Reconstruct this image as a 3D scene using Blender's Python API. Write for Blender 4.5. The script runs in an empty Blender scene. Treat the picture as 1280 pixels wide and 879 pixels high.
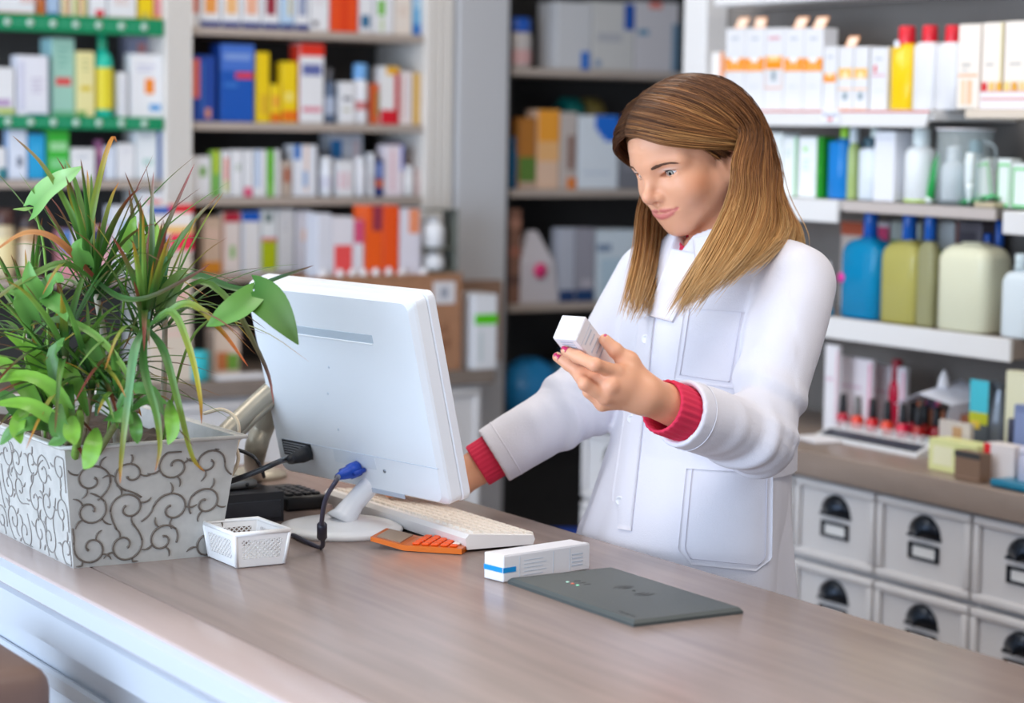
import bpy, bmesh, math, random
import numpy as np
from mathutils import Vector, Matrix
random.seed(7); np.random.seed(7)
SC = bpy.context.scene
COL = SC.collection
# ------------------------------------------------------------------ camera
FPX = 2800.0; TH = math.radians(31.5); HC = 1.56; ROLL = 0.0155
PITCH = math.atan(279.5 / FPX)
_f0 = np.array([math.sin(TH), math.cos(TH), 0]); _r0 = np.array([math.cos(TH), -math.sin(TH), 0]); _u0 = np.array([0, 0, 1.0])
FW = _f0 * math.cos(PITCH) - _u0 * math.sin(PITCH)
_u1 = _u0 * math.cos(PITCH) + _f0 * math.sin(PITCH)
RT = _r0 * math.cos(ROLL) + _u1 * math.sin(ROLL)
UP = _u1 * math.cos(ROLL) - _r0 * math.sin(ROLL)
CAM = np.array([0, 0, HC])
cam = bpy.data.cameras.new('camera'); camo = bpy.data.objects.new('camera', cam); COL.objects.link(camo)
camo.matrix_world = Matrix(((RT[0], UP[0], -FW[0], 0), (RT[1], UP[1], -FW[1], 0), (RT[2], UP[2], -FW[2], HC), (0, 0, 0, 1)))
cam.sensor_width = 36.0; cam.lens = FPX / 1280 * 36.0; cam.clip_start = .05
cam.dof.use_dof = True; cam.dof.focus_distance = 3.15; cam.dof.aperture_fstop = 3.0
SC.camera = camo
def ray(x, y): return FW + RT * (x - 640) / FPX - UP * (y - 439.5) / FPX
def P(x, y, Z): return CAM + ray(x, y) * Z          # point at camera depth Z
def G(x, y, h):
    r = ray(x, y); return CAM + r * ((h - HC) / r[2])
def onX(x, y, X):
    r = ray(x, y); return CAM + r * (X / r[0])
def onY(x, y, Y):
    r = ray(x, y); return CAM + r * (Y / r[1])
# ------------------------------------------------------------------ world and light
SC.view_settings.view_transform = 'Standard'; SC.view_settings.look = 'None'
SC.view_settings.gamma = 1; SC.view_settings.use_curve_mapping = False
SC.view_settings.exposure = 0.28
W = bpy.data.worlds.new('world'); SC.world = W; W.use_nodes = True
W.node_tree.nodes['Background'].inputs[0].default_value = (.80, .88, 1.0, 1)
W.node_tree.nodes['Background'].inputs[1].default_value = 0.25
def area(name, loc, target, sx, sy, power, color):
    l = bpy.data.lights.new(name, 'AREA'); l.shape = 'RECTANGLE'; l.size = sx; l.size_y = sy
    l.energy = power; l.color = color
    o = bpy.data.objects.new(name, l); COL.objects.link(o); o.location = loc
    o.rotation_euler = (Vector(target) - Vector(loc)).to_track_quat('-Z', 'Y').to_euler()
    return o
# daylight through the glazed shop front on the customers' side
area('shopfront_daylight', (-2.3, 2.2, 1.55), (1.5, 2.6, 1.2), 5.2, 2.2, 212, (.66, .81, 1.0))
# ceiling lamps
for cx, cy, pw in ((1.2, 1.6, 9), (1.2, 3.6, 9), (2.45, 1.9, 10.5), (2.45, 3.7, 8), (2.6, 4.7, 4.5)):
    area('ceiling_lamp_light', (cx, cy, 2.72), (cx, cy, 0), .9, .5, pw, (1.0, .91, .80))
# ------------------------------------------------------------------ materials
def lin(c): 
    return tuple(((v / 255) / 12.92 if v / 255 <= .04045 else ((v / 255 + .055) / 1.055) ** 2.4) for v in c)
_mats = {}
def M(rgb, rough=.5, metal=0., spec=.5, noise=0., nscale=25., bump=0., bscale=200., trans=0., sss=0., stretch=None, ior=1.45, coat=0., alpha=1.):
    key = (tuple(rgb), rough, metal, spec, noise, nscale, bump, bscale, trans, sss, stretch, ior, coat, alpha)
    if key in _mats: return _mats[key]
    m = bpy.data.materials.new('surface'); m.use_nodes = True
    nt = m.node_tree; b = nt.nodes['Principled BSDF']; c = lin(rgb)
    b.inputs['Base Color'].default_value = (*c, 1); b.inputs['Roughness'].default_value = rough
    b.inputs['Metallic'].default_value = metal; b.inputs['Specular IOR Level'].default_value = spec
    b.inputs['Transmission Weight'].default_value = trans; b.inputs['IOR'].default_value = ior
    b.inputs['Coat Weight'].default_value = coat; b.inputs['Alpha'].default_value = alpha
    if sss:
        b.inputs['Subsurface Weight'].default_value = sss
        b.inputs['Subsurface Radius'].default_value = (1., .45, .25); b.inputs['Subsurface Scale'].default_value = .006
    if noise or bump:
        tc = nt.nodes.new('ShaderNodeTexCoord'); mp = nt.nodes.new('ShaderNodeMapping')
        nt.links.new(tc.outputs['Object'], mp.inputs[0])
        if stretch: mp.inputs['Scale'].default_value = stretch
    if noise:
        n = nt.nodes.new('ShaderNodeTexNoise'); n.inputs['Scale'].default_value = nscale; n.inputs['Detail'].default_value = 5
        nt.links.new(mp.outputs[0], n.inputs['Vector'])
        r = nt.nodes.new('ShaderNodeValToRGB'); r.color_ramp.elements[0].position = .3; r.color_ramp.elements[1].position = .72
        lo = tuple(max(0, v * (1 - noise)) for v in c); hi = tuple(min(1, v * (1 + noise)) for v in c)
        r.color_ramp.elements[0].color = (*lo, 1); r.color_ramp.elements[1].color = (*hi, 1)
        nt.links.new(n.outputs[0], r.inputs[0]); nt.links.new(r.outputs[0], b.inputs['Base Color'])
    if bump:
        n = nt.nodes.new('ShaderNodeTexNoise'); n.inputs['Scale'].default_value = bscale; n.inputs['Detail'].default_value = 3
        nt.links.new(mp.outputs[0], n.inputs['Vector'])
        bp = nt.nodes.new('ShaderNodeBump'); bp.inputs['Strength'].default_value = bump; bp.inputs['Distance'].default_value = .002
        nt.links.new(n.outputs[0], bp.inputs['Height']); nt.links.new(bp.outputs[0], b.inputs['Normal'])
    _mats[key] = m
    return m
# ------------------------------------------------------------------ mesh helpers
class MB:
    def __init__(s): s.v = []; s.f = []; s.mi = []; s.m = 0; s.sm = []
    def add(s, vs, fs, smooth=False):
        o = len(s.v); s.v += [tuple(map(float, v)) for v in vs]
        for f in fs: s.f.append(tuple(i + o for i in f)); s.mi.append(s.m); s.sm.append(smooth)
        return s
    def box(s, x0, x1, y0, y1, z0, z1):
        vs = [(x, y, z) for x in (x0, x1) for y in (y0, y1) for z in (z0, z1)]
        return s.add(vs, [(0, 1, 3, 2), (4, 6, 7, 5), (0, 4, 5, 1), (2, 3, 7, 6), (0, 2, 6, 4), (1, 5, 7, 3)])
    def cbox(s, x0, x1, y0, y1, z0, z1, c=.002, seg=1):
        bm = bmesh.new(); bmesh.ops.create_cube(bm, size=1)
        for v in bm.verts:
            v.co = ((x0 + x1) / 2 + v.co.x * (x1 - x0), (y0 + y1) / 2 + v.co.y * (y1 - y0), (z0 + z1) / 2 + v.co.z * (z1 - z0))
        c = min(c, .45 * min(abs(x1 - x0), abs(y1 - y0), abs(z1 - z0)))
        bmesh.ops.bevel(bm, geom=bm.edges[:], offset=c, segments=seg, profile=.5, affect='EDGES')
        bm.verts.index_update()
        s.add([v.co[:] for v in bm.verts], [[v.index for v in f.verts] for f in bm.faces], seg > 1); bm.free()
        return s
    def prism(s, poly, lo, hi, axis='z', smooth=False):
        n = len(poly)
        def pt(p, h): return (p[0], p[1], h) if axis == 'z' else ((p[0], h, p[1]) if axis == 'y' else (h, p[0], p[1]))
        vs = [pt(p, lo) for p in poly] + [pt(p, hi) for p in poly]
        fs = [tuple(range(n))[::-1], tuple(range(n, 2 * n))] + [(i, (i + 1) % n, n + (i + 1) % n, n + i) for i in range(n)]
        return s.add(vs, fs, smooth)
    def lathe(s, prof, n=20, c=(0, 0, 0), sx=1, sy=1, power=2.0, cap=True, smooth=True):
        vs = []; m = len(prof)
        for r, z in prof:
            for k in range(n):
                a = 2 * math.pi * k / n; ca, sa = math.cos(a), math.sin(a)
                if power != 2:
                    q = (abs(ca) ** power + abs(sa) ** power) ** (-1 / power); ca *= q; sa *= q
                vs.append((c[0] + r * ca * sx, c[1] + r * sa * sy, c[2] + z))
        fs = [(i * n + k, i * n + (k + 1) % n, (i + 1) * n + (k + 1) % n, (i + 1) * n + k) for i in range(m - 1) for k in range(n)]
        if cap: fs += [tuple(range(n))[::-1], tuple(range((m - 1) * n, m * n))]
        return s.add(vs, fs, smooth)
    def tube(s, pts, r, n=8, cap=True, up=None):
        pts = [np.array(p, float) for p in pts]; m = len(pts)
        rs = r if hasattr(r, '__len__') else [r] * m
        vs = []; prev = None
        for i, p in enumerate(pts):
            t = pts[min(i + 1, m - 1)] - pts[max(i - 1, 0)]; t /= (np.linalg.norm(t) + 1e-12)
            if prev is None:
                a = np.array([0, 0, 1.]) if abs(t[2]) < .9 else np.array([1., 0, 0])
            else: a = prev
            u = a - t * (a @ t); u /= (np.linalg.norm(u) + 1e-12); w = np.cross(t, u); prev = u
            for k in range(n):
                g = 2 * math.pi * k / n; vs.append(p + (u * math.cos(g) + w * math.sin(g)) * rs[i])
        fs = [(i * n + k, i * n + (k + 1) % n, (i + 1) * n + (k + 1) % n, (i + 1) * n + k) for i in range(m - 1) for k in range(n)]
        if cap: fs += [tuple(range(n))[::-1], tuple(range((m - 1) * n, m * n))]
        return s.add(vs, fs, True)
    def xform(s, mat, start=0):
        for i in range(start, len(s.v)): s.v[i] = tuple(mat @ Vector(s.v[i]))
        return s
    def build(s, name, mats, parent=None, loc=None, rot=None):
        me = bpy.data.meshes.new(name); me.from_pydata(s.v, [], s.f)
        if not isinstance(mats, (list, tuple)): mats = [mats]
        for m in mats: me.materials.append(m)
        me.polygons.foreach_set('material_index', s.mi); me.polygons.foreach_set('use_smooth', s.sm); me.update()
        o = bpy.data.objects.new(name, me); COL.objects.link(o)
        if parent is not None: o.parent = parent
        if loc is not None: o.location = loc
        if rot is not None: o.rotation_euler = rot
        return o
def tag(o, label=None, cat=None, group=None, kind=None):
    if label: o['label'] = label
    if cat: o['category'] = cat
    if group: o['group'] = group
    if kind: o['kind'] = kind
    return o
def empty(name, label, cat, loc=(0, 0, 0), rz=0, group=None):
    o = bpy.data.objects.new(name, None); COL.objects.link(o); o.location = loc; o.rotation_euler = (0, 0, rz); o.empty_display_size = .05
    return tag(o, label, cat, group)
def copy_tree(o, parent=None):
    c = o.copy(); COL.objects.link(c); c.parent = parent
    for ch in list(o.children): copy_tree(ch, c)
    return c
def spline(pts, n=12):
    pts = [np.array(p, float) for p in pts]; out = []
    e = [2 * pts[0] - pts[1]] + pts + [2 * pts[-1] - pts[-2]]
    for i in range(1, len(e) - 2):
        a, b, c, d = e[i - 1:i + 3]
        for k in range(n):
            t = k / n
            out.append(.5 * (2 * b + (c - a) * t + (2 * a - 5 * b + 4 * c - d) * t * t + (3 * b - a - 3 * c + d) * t ** 3))
    out.append(pts[-1]); return out
def text_mesh(name, body, size, mat, parent, mtx, extrude=.0003, align='CENTER'):
    cu = bpy.data.curves.new(name, 'FONT'); cu.body = body; cu.size = size; cu.extrude = extrude; cu.align_x = align; cu.resolution_u = 2
    t = bpy.data.objects.new(name, cu); COL.objects.link(t)
    dg = bpy.context.evaluated_depsgraph_get(); me = bpy.data.meshes.new_from_object(t.evaluated_get(dg))
    bpy.data.objects.remove(t); bpy.data.curves.remove(cu)
    me.transform(mtx); me.materials.clear(); me.materials.append(mat)
    o = bpy.data.objects.new(name, me); COL.objects.link(o); o.parent = parent
    return o
def struct(o): o['kind'] = 'structure'; return o
# ================================================================== the room
WALLY = 5.82; SF = 5.50; XW = 3.42; RX = 3.15; CH = .96
m_floor = M((150, 128, 110), .45, noise=.15, nscale=6)
m_ceil = M((238, 236, 230), .8, bump=.1)
m_wall = M((205, 203, 202), .7, bump=.15)
m_dark = M((74, 71, 69), .6, noise=.08)
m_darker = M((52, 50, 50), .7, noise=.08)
m_white = M((232, 231, 232), .35, bump=.06, bscale=60)
m_column = M((196, 196, 200), .45, bump=.05, bscale=60)
m_pil = M((228, 222, 216), .4, bump=.05, bscale=60)
m_shelf = M((178, 164, 154), .5, noise=.12, nscale=12, stretch=(.2, 1, 1))
m_green = M((8, 140, 92), .35)
m_dot = M((205, 225, 215), .5)
m_top = M((140, 126, 116), .33, noise=.10, nscale=22, stretch=(1.5, .12, 1), bump=.05)
m_cab = M((214, 212, 214), .4, bump=.05, bscale=60)
m_blackmetal = M((38, 44, 54), .22, metal=.75)

struct(MB().box(-2.6, 5.2, -1.5, WALLY + .1, -.1, 0).build('floor', m_floor))
struct(MB().box(-2.6, 5.2, -1.5, WALLY + .1, 2.8, 2.9).build('ceiling', m_ceil))
struct(MB().box(-2.6, 5.2, WALLY, WALLY + .1, 0, 2.8).build('wall_back', m_wall))
struct(MB().box(XW, XW + .1, -1.5, 4.62, 0, 2.8).build('wall_right', m_wall))
struct(MB().box(5.1, 5.2, 4.62, WALLY, 0, 2.8).build('wall_far_right', m_wall))
# glazed shop front: piers and rails round tall panes on the customers' side
sf = MB()
for y in (-1.5, .35, 2.2, 4.05, 5.72): sf.box(-2.6, -2.5, y, y + .1, 0, 2.8)
sf.box(-2.6, -2.5, -1.4, 5.72, 0, .35); sf.box(-2.6, -2.5, -1.4, 5.72, 2.7, 2.8)
sf = struct(sf.build('window_1', m_white))
for i, y in enumerate((-1.4, .45, 2.3, 4.15)):
    MB().box(-2.556, -2.55, y, y + (1.75 if i < 3 else 1.57), .35, 2.7).build('pane', M((245, 250, 250), .02, trans=1.0, ior=1.05), sf)
for cx, cy in ((1.2, 1.6), (1.2, 3.6), (2.45, 1.9), (2.45, 3.7), (2.6, 4.7)):
    MB().cbox(cx - .47, cx + .47, cy - .27, cy + .27, 2.735, 2.80, .01).build('ceiling_lamp', m_white)['kind'] = 'structure'

# ---- back wall shelving: side panels, fluted pilasters, shelves
def xat(px_, py, Y=SF): return float(onY(px_, py, Y)[0])
def zat(px_, py, Y=SF): return float(onY(px_, py, Y)[2])
def unit(name, label, x, z0=.0): return empty(name, label, 'shelving', (x, SF, z0))
def pilaster(u, x0, x1, flutes=4, z0=.9, z1=2.5, mat=m_pil):
    w = x1 - x0; h = z1 - z0; c = MB().box(-w / 2, w / 2, 0, WALLY - .035 - SF, 0, h).build('pilaster', mat, u); c.location = ((x0 + x1) / 2 - u.location.x, 0, z0); fw_ = w / flutes
    for i in range(flutes):
        xa = -w / 2 + i * fw_; MB().cbox(xa + .0025, xa + fw_ - .0025, -.012, .0, 0, h, .005, 2).build('flute', mat, c)
uA = unit('shelving_unit', 'left shelving unit with green-edged shelves', 1.92)
uB = unit('shelving_unit', 'middle shelving unit between two fluted cream pilasters', 2.72)
uC = unit('shelving_unit', 'dark shelving unit behind the woman right of the grey column', 4.05)
pilaster(uB, 2.292, 2.371); pilaster(uB, 3.069, 3.159)
col_ = empty('column', 'wide plain grey column between the middle shelves and the dark shelves', 'column', (3.25, SF - .02, 0))
MB().cbox(-.084, .084, 0, .33, 0, 2.5, .004).build('shaft', m_column, col_)
MB().cbox(-.088, .088, -.01, .33, 0, .09, .004).build('plinth', m_column, col_)
def bpanel(u, x0, x1, z0, z1, mat): MB().box(x0 - u.location.x, x1 - u.location.x, WALLY - .03 - SF, WALLY - .002 - SF, z0, z1).build('back_panel', mat, u)
bpanel(uA, 1.2, 2.29, .9, 2.5, m_dark); bpanel(uB, 2.292, 3.16, .9, 2.5, m_dark); bpanel(uC, 3.342, 4.9, 0, 2.5, m_darker)
MB().box(3.342 - 4.05, 3.354 - 4.05, 0, WALLY - .031 - SF, 0, 2.5).build('side_board', m_darker, uC)
def shelf(u, x0, x1, z, th=.022, edge=None, mat=m_shelf, label=None):
    w = (x1 - x0) / 2; t = MB().cbox(-w, w, .004, WALLY - .031 - SF, -th, 0, .002).build('shelf', mat, u); t.location = ((x0 + x1) / 2 - u.location.x, 0, z)
    if label: t['label'] = label
    if edge is None: MB().cbox(-w, w, 0, .004, -th, 0, .001).build('edge_band', m_shelf, t)
    else:
        h = edge; MB().cbox(-w, w, -.008, .004, -h, .004, .003).build('edge_strip', m_green, t)
        for i in range(7):
            x = xat(8 + 28.5 * i, 26) - (x0 + x1) / 2
            MB().lathe([(.0095, 0), (.0095, .0012)], 12).xform(Matrix.Translation((x, -.008, -h / 2 + .002)) @ Matrix.Rotation(math.pi / 2, 4, 'X')).build('price_dot', m_dot, t)
            if i: MB().box(x - .045, x - .014, -.0086, -.008, -h / 2, -h / 2 + .003).build('print_line', M((90, 180, 150), .5), t)
    return t
ZA = (1.823, 1.569, 1.41, 1.158); ZB = (1.813, 1.564, 1.364, 1.158); ZC = (1.732, 1.384, 1.052)
shelf(uA, 1.55, 2.29, ZA[0], edge=.04, label='shelf with green dotted edge strip'); shelf(uA, 1.55, 2.29, ZA[1], edge=.030, label='shelf with green dotted edge strip')
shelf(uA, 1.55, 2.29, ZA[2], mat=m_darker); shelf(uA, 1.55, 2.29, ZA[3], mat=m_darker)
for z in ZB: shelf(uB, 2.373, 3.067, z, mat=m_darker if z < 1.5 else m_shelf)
for z in ZC: shelf(uC, 3.356, 4.75, z)
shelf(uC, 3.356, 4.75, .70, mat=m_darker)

# ---- back base cabinet with worktop
t = empty('worktop', 'brown worktop of the back cabinet under the cardboard box', 'worktop', (2.3, 5.24, .9))
MB().cbox(-1.0, .86, 0, .54, -.04, 0, .003).build('slab', M((128, 116, 108), .4, noise=.08, nscale=20), t)
def drawer(parent, y0, y1, z0, z1, axis, face, cup=True, card=True):
    """a framed drawer front; axis 'x' faces -X at X=face (y0..y1 along Y), 'y' faces -Y at Y=face"""
    w, h = abs(y1 - y0), z1 - z0
    b = MB(); b.cbox(-w / 2 + .0035, w / 2 - .0035, -.016, .0, .0035, h - .0035, .003)
    d = b.build('drawer', m_cab, parent)
    fr = MB(); fwid = .018                                    # moulded frame round the front
    for (a, b_, c, e) in ((-w / 2 + .0035, w / 2 - .0035, h - .0035 - fwid, h - .0035), (-w / 2 + .0035, w / 2 - .0035, .0035, .0035 + fwid),
                        (-w / 2 + .0035, -w / 2 + .0035 + fwid, .0035 + fwid, h - .0035 - fwid), (w / 2 - .0035 - fwid, w / 2 - .0035, .0035 + fwid, h - .0035 - fwid)):
        fr.cbox(a, b_, -.026, -.016, c, e, .0045, 2)
    fr.build('frame', m_cab, d)
    if cup:
        n = 14; vs = []; rings = 6; R = .047                   # half-dome cup pull
        for j in range(rings + 1):
            ph = math.pi / 2 * j / rings
            for k in range(n + 1):
                a = math.pi * k / n
                vs.append((R * math.cos(a) * math.cos(ph) if j < rings else 0, -.016 - .024 * math.sin(ph) * (math.sin(a) ** .3 if 0 < k < n else 0), R * .92 * math.sin(a) * math.cos(ph) ** .9 if j < rings else 0))
        fs = [(j * (n + 1) + k, j * (n + 1) + k + 1, (j + 1) * (n + 1) + k + 1, (j + 1) * (n + 1) + k) for j in range(rings) for k in range(n)]
        q = MB().add(vs, fs, True)
        q.cbox(-.05, .05, -.020, -.016, -.004, .002, .001)
        # under-lip so the pull reads as a shell
        q.lathe([(R, 0), (R + .004, .002), (R + .004, .004), (R, .006)], 24, cap=False).xform(Matrix.Rotation(math.pi / 2, 4, 'X'), len(vs) + 24)
        keep = q
        keep.v = [(x, min(y, -.0155), max(z, -.006)) for x, y, z in keep.v]
        q.xform(Matrix.Translation((0, 0, h * .60))).build('cup_handle', m_blackmetal, d)
    if card:
        q = MB(); cw, chh = .044, .0165
        for (a, b_, c, e) in ((-cw, cw, chh - .006, chh), (-cw, cw, -chh, -chh + .006), (-cw, -cw + .010, -chh, chh), (cw - .010, cw, -chh, chh)):
            q.cbox(a, b_, -.021, -.016, c, e, .001)
        q.xform(Matrix.Translation((0, 0, h * .42))); q.build('card_holder', m_blackmetal, d)
        MB().box(-cw + .01, cw - .01, -.0172, -.016, h * .42 - chh + .006, h * .42 + chh - .006).build('card', M((236, 236, 236), .6), d)
    if axis == 'x': d.rotation_euler = (0, 0, -math.pi / 2); d.location = (face - parent.location.x, (y0 + y1) / 2 - parent.location.y, z0 - parent.location.z)
    else: d.location = ((y0 + y1) / 2 - parent.location.x, face - parent.location.y, z0 - parent.location.z)
    return d
t = empty('base_cabinet', 'grey-white back base cabinet with drawers under the brown worktop', 'cabinet', (2.3, 5.27, 0))
MB().box(-.98, .83, .0, .5, 0, .858).build('carcass', m_cab, t)
for x0, x1 in ((1.36, 1.72), (1.72, 2.08), (2.08, 2.44), (2.44, 2.80), (2.80, 3.12)):
    drawer(t, x0, x1, .62, .85, 'y', 5.27, card=False); drawer(t, x0, x1, .36, .61, 'y', 5.27, card=False)

# ---- right-hand run: base cabinet of small drawers, worktop, stepped display shelves
t = empty('worktop', 'brown-grey worktop over the small drawers holding nail polish', 'worktop', (2.945, 3.5, .9))
MB().cbox(0, XW - 2.945, -2.2, 1.05, -.055, 0, .004, 2).build('slab', M((146, 130, 120), .33, noise=.10, nscale=24, stretch=(1, .15, 1), bump=.05), t)
ycuts = [4.505, 4.23, 3.958, 3.684, 3.42, 3.141, 2.87, 2.60, 2.33]
t = empty('drawer_cabinet', 'grey-white apothecary cabinet with rows of small framed drawers', 'cabinet', (2.985, 3.5, 0))
MB().box(0, XW - 2.985, -2.1, 1.02, 0, .845).build('carcass', m_cab, t)
for r, (z0, z1) in enumerate(((.668, .842), (.49, .664), (.312, .486))):
    for a, b in zip(ycuts[:-1], ycuts[1:]): drawer(t, b, a, z0, z1, 'x', 2.985)
tt = empty('display_shelving', 'dark grey back board and white frame of the cosmetics shelving', 'shelving', (XW, 3.6, .9))
MB().box(-.03, -.002, -2.0, .94, 0, 1.75).build('back_board', M((122, 116, 112), .45, noise=.1, nscale=5), tt)
MB().box(-.034, -.030, -1.0, -.27, .60, .70).build('painted_reflection', M((168, 170, 170), .4), tt)  # paler area on the back board: a reflection put in as colour
MB().cbox(-.10, -.031, .925, 1.02, 0, 1.75, .004).build('end_post', m_white, tt)
MB().cbox(-.17, -.031, -1.9, .80, .957, .985, .004).build('top_shelf', m_white, tt)
def yat(px_, py, X=RX): return float(onX(px_, py, X)[1])
def rshelf(label, y0, y1, z, th, mat, x=RX, fascia=None, skew=0):
    w = (y1 - y0) / 2; t = MB().cbox(.004, XW - .031 - x, -w, w, -th, 0, .002).build('shelf', mat, tt); t.location = (x - XW, (y0 + y1) / 2 - 3.6, z - .9); t['label'] = label
    if fascia:
        q = MB().cbox(-.006, .004, -w, w, -fascia, .002, .0015)
        q.v = [(a, b + (skew if b < 0 and c < -fascia / 2 else 0), c) for a, b, c in q.v]
        q.build('fascia', m_white, t)
    return t
m_fgrey = M((196, 186, 182), .45, bump=.05)
rshelf('white-fronted shelf under the blue and cream bottles', 3.247, 4.515, 1.157, .04, M((150, 138, 130), .3), fascia=.044)
rshelf('white-fronted shelf piece beside the woman with pale cartons', 3.775, 4.515, 1.413, .02, m_white, x=RX - .012, fascia=.047)
rs = rshelf('grey shelf above the blue bottles with green-white products', 3.306, 3.774, 1.414, .022, M((120, 112, 110), .35), x=RX)
MB().cbox(-.002, .004, -.234, .234, -.0225, .0005, .001).build('edge_band', m_fgrey, rs)
s3 = rshelf('white-fronted top shelf under the orange-banded cartons', 3.503, 4.515, 1.608, .02, m_white, fascia=.034, skew=.014)
MB().box(-.0066, -.006, -.505, .505, -.0035, .0005).build('red_line', M((205, 80, 80), .5), s3)
rshelf('beige-edged top shelf piece at far right with cream cartons', 2.4, 3.41, 1.611, .018, M((222, 208, 192), .45))
rshelf('white display shelf at the right edge below the green packs', 2.4, 3.26, 1.412, .045, m_white, x=RX - .03)
# ================================================================== products on the shelves
WH = (236, 236, 240); CR = (238, 226, 206)
ORD = 'first second third fourth fifth sixth seventh eighth ninth tenth eleventh twelfth thirteenth fourteenth fifteenth sixteenth seventeenth eighteenth'.split()
def carton_mesh(b, w, d, h, base_i, prints, pm):
    b.m = base_i; b.cbox(-w / 2, w / 2, 0, d, 0, h, .0012)
    for i, (u0, u1, v0, v1, c) in enumerate(prints):
        b.m = pm(c); o = -.0004 - .00015 * i
        b.add([(-w / 2 + u0 * w, o, v0 * h), (-w / 2 + u1 * w, o, v0 * h), (-w / 2 + u1 * w, o, v1 * h), (-w / 2 + u0 * w, o, v1 * h)], [(0, 1, 2, 3)])
def carton(name, label, cat, group, loc, rz, w, d, h, base, prints=(), side=None, rough=.4, flap=True):
    """folding carton: body with printed panels, tuck flap on top; front faces local -Y"""
    mats = [M(base, rough)]; idx = {}
    def pm(c):
        if c not in idx: idx[c] = len(mats); mats.append(M(c, rough))
        return idx[c]
    b = MB(); carton_mesh(b, w, d, h, 0, prints, pm)
    if side:                                                   # the side towards the camera: left (-x) and right
        b.m = pm(side)
        for sx in (-1, 1):
            x = sx * (w / 2 + .0004); vs = [(x, .002, .002), (x, d - .002, .002), (x, d - .002, h - .002), (x, .002, h - .002)]
            b.add(vs if sx > 0 else vs[::-1], [(0, 1, 2, 3)])
    if flap:
        b.m = 0; b.box(-w / 2 + .002, w / 2 - .002, .0015, d * .55, h, h + .0006)
        b.m = pm(tuple(int(v * .78) for v in base)); b.box(-w / 2 + .001, w / 2 - .001, -.0003, .0006, h - .0022, h - .0016)
    o = b.build(name, mats); o.location = loc; o.rotation_euler = (0, 0, rz)
    return tag(o, label, cat, group)
def txt(x=.15, y=.55, c=(150, 155, 175), n=3, w=.6, s=.07):
    return [(x, x + w * (1 - .22 * (i % 2)), y - i * s, y - i * s + s * .42, c) for i in range(n)]
def bottle(label, loc, r, h, body, cap, group, name='bottle', cat='bottle', neck=.35, capr=None, caph=.2, sx=1, sy=1, power=2., band=None, shoulder=.72, rz=0, trans=0., rough=.25, pump=False, cap_rough=.3, taper=1.):
    """body, cap and label are parts; profile from base, shoulder, neck"""
    t = empty(name, label, cat, loc, rz, group); capr = capr or neck * r * 1.15; hb = h * (1 - caph)
    prof = [(r * .90 * taper, 0), (r * taper, .004), (r, hb * shoulder)]
    for k in range(1, 6):
        a = math.pi / 2 * k / 5; prof.append((neck * r + (r - neck * r) * math.cos(a), hb * shoulder + (hb * .96 - hb * shoulder) * math.sin(a)))
    prof.append((neck * r, hb))
    MB().lathe(prof, 22, sx=sx, sy=sy, power=power).build('body', M(body, rough, trans=trans, ior=1.36), t)
    n0 = hb - .002
    MB().lathe([(capr, n0), (capr * 1.02, n0 + .002), (capr * .97, h - .003), (capr * .85, h)], 18, sx=min(1, sx * 1.2) if sx != 1 else 1, sy=min(1, sy * 1.6) if sy != 1 else 1).build('cap', M(cap, cap_rough), t)
    if pump:
        MB().tube([(0, 0, h), (0, 0, h + .012)], .004, 8).cbox(-.006, .03, -.006, .006, h + .010, h + .019, .002).build('pump', M(cap, cap_rough), t)
    if band:
        (v0, v1, c) = band
        MB().lathe([(r * 1.012, hb * v0), (r * 1.012, hb * v1)], 22, sx=sx, sy=sy, power=power, cap=False).build('label_band', M(c, .45), t)
    return t
def rowY(where, grp, z, items, Y=SF + .02, depth=.07, start=0):
    """cartons standing on a back-wall shelf: (x0,x1,ytop,description,base,prints,opts)"""
    k = start
    for it in items:
        x0, x1, yt, desc, base, prints = it[:6]; op = it[6] if len(it) > 6 else {}
        k += 1; yf = Y + op.get('back', 0); xa, xb = xat(x0, 150, yf), xat(x1, 150, yf)
        h = (op['h'] if 'h' in op else zat((x0 + x1) / 2, yt, yf) - z - op.get('lift', 0)) ; w = (xb - xa) - .003; d = op.get('d', min(depth, max(.03, w * .9)))
        lab = '%s, %s from left on %s' % (desc, ORD[k - 1], where)
        loc = ((xa + xb) / 2, yf, z + .001 + op.get('lift', 0))
        kind = op.get('k', 'c')
        if kind == 'c':
            carton('carton', lab, 'carton', grp, loc, op.get('rz', 0), w, d, h, base, prints, op.get('side'))
        else:
            bottle(lab, (loc[0], loc[1] + w / 2, loc[2]), w / 2, h, base, op['cap'], grp, name=op.get('name', 'bottle'), cat=op.get('name', 'bottle'), neck=op.get('neck', .45), caph=op.get('caph', .2), band=op.get('band'), capr=op.get('capr'), shoulder=op.get('sh', .72))
OR = (236, 130, 40); NB = (40, 60, 130); RD = (215, 40, 45); GN = (90, 175, 40)
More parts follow.
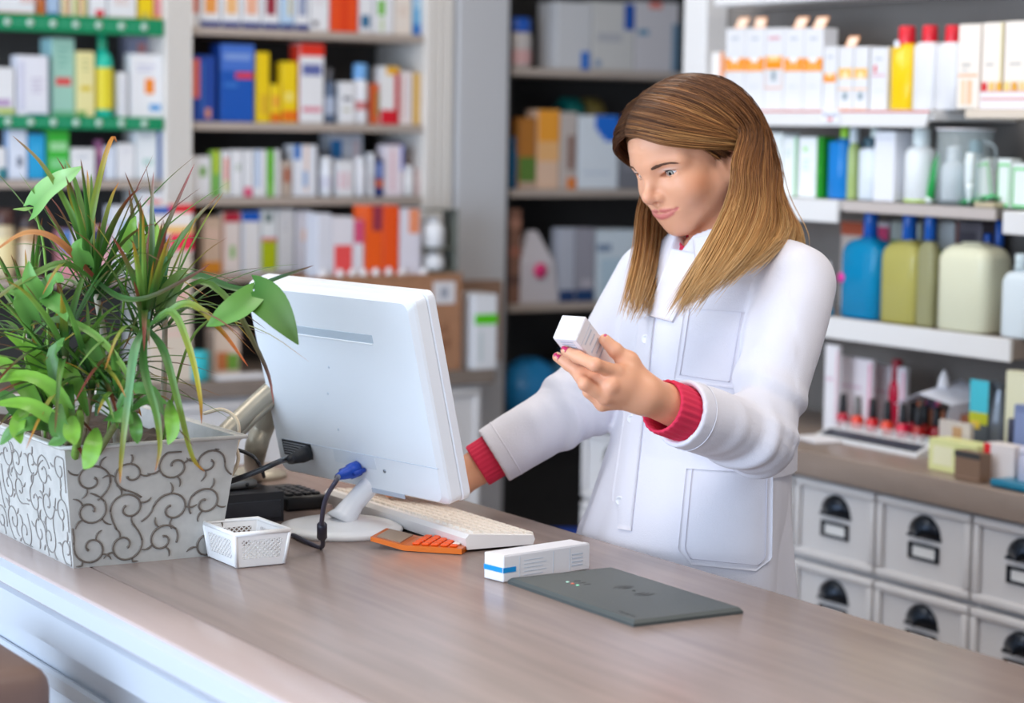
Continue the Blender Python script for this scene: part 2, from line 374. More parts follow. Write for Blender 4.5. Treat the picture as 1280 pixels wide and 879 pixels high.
# ---- left unit
rowY('the topmost green shelf', 'cartons on the topmost green shelf', ZA[0], [
    (-2, 45, -25, 'wide white carton with orange foot', WH, [(0, 1, 0, .08, (220, 130, 80))] + txt(.6, .5, (220, 150, 130))),
    (47, 58, -25, 'slim orange-brown carton', (196, 106, 40), [(0, 1, .5, 1, (40, 40, 60))]),
    (59, 75, -25, 'pale blue carton with blue foot', (170, 195, 225), [(0, 1, 0, .1, (30, 100, 170))]),
    (77, 87, -25, 'slim cream carton with orange stripe', CR, [(.55, .85, 0, 1, (235, 160, 70)), (.1, .25, 0, 1, (220, 220, 120))]),
    (88, 98, -25, 'slim cream carton with lime stripe', CR, [(.5, .85, 0, 1, (190, 205, 70))]),
    (99, 110, -25, 'slim cream carton with orange and lime stripes', CR, [(.1, .4, 0, 1, (238, 170, 90)), (.6, .85, 0, 1, (200, 200, 90))]),
    (112, 134, -25, 'white carton with red dot at foot', WH, [(.35, .85, .03, .22, (225, 30, 60))]),
    (135, 171, -25, 'white carton with thin orange foot line', WH, [(0, 1, 0, .05, OR)] + txt(.2, .5, (225, 190, 180), 3)),
    (173, 192, -25, 'bright yellow carton', (240, 205, 10), [(.2, .7, .05, .18, (200, 180, 80))]),
    (193, 204, -25, 'pink carton', (225, 140, 140), [(0, 1, 0, .12, (240, 170, 60))])])
rowY('lower green shelf', 'products on the lower green shelf', ZA[1], [
    (-8, 19, 85, 'white carton with lime foot and purple print', WH, [(0, 1, .06, .16, (180, 200, 60)), (.1, .8, .2, .35, (190, 160, 200))]),
    (21, 61, 70, 'white carton with lilac print', (235, 235, 245), [(.3, .95, .0, .05, (40, 90, 140)), (.05, .25, .1, .9, (215, 215, 235))] + txt(.45, .6, (205, 195, 215), 4, .4), {'d': .05}),
    (65, 94, 48, 'tall pale teal carton with red oval print', (160, 205, 190), [(.15, .85, .40, .50, (220, 80, 80)), (.0, 1, 0, .08, (110, 180, 140))] + txt(.25, .85, (130, 185, 170), 4, .5), {'side': (165, 215, 220), 'back': .01, 'd': .09}),
    (96, 119, 65, 'pale yellow carton with green foot', (238, 228, 165), [(.2, .8, .4, .48, (225, 200, 60)), (0, .5, 0, .1, (120, 170, 90))] + txt(.3, .85, (200, 200, 140), 3, .4)),
    (120, 146, 43, 'teal bottle with yellow label', (40, 195, 170), [], {'k': 'b', 'cap': (15, 150, 110), 'neck': .42, 'caph': .17, 'band': (.12, .72, (232, 215, 50))}),
    (148, 160, 91, 'slim white carton', WH, [(.2, .5, .1, .9, (205, 205, 220))]),
    (163, 203, 68, 'white carton with orange sun print', WH, [(.45, .75, .38, .62, (245, 140, 30)), (.6, .95, .12, .22, (90, 160, 220))] + txt(.2, .8, (200, 200, 225), 2), {'d': .05})])
rowY('lower green shelf back row', 'products on the lower green shelf', ZA[1], [
    (158, 186, 46, 'blue-grey carton with pink mark', (165, 170, 200), [(.5, .9, .8, .92, (220, 150, 150))], {'back': .09})])
rowY('the plain shelf below green shelves', 'cartons on the plain left shelf', ZA[2], [
    (-8, 8, 185, 'small white carton with teal foot', WH, [(.3, 1, 0, .35, (50, 130, 140))]),
    (10, 34, 162, 'tall white-blue carton', (225, 232, 248), [(.45, .75, .25, .45, (110, 120, 140))], {'side': (170, 200, 240)}),
    (35, 57, 168, 'sky-blue carton', (40, 165, 220), txt(.3, .7, (90, 190, 235), 3, .4)),
    (59, 87, 160, 'bright green carton', (60, 185, 60), [(.1, .9, .55, .72, (160, 220, 160)), (.1, .9, .2, .4, (130, 210, 140))]),
    (88, 119, 186, 'low white carton with grey print', WH, txt(.2, .75, (180, 190, 205), 2)),
    (121, 129, 176, 'slim purple carton', (140, 85, 125), [(0, 1, .6, .8, (190, 130, 160))]),
    (130, 145, 184, 'pale blue-white carton', (222, 230, 245), txt(.2, .8, (200, 205, 230), 2)),
    (146, 169, 180, 'plain white carton', WH, txt(.25, .8, (215, 215, 225), 2)),
    (170, 197, 164, 'white carton with pale print', (232, 236, 240), [(.3, .8, .3, .42, (180, 210, 205))] + txt(.2, .9, (205, 210, 220), 2)),
    (198, 205, 165, 'narrow blue carton', (20, 90, 170), [(0, 1, .9, 1, (40, 120, 200))])])
rowY('the shelf behind the plant', 'products on the shelf behind the plant', ZA[3], [
    (-6, 22, 262, 'cream jar with brown lid', (214, 196, 160), [], {'k': 'b', 'cap': (80, 50, 45), 'neck': .85, 'caph': .22, 'name': 'jar', 'band': (.2, .75, (235, 215, 160))}),
    (25, 50, 270, 'tan jar with dark lid', (196, 160, 120), [], {'k': 'b', 'cap': (60, 45, 45), 'neck': .85, 'caph': .2, 'name': 'jar', 'band': (.2, .7, (225, 210, 190))}),
    (75, 104, 288, 'low carton with blue and pink print', (225, 150, 160), [(0, .5, .5, 1, (90, 130, 190)), (.5, 1, .6, 1, (235, 225, 235))]),
    (106, 138, 284, 'pink carton with navy print', (236, 180, 190), [(.1, .8, .55, .95, (50, 60, 110))]),
    (140, 172, 258, 'white carton with soft blue print', (236, 238, 246), [(.2, .8, .6, .8, (190, 210, 235))]),
    (174, 203, 240, 'white carton with red label', WH, [(.3, 1, .72, .9, (220, 60, 70)), (.2, .8, .3, .4, (220, 160, 160))])])
# ---- middle unit
def fig(c): return [(0, 1, .0, .13, NB), (.2, .8, .3, .75, c), (.3, .65, .75, .9, (240, 200, 150))]
rowY('middle unit top shelf', 'cartons on the middle unit top shelf', ZB[0], [
    (239, 249, -22, 'narrow white carton with red print', WH, [(.2, .9, .3, .8, (225, 120, 90))]),
    (250, 276, -22, 'white carton with orange figure', WH, fig((240, 160, 80))),
    (277, 301, -22, 'white carton with pale orange figure', WH, fig((244, 190, 130))),
    (302, 326, -22, 'white carton with peach figure', WH, fig((240, 180, 150))),
    (327, 349, -22, 'white carton with dark red figure', WH, fig((150, 40, 60))),
    (350, 367, -22, 'pale blue carton with navy foot', (190, 215, 240), [(0, 1, 0, .13, NB), (.6, .8, .3, 1, (230, 205, 120))]),
    (368, 386, -22, 'white carton with grey-blue figure', WH, fig((150, 160, 190))),
    (387, 411, -22, 'plain white carton', WH, [(.1, .4, .1, .2, (90, 80, 90))] + txt(.2, .7, (220, 210, 215), 3)),
    (412, 447, -22, 'bright orange-red carton', (236, 78, 24), [(.4, .6, 0, 1, (225, 60, 15))]),
    (448, 465, -22, 'white carton with blue dot', WH, [(.1, .8, .1, .35, (50, 110, 150))]),
    (466, 491, -22, 'white carton with green leaf print', WH, [(.2, .55, .35, .65, (110, 190, 40)), (.3, .5, .05, .3, (200, 215, 170))]),
    (492, 514, -22, 'cream carton', (236, 224, 214), txt(.2, .5, (225, 200, 185), 3)),
    (515, 525, -22, 'light blue carton', (120, 180, 220), [(0, 1, 0, .2, (40, 110, 190)), (.2, .8, .5, .8, (190, 220, 240))])])
rowY('middle unit second shelf', 'products on the middle unit second shelf', ZB[1], [
    (240, 270, 70, 'dark blue carton with coral strip', (28, 70, 160), [(0, .3, .35, .95, (230, 110, 95)), (.55, .8, .05, .2, (210, 140, 110)), (.4, .5, .1, .9, (60, 110, 190))]),
    (275, 318, 56, 'large blue carton with red stripe', (18, 85, 180), [(0, 1, .66, 1, (70, 115, 205)), (.45, .98, .56, .64, (225, 60, 70)), (.1, .9, .80, .88, (130, 160, 220)), (.1, .5, .45, .5, (60, 120, 205))], {'side': (30, 75, 170)}),
    (320, 337, 66, 'tall slim yellow carton', (240, 205, 10), [(.3, .9, .1, .4, (225, 180, 40))]),
    (338, 351, 106, 'low yellow carton with orange foot', (243, 210, 20), [(0, 1, .02, .25, (235, 120, 20)), (.2, .8, .4, .7, (240, 160, 60))]),
    (352, 372, 78, 'yellow carton with orange foot', (243, 208, 15), [(0, 1, .02, .2, (236, 120, 20)), (.2, .7, .35, .5, (245, 225, 120))]),
    (374, 405, 55, 'white carton with red top', WH, [(0, 1, .84, 1, (230, 50, 30)), (.1, .9, .60, .74, (100, 110, 170)), (.1, .9, .14, .2, (225, 130, 150))], {'side': (220, 60, 40)}),
    (407, 423, 86, 'slim grey-blue bottle', (90, 105, 130), [], {'k': 'b', 'cap': (100, 100, 105), 'neck': .4, 'caph': .2, 'band': (.2, .6, (170, 180, 200))}),
    (424, 444, 103, 'low white carton with dark print', WH, [(.2, .8, .55, .65, (140, 140, 150)), (.2, .7, .3, .36, (190, 190, 160))]),
    (445, 464, 80, 'white jar with pale blue lid', (235, 235, 240), [], {'k': 'b', 'cap': (110, 165, 220), 'neck': .8, 'caph': .25, 'name': 'jar', 'band': (.3, .5, (200, 120, 120))}),
    (465, 474, 105, 'narrow orange-brown carton', (215, 95, 40), [(.5, 1, .2, .8, (150, 130, 50))]),
    (475, 499, 84, 'white and red carton with yellow top', (238, 236, 236), [(0, 1, .0, .25, (215, 25, 45)), (.3, 1, .86, 1, (240, 180, 40)), (.75, 1, 0, .9, (205, 30, 40))]),
    (500, 516, 90, 'pale pink-white carton', (240, 228, 226), [(.1, .25, .1, .9, (225, 170, 170)), (.6, .7, .1, .9, (200, 200, 220))]),
    (517, 525, 92, 'gold-beige carton', (216, 170, 90), [(0, .4, 0, 1, (240, 200, 90))])])
rowY('middle unit third shelf', 'products on the middle unit third shelf', ZB[2], [
    (240, 264, 196, 'white carton with green dot', WH, [(.4, .75, .5, .75, (110, 165, 60))]),
    (265, 276, 189, 'slim carton with lime and green stripe', (150, 200, 90), [(.2, .8, .5, 1, (190, 210, 50)), (.2, .8, 0, .5, (110, 180, 90))]),
    (277, 288, 189, 'slim white carton with salmon stripe', WH, [(.3, .8, .35, .85, (235, 140, 120)), (.3, .8, .1, .35, (210, 210, 110))]),
    (289, 304, 188, 'slim white carton with grey logo', WH, [(.4, .8, .55, .7, (190, 200, 190))]),
    (305, 316, 188, 'slim white carton with pink foot', WH, [(0, 1, .0, .2, (232, 90, 130))]),
    (317, 334, 188, 'slim white carton with pale blue stripe', WH, [(.1, .5, .2, 1, (185, 205, 235))]),
    (335, 343, 188, 'slim bright green carton', (110, 195, 45), [(.2, .8, .0, .3, (150, 215, 100))]),
    (344, 351, 188, 'slim plain white carton', WH, [(.3, .6, .1, .9, (225, 225, 220))]),
    (352, 366, 202, 'low beige carton with rust dot', (190, 172, 158), [(.2, .8, .4, .8, (170, 90, 60))]),
    (367, 397, 182, 'white carton with blue corner', (232, 234, 242), [(0, .3, .72, 1, (40, 110, 190)), (.5, .62, .1, 1, (235, 200, 180)), (.4, .6, .2, .5, (150, 180, 220))]),
    (403, 420, 197, 'white round-shouldered tub', (236, 238, 244), [], {'k': 'b', 'cap': (236, 238, 244), 'neck': .8, 'caph': .15, 'name': 'tub', 'band': (.25, .6, (215, 215, 230))}),
    (422, 443, 202, 'white carton with pink bars', WH, [(.1, .25, .2, .7, (235, 170, 185)), (.5, .7, .2, .7, (225, 180, 190))]),
    (446, 461, 197, 'white plastic bottle with rounded top', (238, 238, 244), [], {'k': 'b', 'cap': (236, 238, 244), 'neck': .75, 'caph': .15}),
    (463, 469, 192, 'narrow white carton', WH, [(.2, .7, .2, .5, (200, 180, 180))]),
    (470, 480, 200, 'slim navy carton with orange block', (30, 55, 120), [(0, 1, .25, .45, (225, 110, 60)), (.1, .9, .5, .9, (130, 150, 210))]),
    (482, 505, 182, 'white carton with pink and lilac stripes', (240, 228, 236), [(.3, .5, .1, .9, (235, 195, 205)), (.85, 1, .5, 1, (140, 150, 225))]),
    (507, 521, 208, 'small white jar', (238, 238, 240), [], {'k': 'b', 'cap': (230, 232, 238), 'neck': .8, 'caph': .2, 'name': 'jar'}),
    (521, 526, 212, 'narrow pinkish carton', (205, 180, 175), [(.2, .8, .2, .5, (190, 150, 150))])])
rowY('middle unit third shelf back row', 'products on the middle unit third shelf', ZB[2], [
    (413, 454, 168, 'tall white carton with blue corner', (226, 230, 240), [(0, .35, .6, .9, (40, 130, 200)), (.7, .9, .5, .9, (235, 215, 220))], {'back': .10}),
    (488, 502, 178, 'dark purple carton', (80, 50, 110), [(0, 1, .3, .7, (200, 60, 120))], {'back': .10})])
rowY('middle unit lowest shelf', 'cartons on the middle unit lowest shelf', ZB[3], [
    (254, 277, 272, 'beige carton with orange foot', (222, 196, 176), [(0, 1, 0, .22, (230, 150, 40)), (.1, .9, .6, .8, (235, 205, 190))]),
    (278, 301, 266, 'white carton with dark red top', (238, 228, 226), [(0, 1, .84, 1, (190, 30, 60)), (.45, .7, .25, .45, (130, 190, 90)), (0, .1, 0, 1, (235, 180, 160))]),
    (302, 326, 265, 'white carton with blue top', WH, [(0, 1, .84, 1, (20, 95, 200)), (0, .14, 0, .8, (210, 220, 240))]),
    (327, 347, 263, 'carton with lime lower half', (232, 236, 240), [(0, 1, .04, .5, (180, 195, 20)), (0, 1, .5, .56, (220, 110, 120)), (.2, .7, .8, .95, (110, 130, 130))]),
    (348, 369, 262, 'greyish white carton', (222, 222, 226), txt(.2, .8, (205, 205, 212), 3)),
    (371, 392, 264, 'pale lilac-grey carton', (222, 220, 230), [(.3, .6, .5, .7, (235, 205, 195))])])
# ---- things on the back worktop
def standY(name, label, cat, x0, x1, yt, Y, z, base, prints, d=.1, group=None, side=None, rz=0):
    xa, xb = xat(x0, 350, Y), xat(x1, 350, Y); h = zat((x0 + x1) / 2, yt, Y) - z
    return carton(name, label, cat, group, ((xa + xb) / 2, Y, z + .001), rz, xb - xa, d, h, base, prints, side)
standY('carton', 'tall beige carton standing on the back worktop behind the plant', 'carton', 187, 240, 318, 5.30, .9, (214, 200, 184), [(.3, .9, .62, .72, (225, 180, 170))] + txt(.2, .5, (225, 190, 180), 3), .10)
zc = zat(213, 318, 5.30) + .002
standY('carton', 'red, white and blue carton on top of the tall beige carton', 'carton', 188, 241, 256, 5.30, zc, (240, 232, 228), [(.4, 1, .82, 1, (220, 40, 50)), (0, .45, .80, .95, (40, 90, 180)), (0, 1, .42, .55, (245, 195, 110)), (.45, 1, .05, .40, (235, 50, 80)), (0, .4, .05, .35, (40, 90, 180))], .09)
bottle('teal tub on the back worktop beside white paper', tuple(np.array([xat(247, 440, 5.32), 5.32, .901])), .03, .075, (60, 185, 195), (60, 185, 195), 'small things on the back worktop', name='tub', cat='tub', neck=.9, caph=.12, shoulder=.9)
standY('carton', 'small navy carton on the back worktop left of the teal tub', 'carton', 205, 230, 410, 5.42, .9, (70, 110, 160), [(.2, .8, .3, .7, (120, 150, 190))], .06)
standY('carton', 'small white carton with orange and green print beside the monitor', 'carton', 268, 300, 412, 5.40, .9, (225, 205, 190), [(.1, .6, .1, .5, (200, 120, 70)), (.5, .95, .1, .45, (110, 160, 60))], .06)
o = MB().cbox(-.075, .075, -.04, .04, 0, .004, .001).cbox(-.07, .075, -.036, .042, .004, .007, .001).build('paper_stack', M((232, 232, 238), .6)); o.location = (xat(296, 456, 5.34), 5.325, .9012)
tag(o, 'white leaflets lying on the back worktop behind the plant', 'leaflets')
# open cardboard box with packs standing in it
bx0, bx1 = xat(393, 400, 5.26), xat(577, 400, 5.26); bw = bx1 - bx0; bh = zat(480, 346, 5.26) - .9
m_card = M((168, 122, 92), .75, noise=.08, nscale=30, bump=.1)
t = empty('cardboard_box', 'large open brown cardboard box with white sticker on the back worktop', 'box', ((bx0 + bx1) / 2, 5.26, .901))
MB().cbox(-bw / 2, bw / 2, 0, .004, 0, bh, .001).build('front_panel', m_card, t)
MB().box(-bw / 2, bw / 2, .20, .204, 0, bh).box(-bw / 2, bw / 2, 0.005, .2, 0, .004).build('rear_panel', m_card, t)
for s in (-1, 1): MB().box(s * bw / 2 - .002, s * bw / 2 + .002, .004, .2, 0, bh).build('side_panel', m_card, t)
MB().box(-bw / 2, bw / 2, -.003, .001, bh - .002, bh + .004).build('folded_flap', M((178, 132, 100), .75), t)
def u_(px_): return (px_ - 393) / 184 * bw - bw / 2
MB().box(u_(540), u_(568), -.0012, 0, bh * .70, bh * .93).build('sticker', M((222, 220, 225), .5), t)
MB().box(u_(549), u_(559), -.0017, -.0012, bh * .76, bh * .87).build('sticker_print', M((160, 165, 180), .5), t)
pr = MB()
for i in range(9): pr.box(u_(520) + i * .0115, u_(520) + i * .0115 + random.uniform(.004, .008), -.0007, 0, bh * .39, bh * (.45 + .03 * (i % 3)))
for i in range(4): pr.box(u_(530) + i * .022, u_(530) + i * .022 + .011, -.0007, 0, bh * .22, bh * .34)
pr.build('stencil_print', M((126, 84, 62), .8), t)
packs = [(397, 414, 268, 'milky plastic-wrapped pack', (216, 216, 226), [(.1, .9, .3, .5, (226, 218, 160))]),
         (415, 441, 272, 'white pack with red print', (224, 220, 228), [(.1, .95, .62, .82, (232, 80, 80))]),
         (442, 454, 276, 'white pack with pink top', (226, 222, 230), [(0, 1, .85, 1, (215, 80, 120))]),
         (456, 478, 258, 'orange pack with purple spots', (238, 92, 22), [(.4, .95, .55, .62, (200, 70, 60)), (.4, .95, .85, 1, (150, 50, 70)), (.5, 1, .05, .3, (235, 130, 30))]),
         (479, 498, 258, 'plain orange pack', (236, 84, 22), [(.0, .4, .1, .35, (235, 160, 40)), (.5, .9, .4, .5, (190, 60, 70))]),
         (500, 526, 262, 'white pack with purple and blue print', (226, 222, 234), [(.1, .6, .1, .4, (170, 150, 210)), (.75, 1, .05, .4, (30, 110, 180)), (.4, .9, .85, 1, (240, 150, 110))])]
for i, (x0, x1, yt, ds, c, p) in enumerate(packs):
    standY('carton', '%s, %s from left standing in the open cardboard box' % (ds, ORD[i]), 'carton', x0, x1, yt, 5.28, .907, c, p, .07, 'packs standing in the cardboard box')
for i, x in enumerate((404, 425, 441, 455, 470, 486, 503, 530)):
    b = MB(); b.lathe([(.004, 0), (.010, .004), (.012, .012), (.008, .02), (.003, .024)], 9); b.v = [(a + random.uniform(-.003, .003), c_ * .6 + random.uniform(-.002, .002), d_ + random.uniform(-.003, .003)) for a, c_, d_ in b.v]
    o = b.build('packing_paper', M((240, 238, 242), .7)); o.location = (xat(x, 340, 5.262), 5.2635, .901 + bh - .004 + .001 * (i % 3))
    tag(o, 'crumpled bit of white packing paper, %s from left along cardboard box rim' % ORD[i], 'packing paper', 'packing paper bits on the cardboard box rim')
# framed display with two white domes beside the packs
dx0, dx1 = xat(529, 300, 5.262), xat(576, 300, 5.262); dz0 = .901 + bh + .005; dz1 = zat(552, 262, 5.262); dw = dx1 - dx0
t = empty('display_rack', 'dark framed clear display with white tubs on the cardboard box', 'display', ((dx0 + dx1) / 2, 5.32, dz0))
q = MB()
for s in (-1, 1): q.cbox(s * dw / 2 - .003, s * dw / 2 + .003, -.04, .04, 0, dz1 - dz0, .002)
q.cbox(-dw / 2, dw / 2, -.04, .04, dz1 - dz0 - .005, dz1 - dz0, .002).cbox(-dw / 2, dw / 2, -.04, .04, 0, .005, .002).cbox(-dw / 2, dw / 2, -.04, .04, .062, .067, .002)
q.build('frame', M((110, 112, 104), .4), t)
for z0, hh in ((.005, .050), (.067, .082)):
    bottle('white tub on the %s tier of the dark framed display' % ('lower' if z0 < .05 else 'upper'), ((dx0 + dx1) / 2, 5.32, dz0 + z0 + .001), .036, hh, (240, 242, 248), (235, 238, 246), 'tubs in the framed display', name='tub', cat='tub', neck=.5, caph=.12, shoulder=.55)
t2 = standY('carton', 'white carton with bright green band at the worktop end', 'carton', 594, 622, 369, 5.245, .9, (228, 230, 236), [(0, 1, .60, .74, (90, 205, 20)), (.2, .4, .1, .5, (205, 215, 220))], .12, side=None)
standY('carton', 'flat brown carton behind the white and green carton', 'carton', 578, 628, 352, 5.42, .9, (150, 118, 98), [], .05)
# ---- dark unit behind the woman
rowY('dark unit top shelf', 'packs on the dark unit top shelf', ZC[0], [
    (637, 671, 22, 'white canister with royal blue lid', (205, 198, 196), [], {'k': 'b', 'cap': (30, 90, 190), 'neck': .9, 'caph': .28, 'name': 'canister', 'capr': .042, 'band': (.1, .5, (215, 170, 170))}),
    (694, 738, 3, 'wide white pack with blue corner mark', (205, 205, 208), [(.70, .95, .0, .27, (30, 110, 200))]),
    (739, 791, 3, 'white pack with grey print and blue wedge', (204, 202, 200), [(.75, 1, .60, .98, (20, 80, 170)), (.1, .7, .42, .54, (180, 180, 186)), (.05, .2, .05, .15, (130, 150, 180))]),
    (792, 846, 3, 'grey-white pack with teal side stripe', (204, 200, 204), [(.85, 1, .0, .7, (110, 140, 165)), (.05, .3, .52, .6, (90, 140, 175)), (.3, .6, .9, 1, (220, 130, 120))])], depth=.2)
rowY('dark unit middle shelf', 'packs on the dark unit middle shelf', ZC[1], [
    (649, 671, 148, 'amber and green pack', (176, 112, 40), [(0, 1, .1, .45, (90, 125, 50)), (0, 1, 0, .1, (190, 160, 140))]),
    (672, 700, 138, 'orange-topped cream pack', (226, 190, 164), [(0, 1, .6, 1, (240, 160, 50)), (0, 1, .35, .6, (235, 180, 120))]),
    (701, 722, 141, 'beige pack with brown band', (196, 184, 178), [(.4, .9, .25, .7, (150, 120, 110)), (.4, 1, 0, .15, (225, 130, 60))]),
    (724, 774, 145, 'white pack with blue circle corner', (225, 232, 240), [(.4, 1, .8, 1, (20, 110, 215)), (.5, 1, .72, .8, (20, 110, 215)), (.62, 1, .65, .72, (20, 110, 215)), (.1, .8, .2, .24, (205, 215, 230))]),
    (776, 812, 160, 'grey pack', (120, 120, 128), [(.1, .8, .3, .6, (140, 140, 148))])], depth=.12)
bottle('blue round bottle tucked at left of the dark unit', (xat(641, 200, SF + .05), SF + .05, ZC[1] + .001), .016, .15, (10, 110, 160), (10, 100, 150), 'packs on the dark unit middle shelf', neck=.6)
for x, c, nm in ((716, (0, 115, 110), 'teal'), (742, (120, 105, 50), 'olive')):
    o = MB().lathe([(.044, 0), (.05, .006), (.05, .05), (.044, .056)], 20).xform(Matrix.Rotation(math.pi / 2, 4, 'Y')).build('roll', M(c, .5)); o.location = (xat(x, 120, SF + .17) - .028, SF + .19, zat(x, 122, SF + .17))
    o.location.z = ZC[1] + .22 + .0
    tag(o, '%s roll lying on packs in the dark unit' % nm, 'roll', 'rolls lying in the dark unit')
carton('carton', 'dark carton carrying the rolls at back of dark unit', 'carton', None, (xat(728, 150, SF + .13), SF + .150, ZC[1] + .001), 0, .16, .1, .168, (66, 62, 60))
rowY('dark unit lowest shelf', 'packs on the dark unit lowest shelf', ZC[2], [
    (634, 654, 262, 'brown striped carton', (132, 92, 74), [(0, 1, .8, .9, (170, 120, 100)), (0, 1, .5, .6, (160, 100, 80)), (0, 1, .2, .3, (100, 70, 60))]),
    (702, 722, 286, 'pale grey pack leaning beside pink-flowered bag', (186, 190, 204), [(0, 1, 0, .16, (30, 60, 110))]),
    (723, 747, 286, 'grey pack with navy foot', (158, 156, 168), [(0, 1, 0, .16, (20, 60, 110)), (.3, .9, .2, .3, (190, 185, 195))]),
    (749, 800, 288, 'white-blue pack with dark logo', (214, 226, 236), [(.0, .35, .7, .8, (120, 140, 170)), (.1, .9, .1, .6, (190, 214, 230))])], depth=.12)
xa, xb = xat(652, 330), xat(703, 330); w = xb - xa; h = zat(677, 290) - ZC[2]
t = empty('gift_bag', 'white tapered bag with pink flower on the dark unit', 'bag', ((xa + xb) / 2, SF + .02, ZC[2] + .001))
q = MB().add([(-w / 2, 0, 0), (w / 2, 0, 0), (w / 2, .09, 0), (-w / 2, .09, 0), (-w * .42, .005, h * .55), (w * .42, .005, h * .55), (w * .42, .085, h * .55), (-w * .42, .085, h * .55), (-w * .10, .035, h), (w * .10, .035, h), (w * .10, .05, h), (-w * .10, .05, h)],
    [(3, 2, 1, 0), (0, 1, 5, 4), (1, 2, 6, 5), (2, 3, 7, 6), (3, 0, 4, 7), (4, 5, 9, 8), (5, 6, 10, 9), (6, 7, 11, 10), (7, 4, 8, 11), (8, 9, 10, 11)]); q.build('bag_body', M((206, 200, 206), .6, bump=.2, bscale=30), t)
fl = MB()
for k in range(6):
    a = k * math.pi / 3; fl.lathe([(.001, -.002), (.011, -.001), (.012, .001), (.001, .003)], 10, c=(.012 * math.cos(a), .012 * math.sin(a), 0))
fl.lathe([(.012, -.002), (.010, .005)], 10); fl.xform(Matrix.Translation((.005, -.003, h * .45)) @ Matrix.Rotation(math.pi / 2, 4, 'X')); fl.build('flower', M((238, 60, 130), .5), t)
# low shelf: crumpled blue bags, dark bin on the floor
def blob(name, label, cat, loc, r, color, seed, rough=.3, n=18, trans=0):
    rnd = np.random.RandomState(seed); ks = rnd.normal(size=(14, 3)) * 5; ph = rnd.rand(14) * 6.28; b = MB(); vs = []; m = 12
    for i in range(m + 1):
        th = math.pi * i / m
        for k in range(n):
            a = 2 * math.pi * k / n; d = np.array([math.sin(th) * math.cos(a), math.sin(th) * math.sin(a), math.cos(th)])
            s = 1 + .16 * np.mean(np.abs(np.sin(ks @ d + ph))) * 2 - .16; z = d[2] * r[2] * s
            vs.append((d[0] * r[0] * s, d[1] * r[1] * s, max(z, -r[2] * .75) + r[2] * .75))
    fs = [(i * n + k, (i + 1) * n + k, (i + 1) * n + (k + 1) % n, i * n + (k + 1) % n) for i in range(m) for k in range(n)]
    o = b.add(vs, fs, False).build(name, M(color, rough)); o.location = loc
    return tag(o, label, cat)
blob('plastic_bag', 'crumpled bright blue plastic bag on the low dark shelf', 'bag', (xat(665, 490, SF + .1), SF + .12, .701), (.10, .09, .10), (40, 140, 205), 3)
blob('plastic_bag', 'crumpled pale blue plastic bag behind the bright blue one', 'bag', (xat(735, 470, SF + .14), SF + .20, .701), (.085, .06, .12), (120, 185, 225), 5)
t = empty('waste_bin', 'dark blue waste bin on the floor beyond the woman', 'bin', (xat(712, 600, 5.25), 5.25, 0))
MB().lathe([(.085, 0), (.11, .40), (.116, .40), (.116, .415), (.104, .415), (.08, .01)], 24).build('tub', M((20, 60, 150), .35), t)
carton('crate', 'dark grey crate on the floor beside the blue bin', 'crate', None, (xat(650, 600, 5.38) - .03, 5.38, .001), 0, .14, .10, .42, (60, 62, 74), [(.1, .9, .2, .8, (50, 52, 64))])
# ================================================================== cosmetics on the right-hand shelves
R90 = -math.pi / 2
def rspan(x0, x1, yb, X): 
    return yat(x0, yb, X), yat(x1, yb, X)
def rz_(x, y, X): return float(onX(x, y, X)[2])
def stX(name, label, cat, x0, x1, yt, z, base, prints, X=RX + .03, d=.05, group=None, side=None, yb=300, **kw):
    a, b = rspan(x0, x1, yb, X); h = rz_((x0 + x1) / 2, yt, X) - z
    return carton(name, label, cat, group, (X, (a + b) / 2, z + .001), R90, a - b - .002, d, h, base, prints, side, **kw)
def btX(label, x0, x1, yt, z, body, cap, X=RX + .03, group=None, yb=300, **kw):
    a, b = rspan(x0, x1, yb, X); h = rz_((x0 + x1) / 2, yt, X) - z; r = (a - b) / 2
    return bottle(label, (X + r * kw.get('sy', 1), (a + b) / 2, z + .001), r, h, body, cap, group, rz=R90, **kw)
Z1, Z2, Z3 = 1.609, 1.415, 1.158
g = 'white cartons with orange bands on the top shelf'
OB = (250, 150, 20)
def band(v0, v1): return [(0, 1, v0, v1, OB), (.3, .7, v1 - .05, v1 + .001, (246, 246, 246)), (.15, .85, v0 + .04, v0 + .06, (255, 200, 130)), (.3, .7, .86, .89, (190, 195, 205)), (.25, .75, .28, .30, (215, 218, 228))]
lp = ['leftmost', 'second', 'middle', 'fourth', 'rightmost']
def flapX(parent, w, h, wid, tilt, x=0, hh=.035, c=(244, 170, 120)):
    q = MB().cbox(x - wid / 2, x + wid / 2, -.0006, .0006, 0, hh, .0004); q.m = 1
    q.add([(x - wid / 2 + .004, -.0008, .004), (x + wid / 2 - .004, -.0008, .004), (x + wid / 2 - .004, -.0008, hh - .004), (x - wid / 2 + .004, -.0008, hh - .004)], [(0, 1, 2, 3)])
    o = q.build('lid_flap', [M(c, .45), M((250, 226, 206), .45)], parent); h = max(v.co.z for v in parent.data.vertices) - .0002; o.location = (0, .012, h); o.rotation_euler = (-tilt, 0, .12)
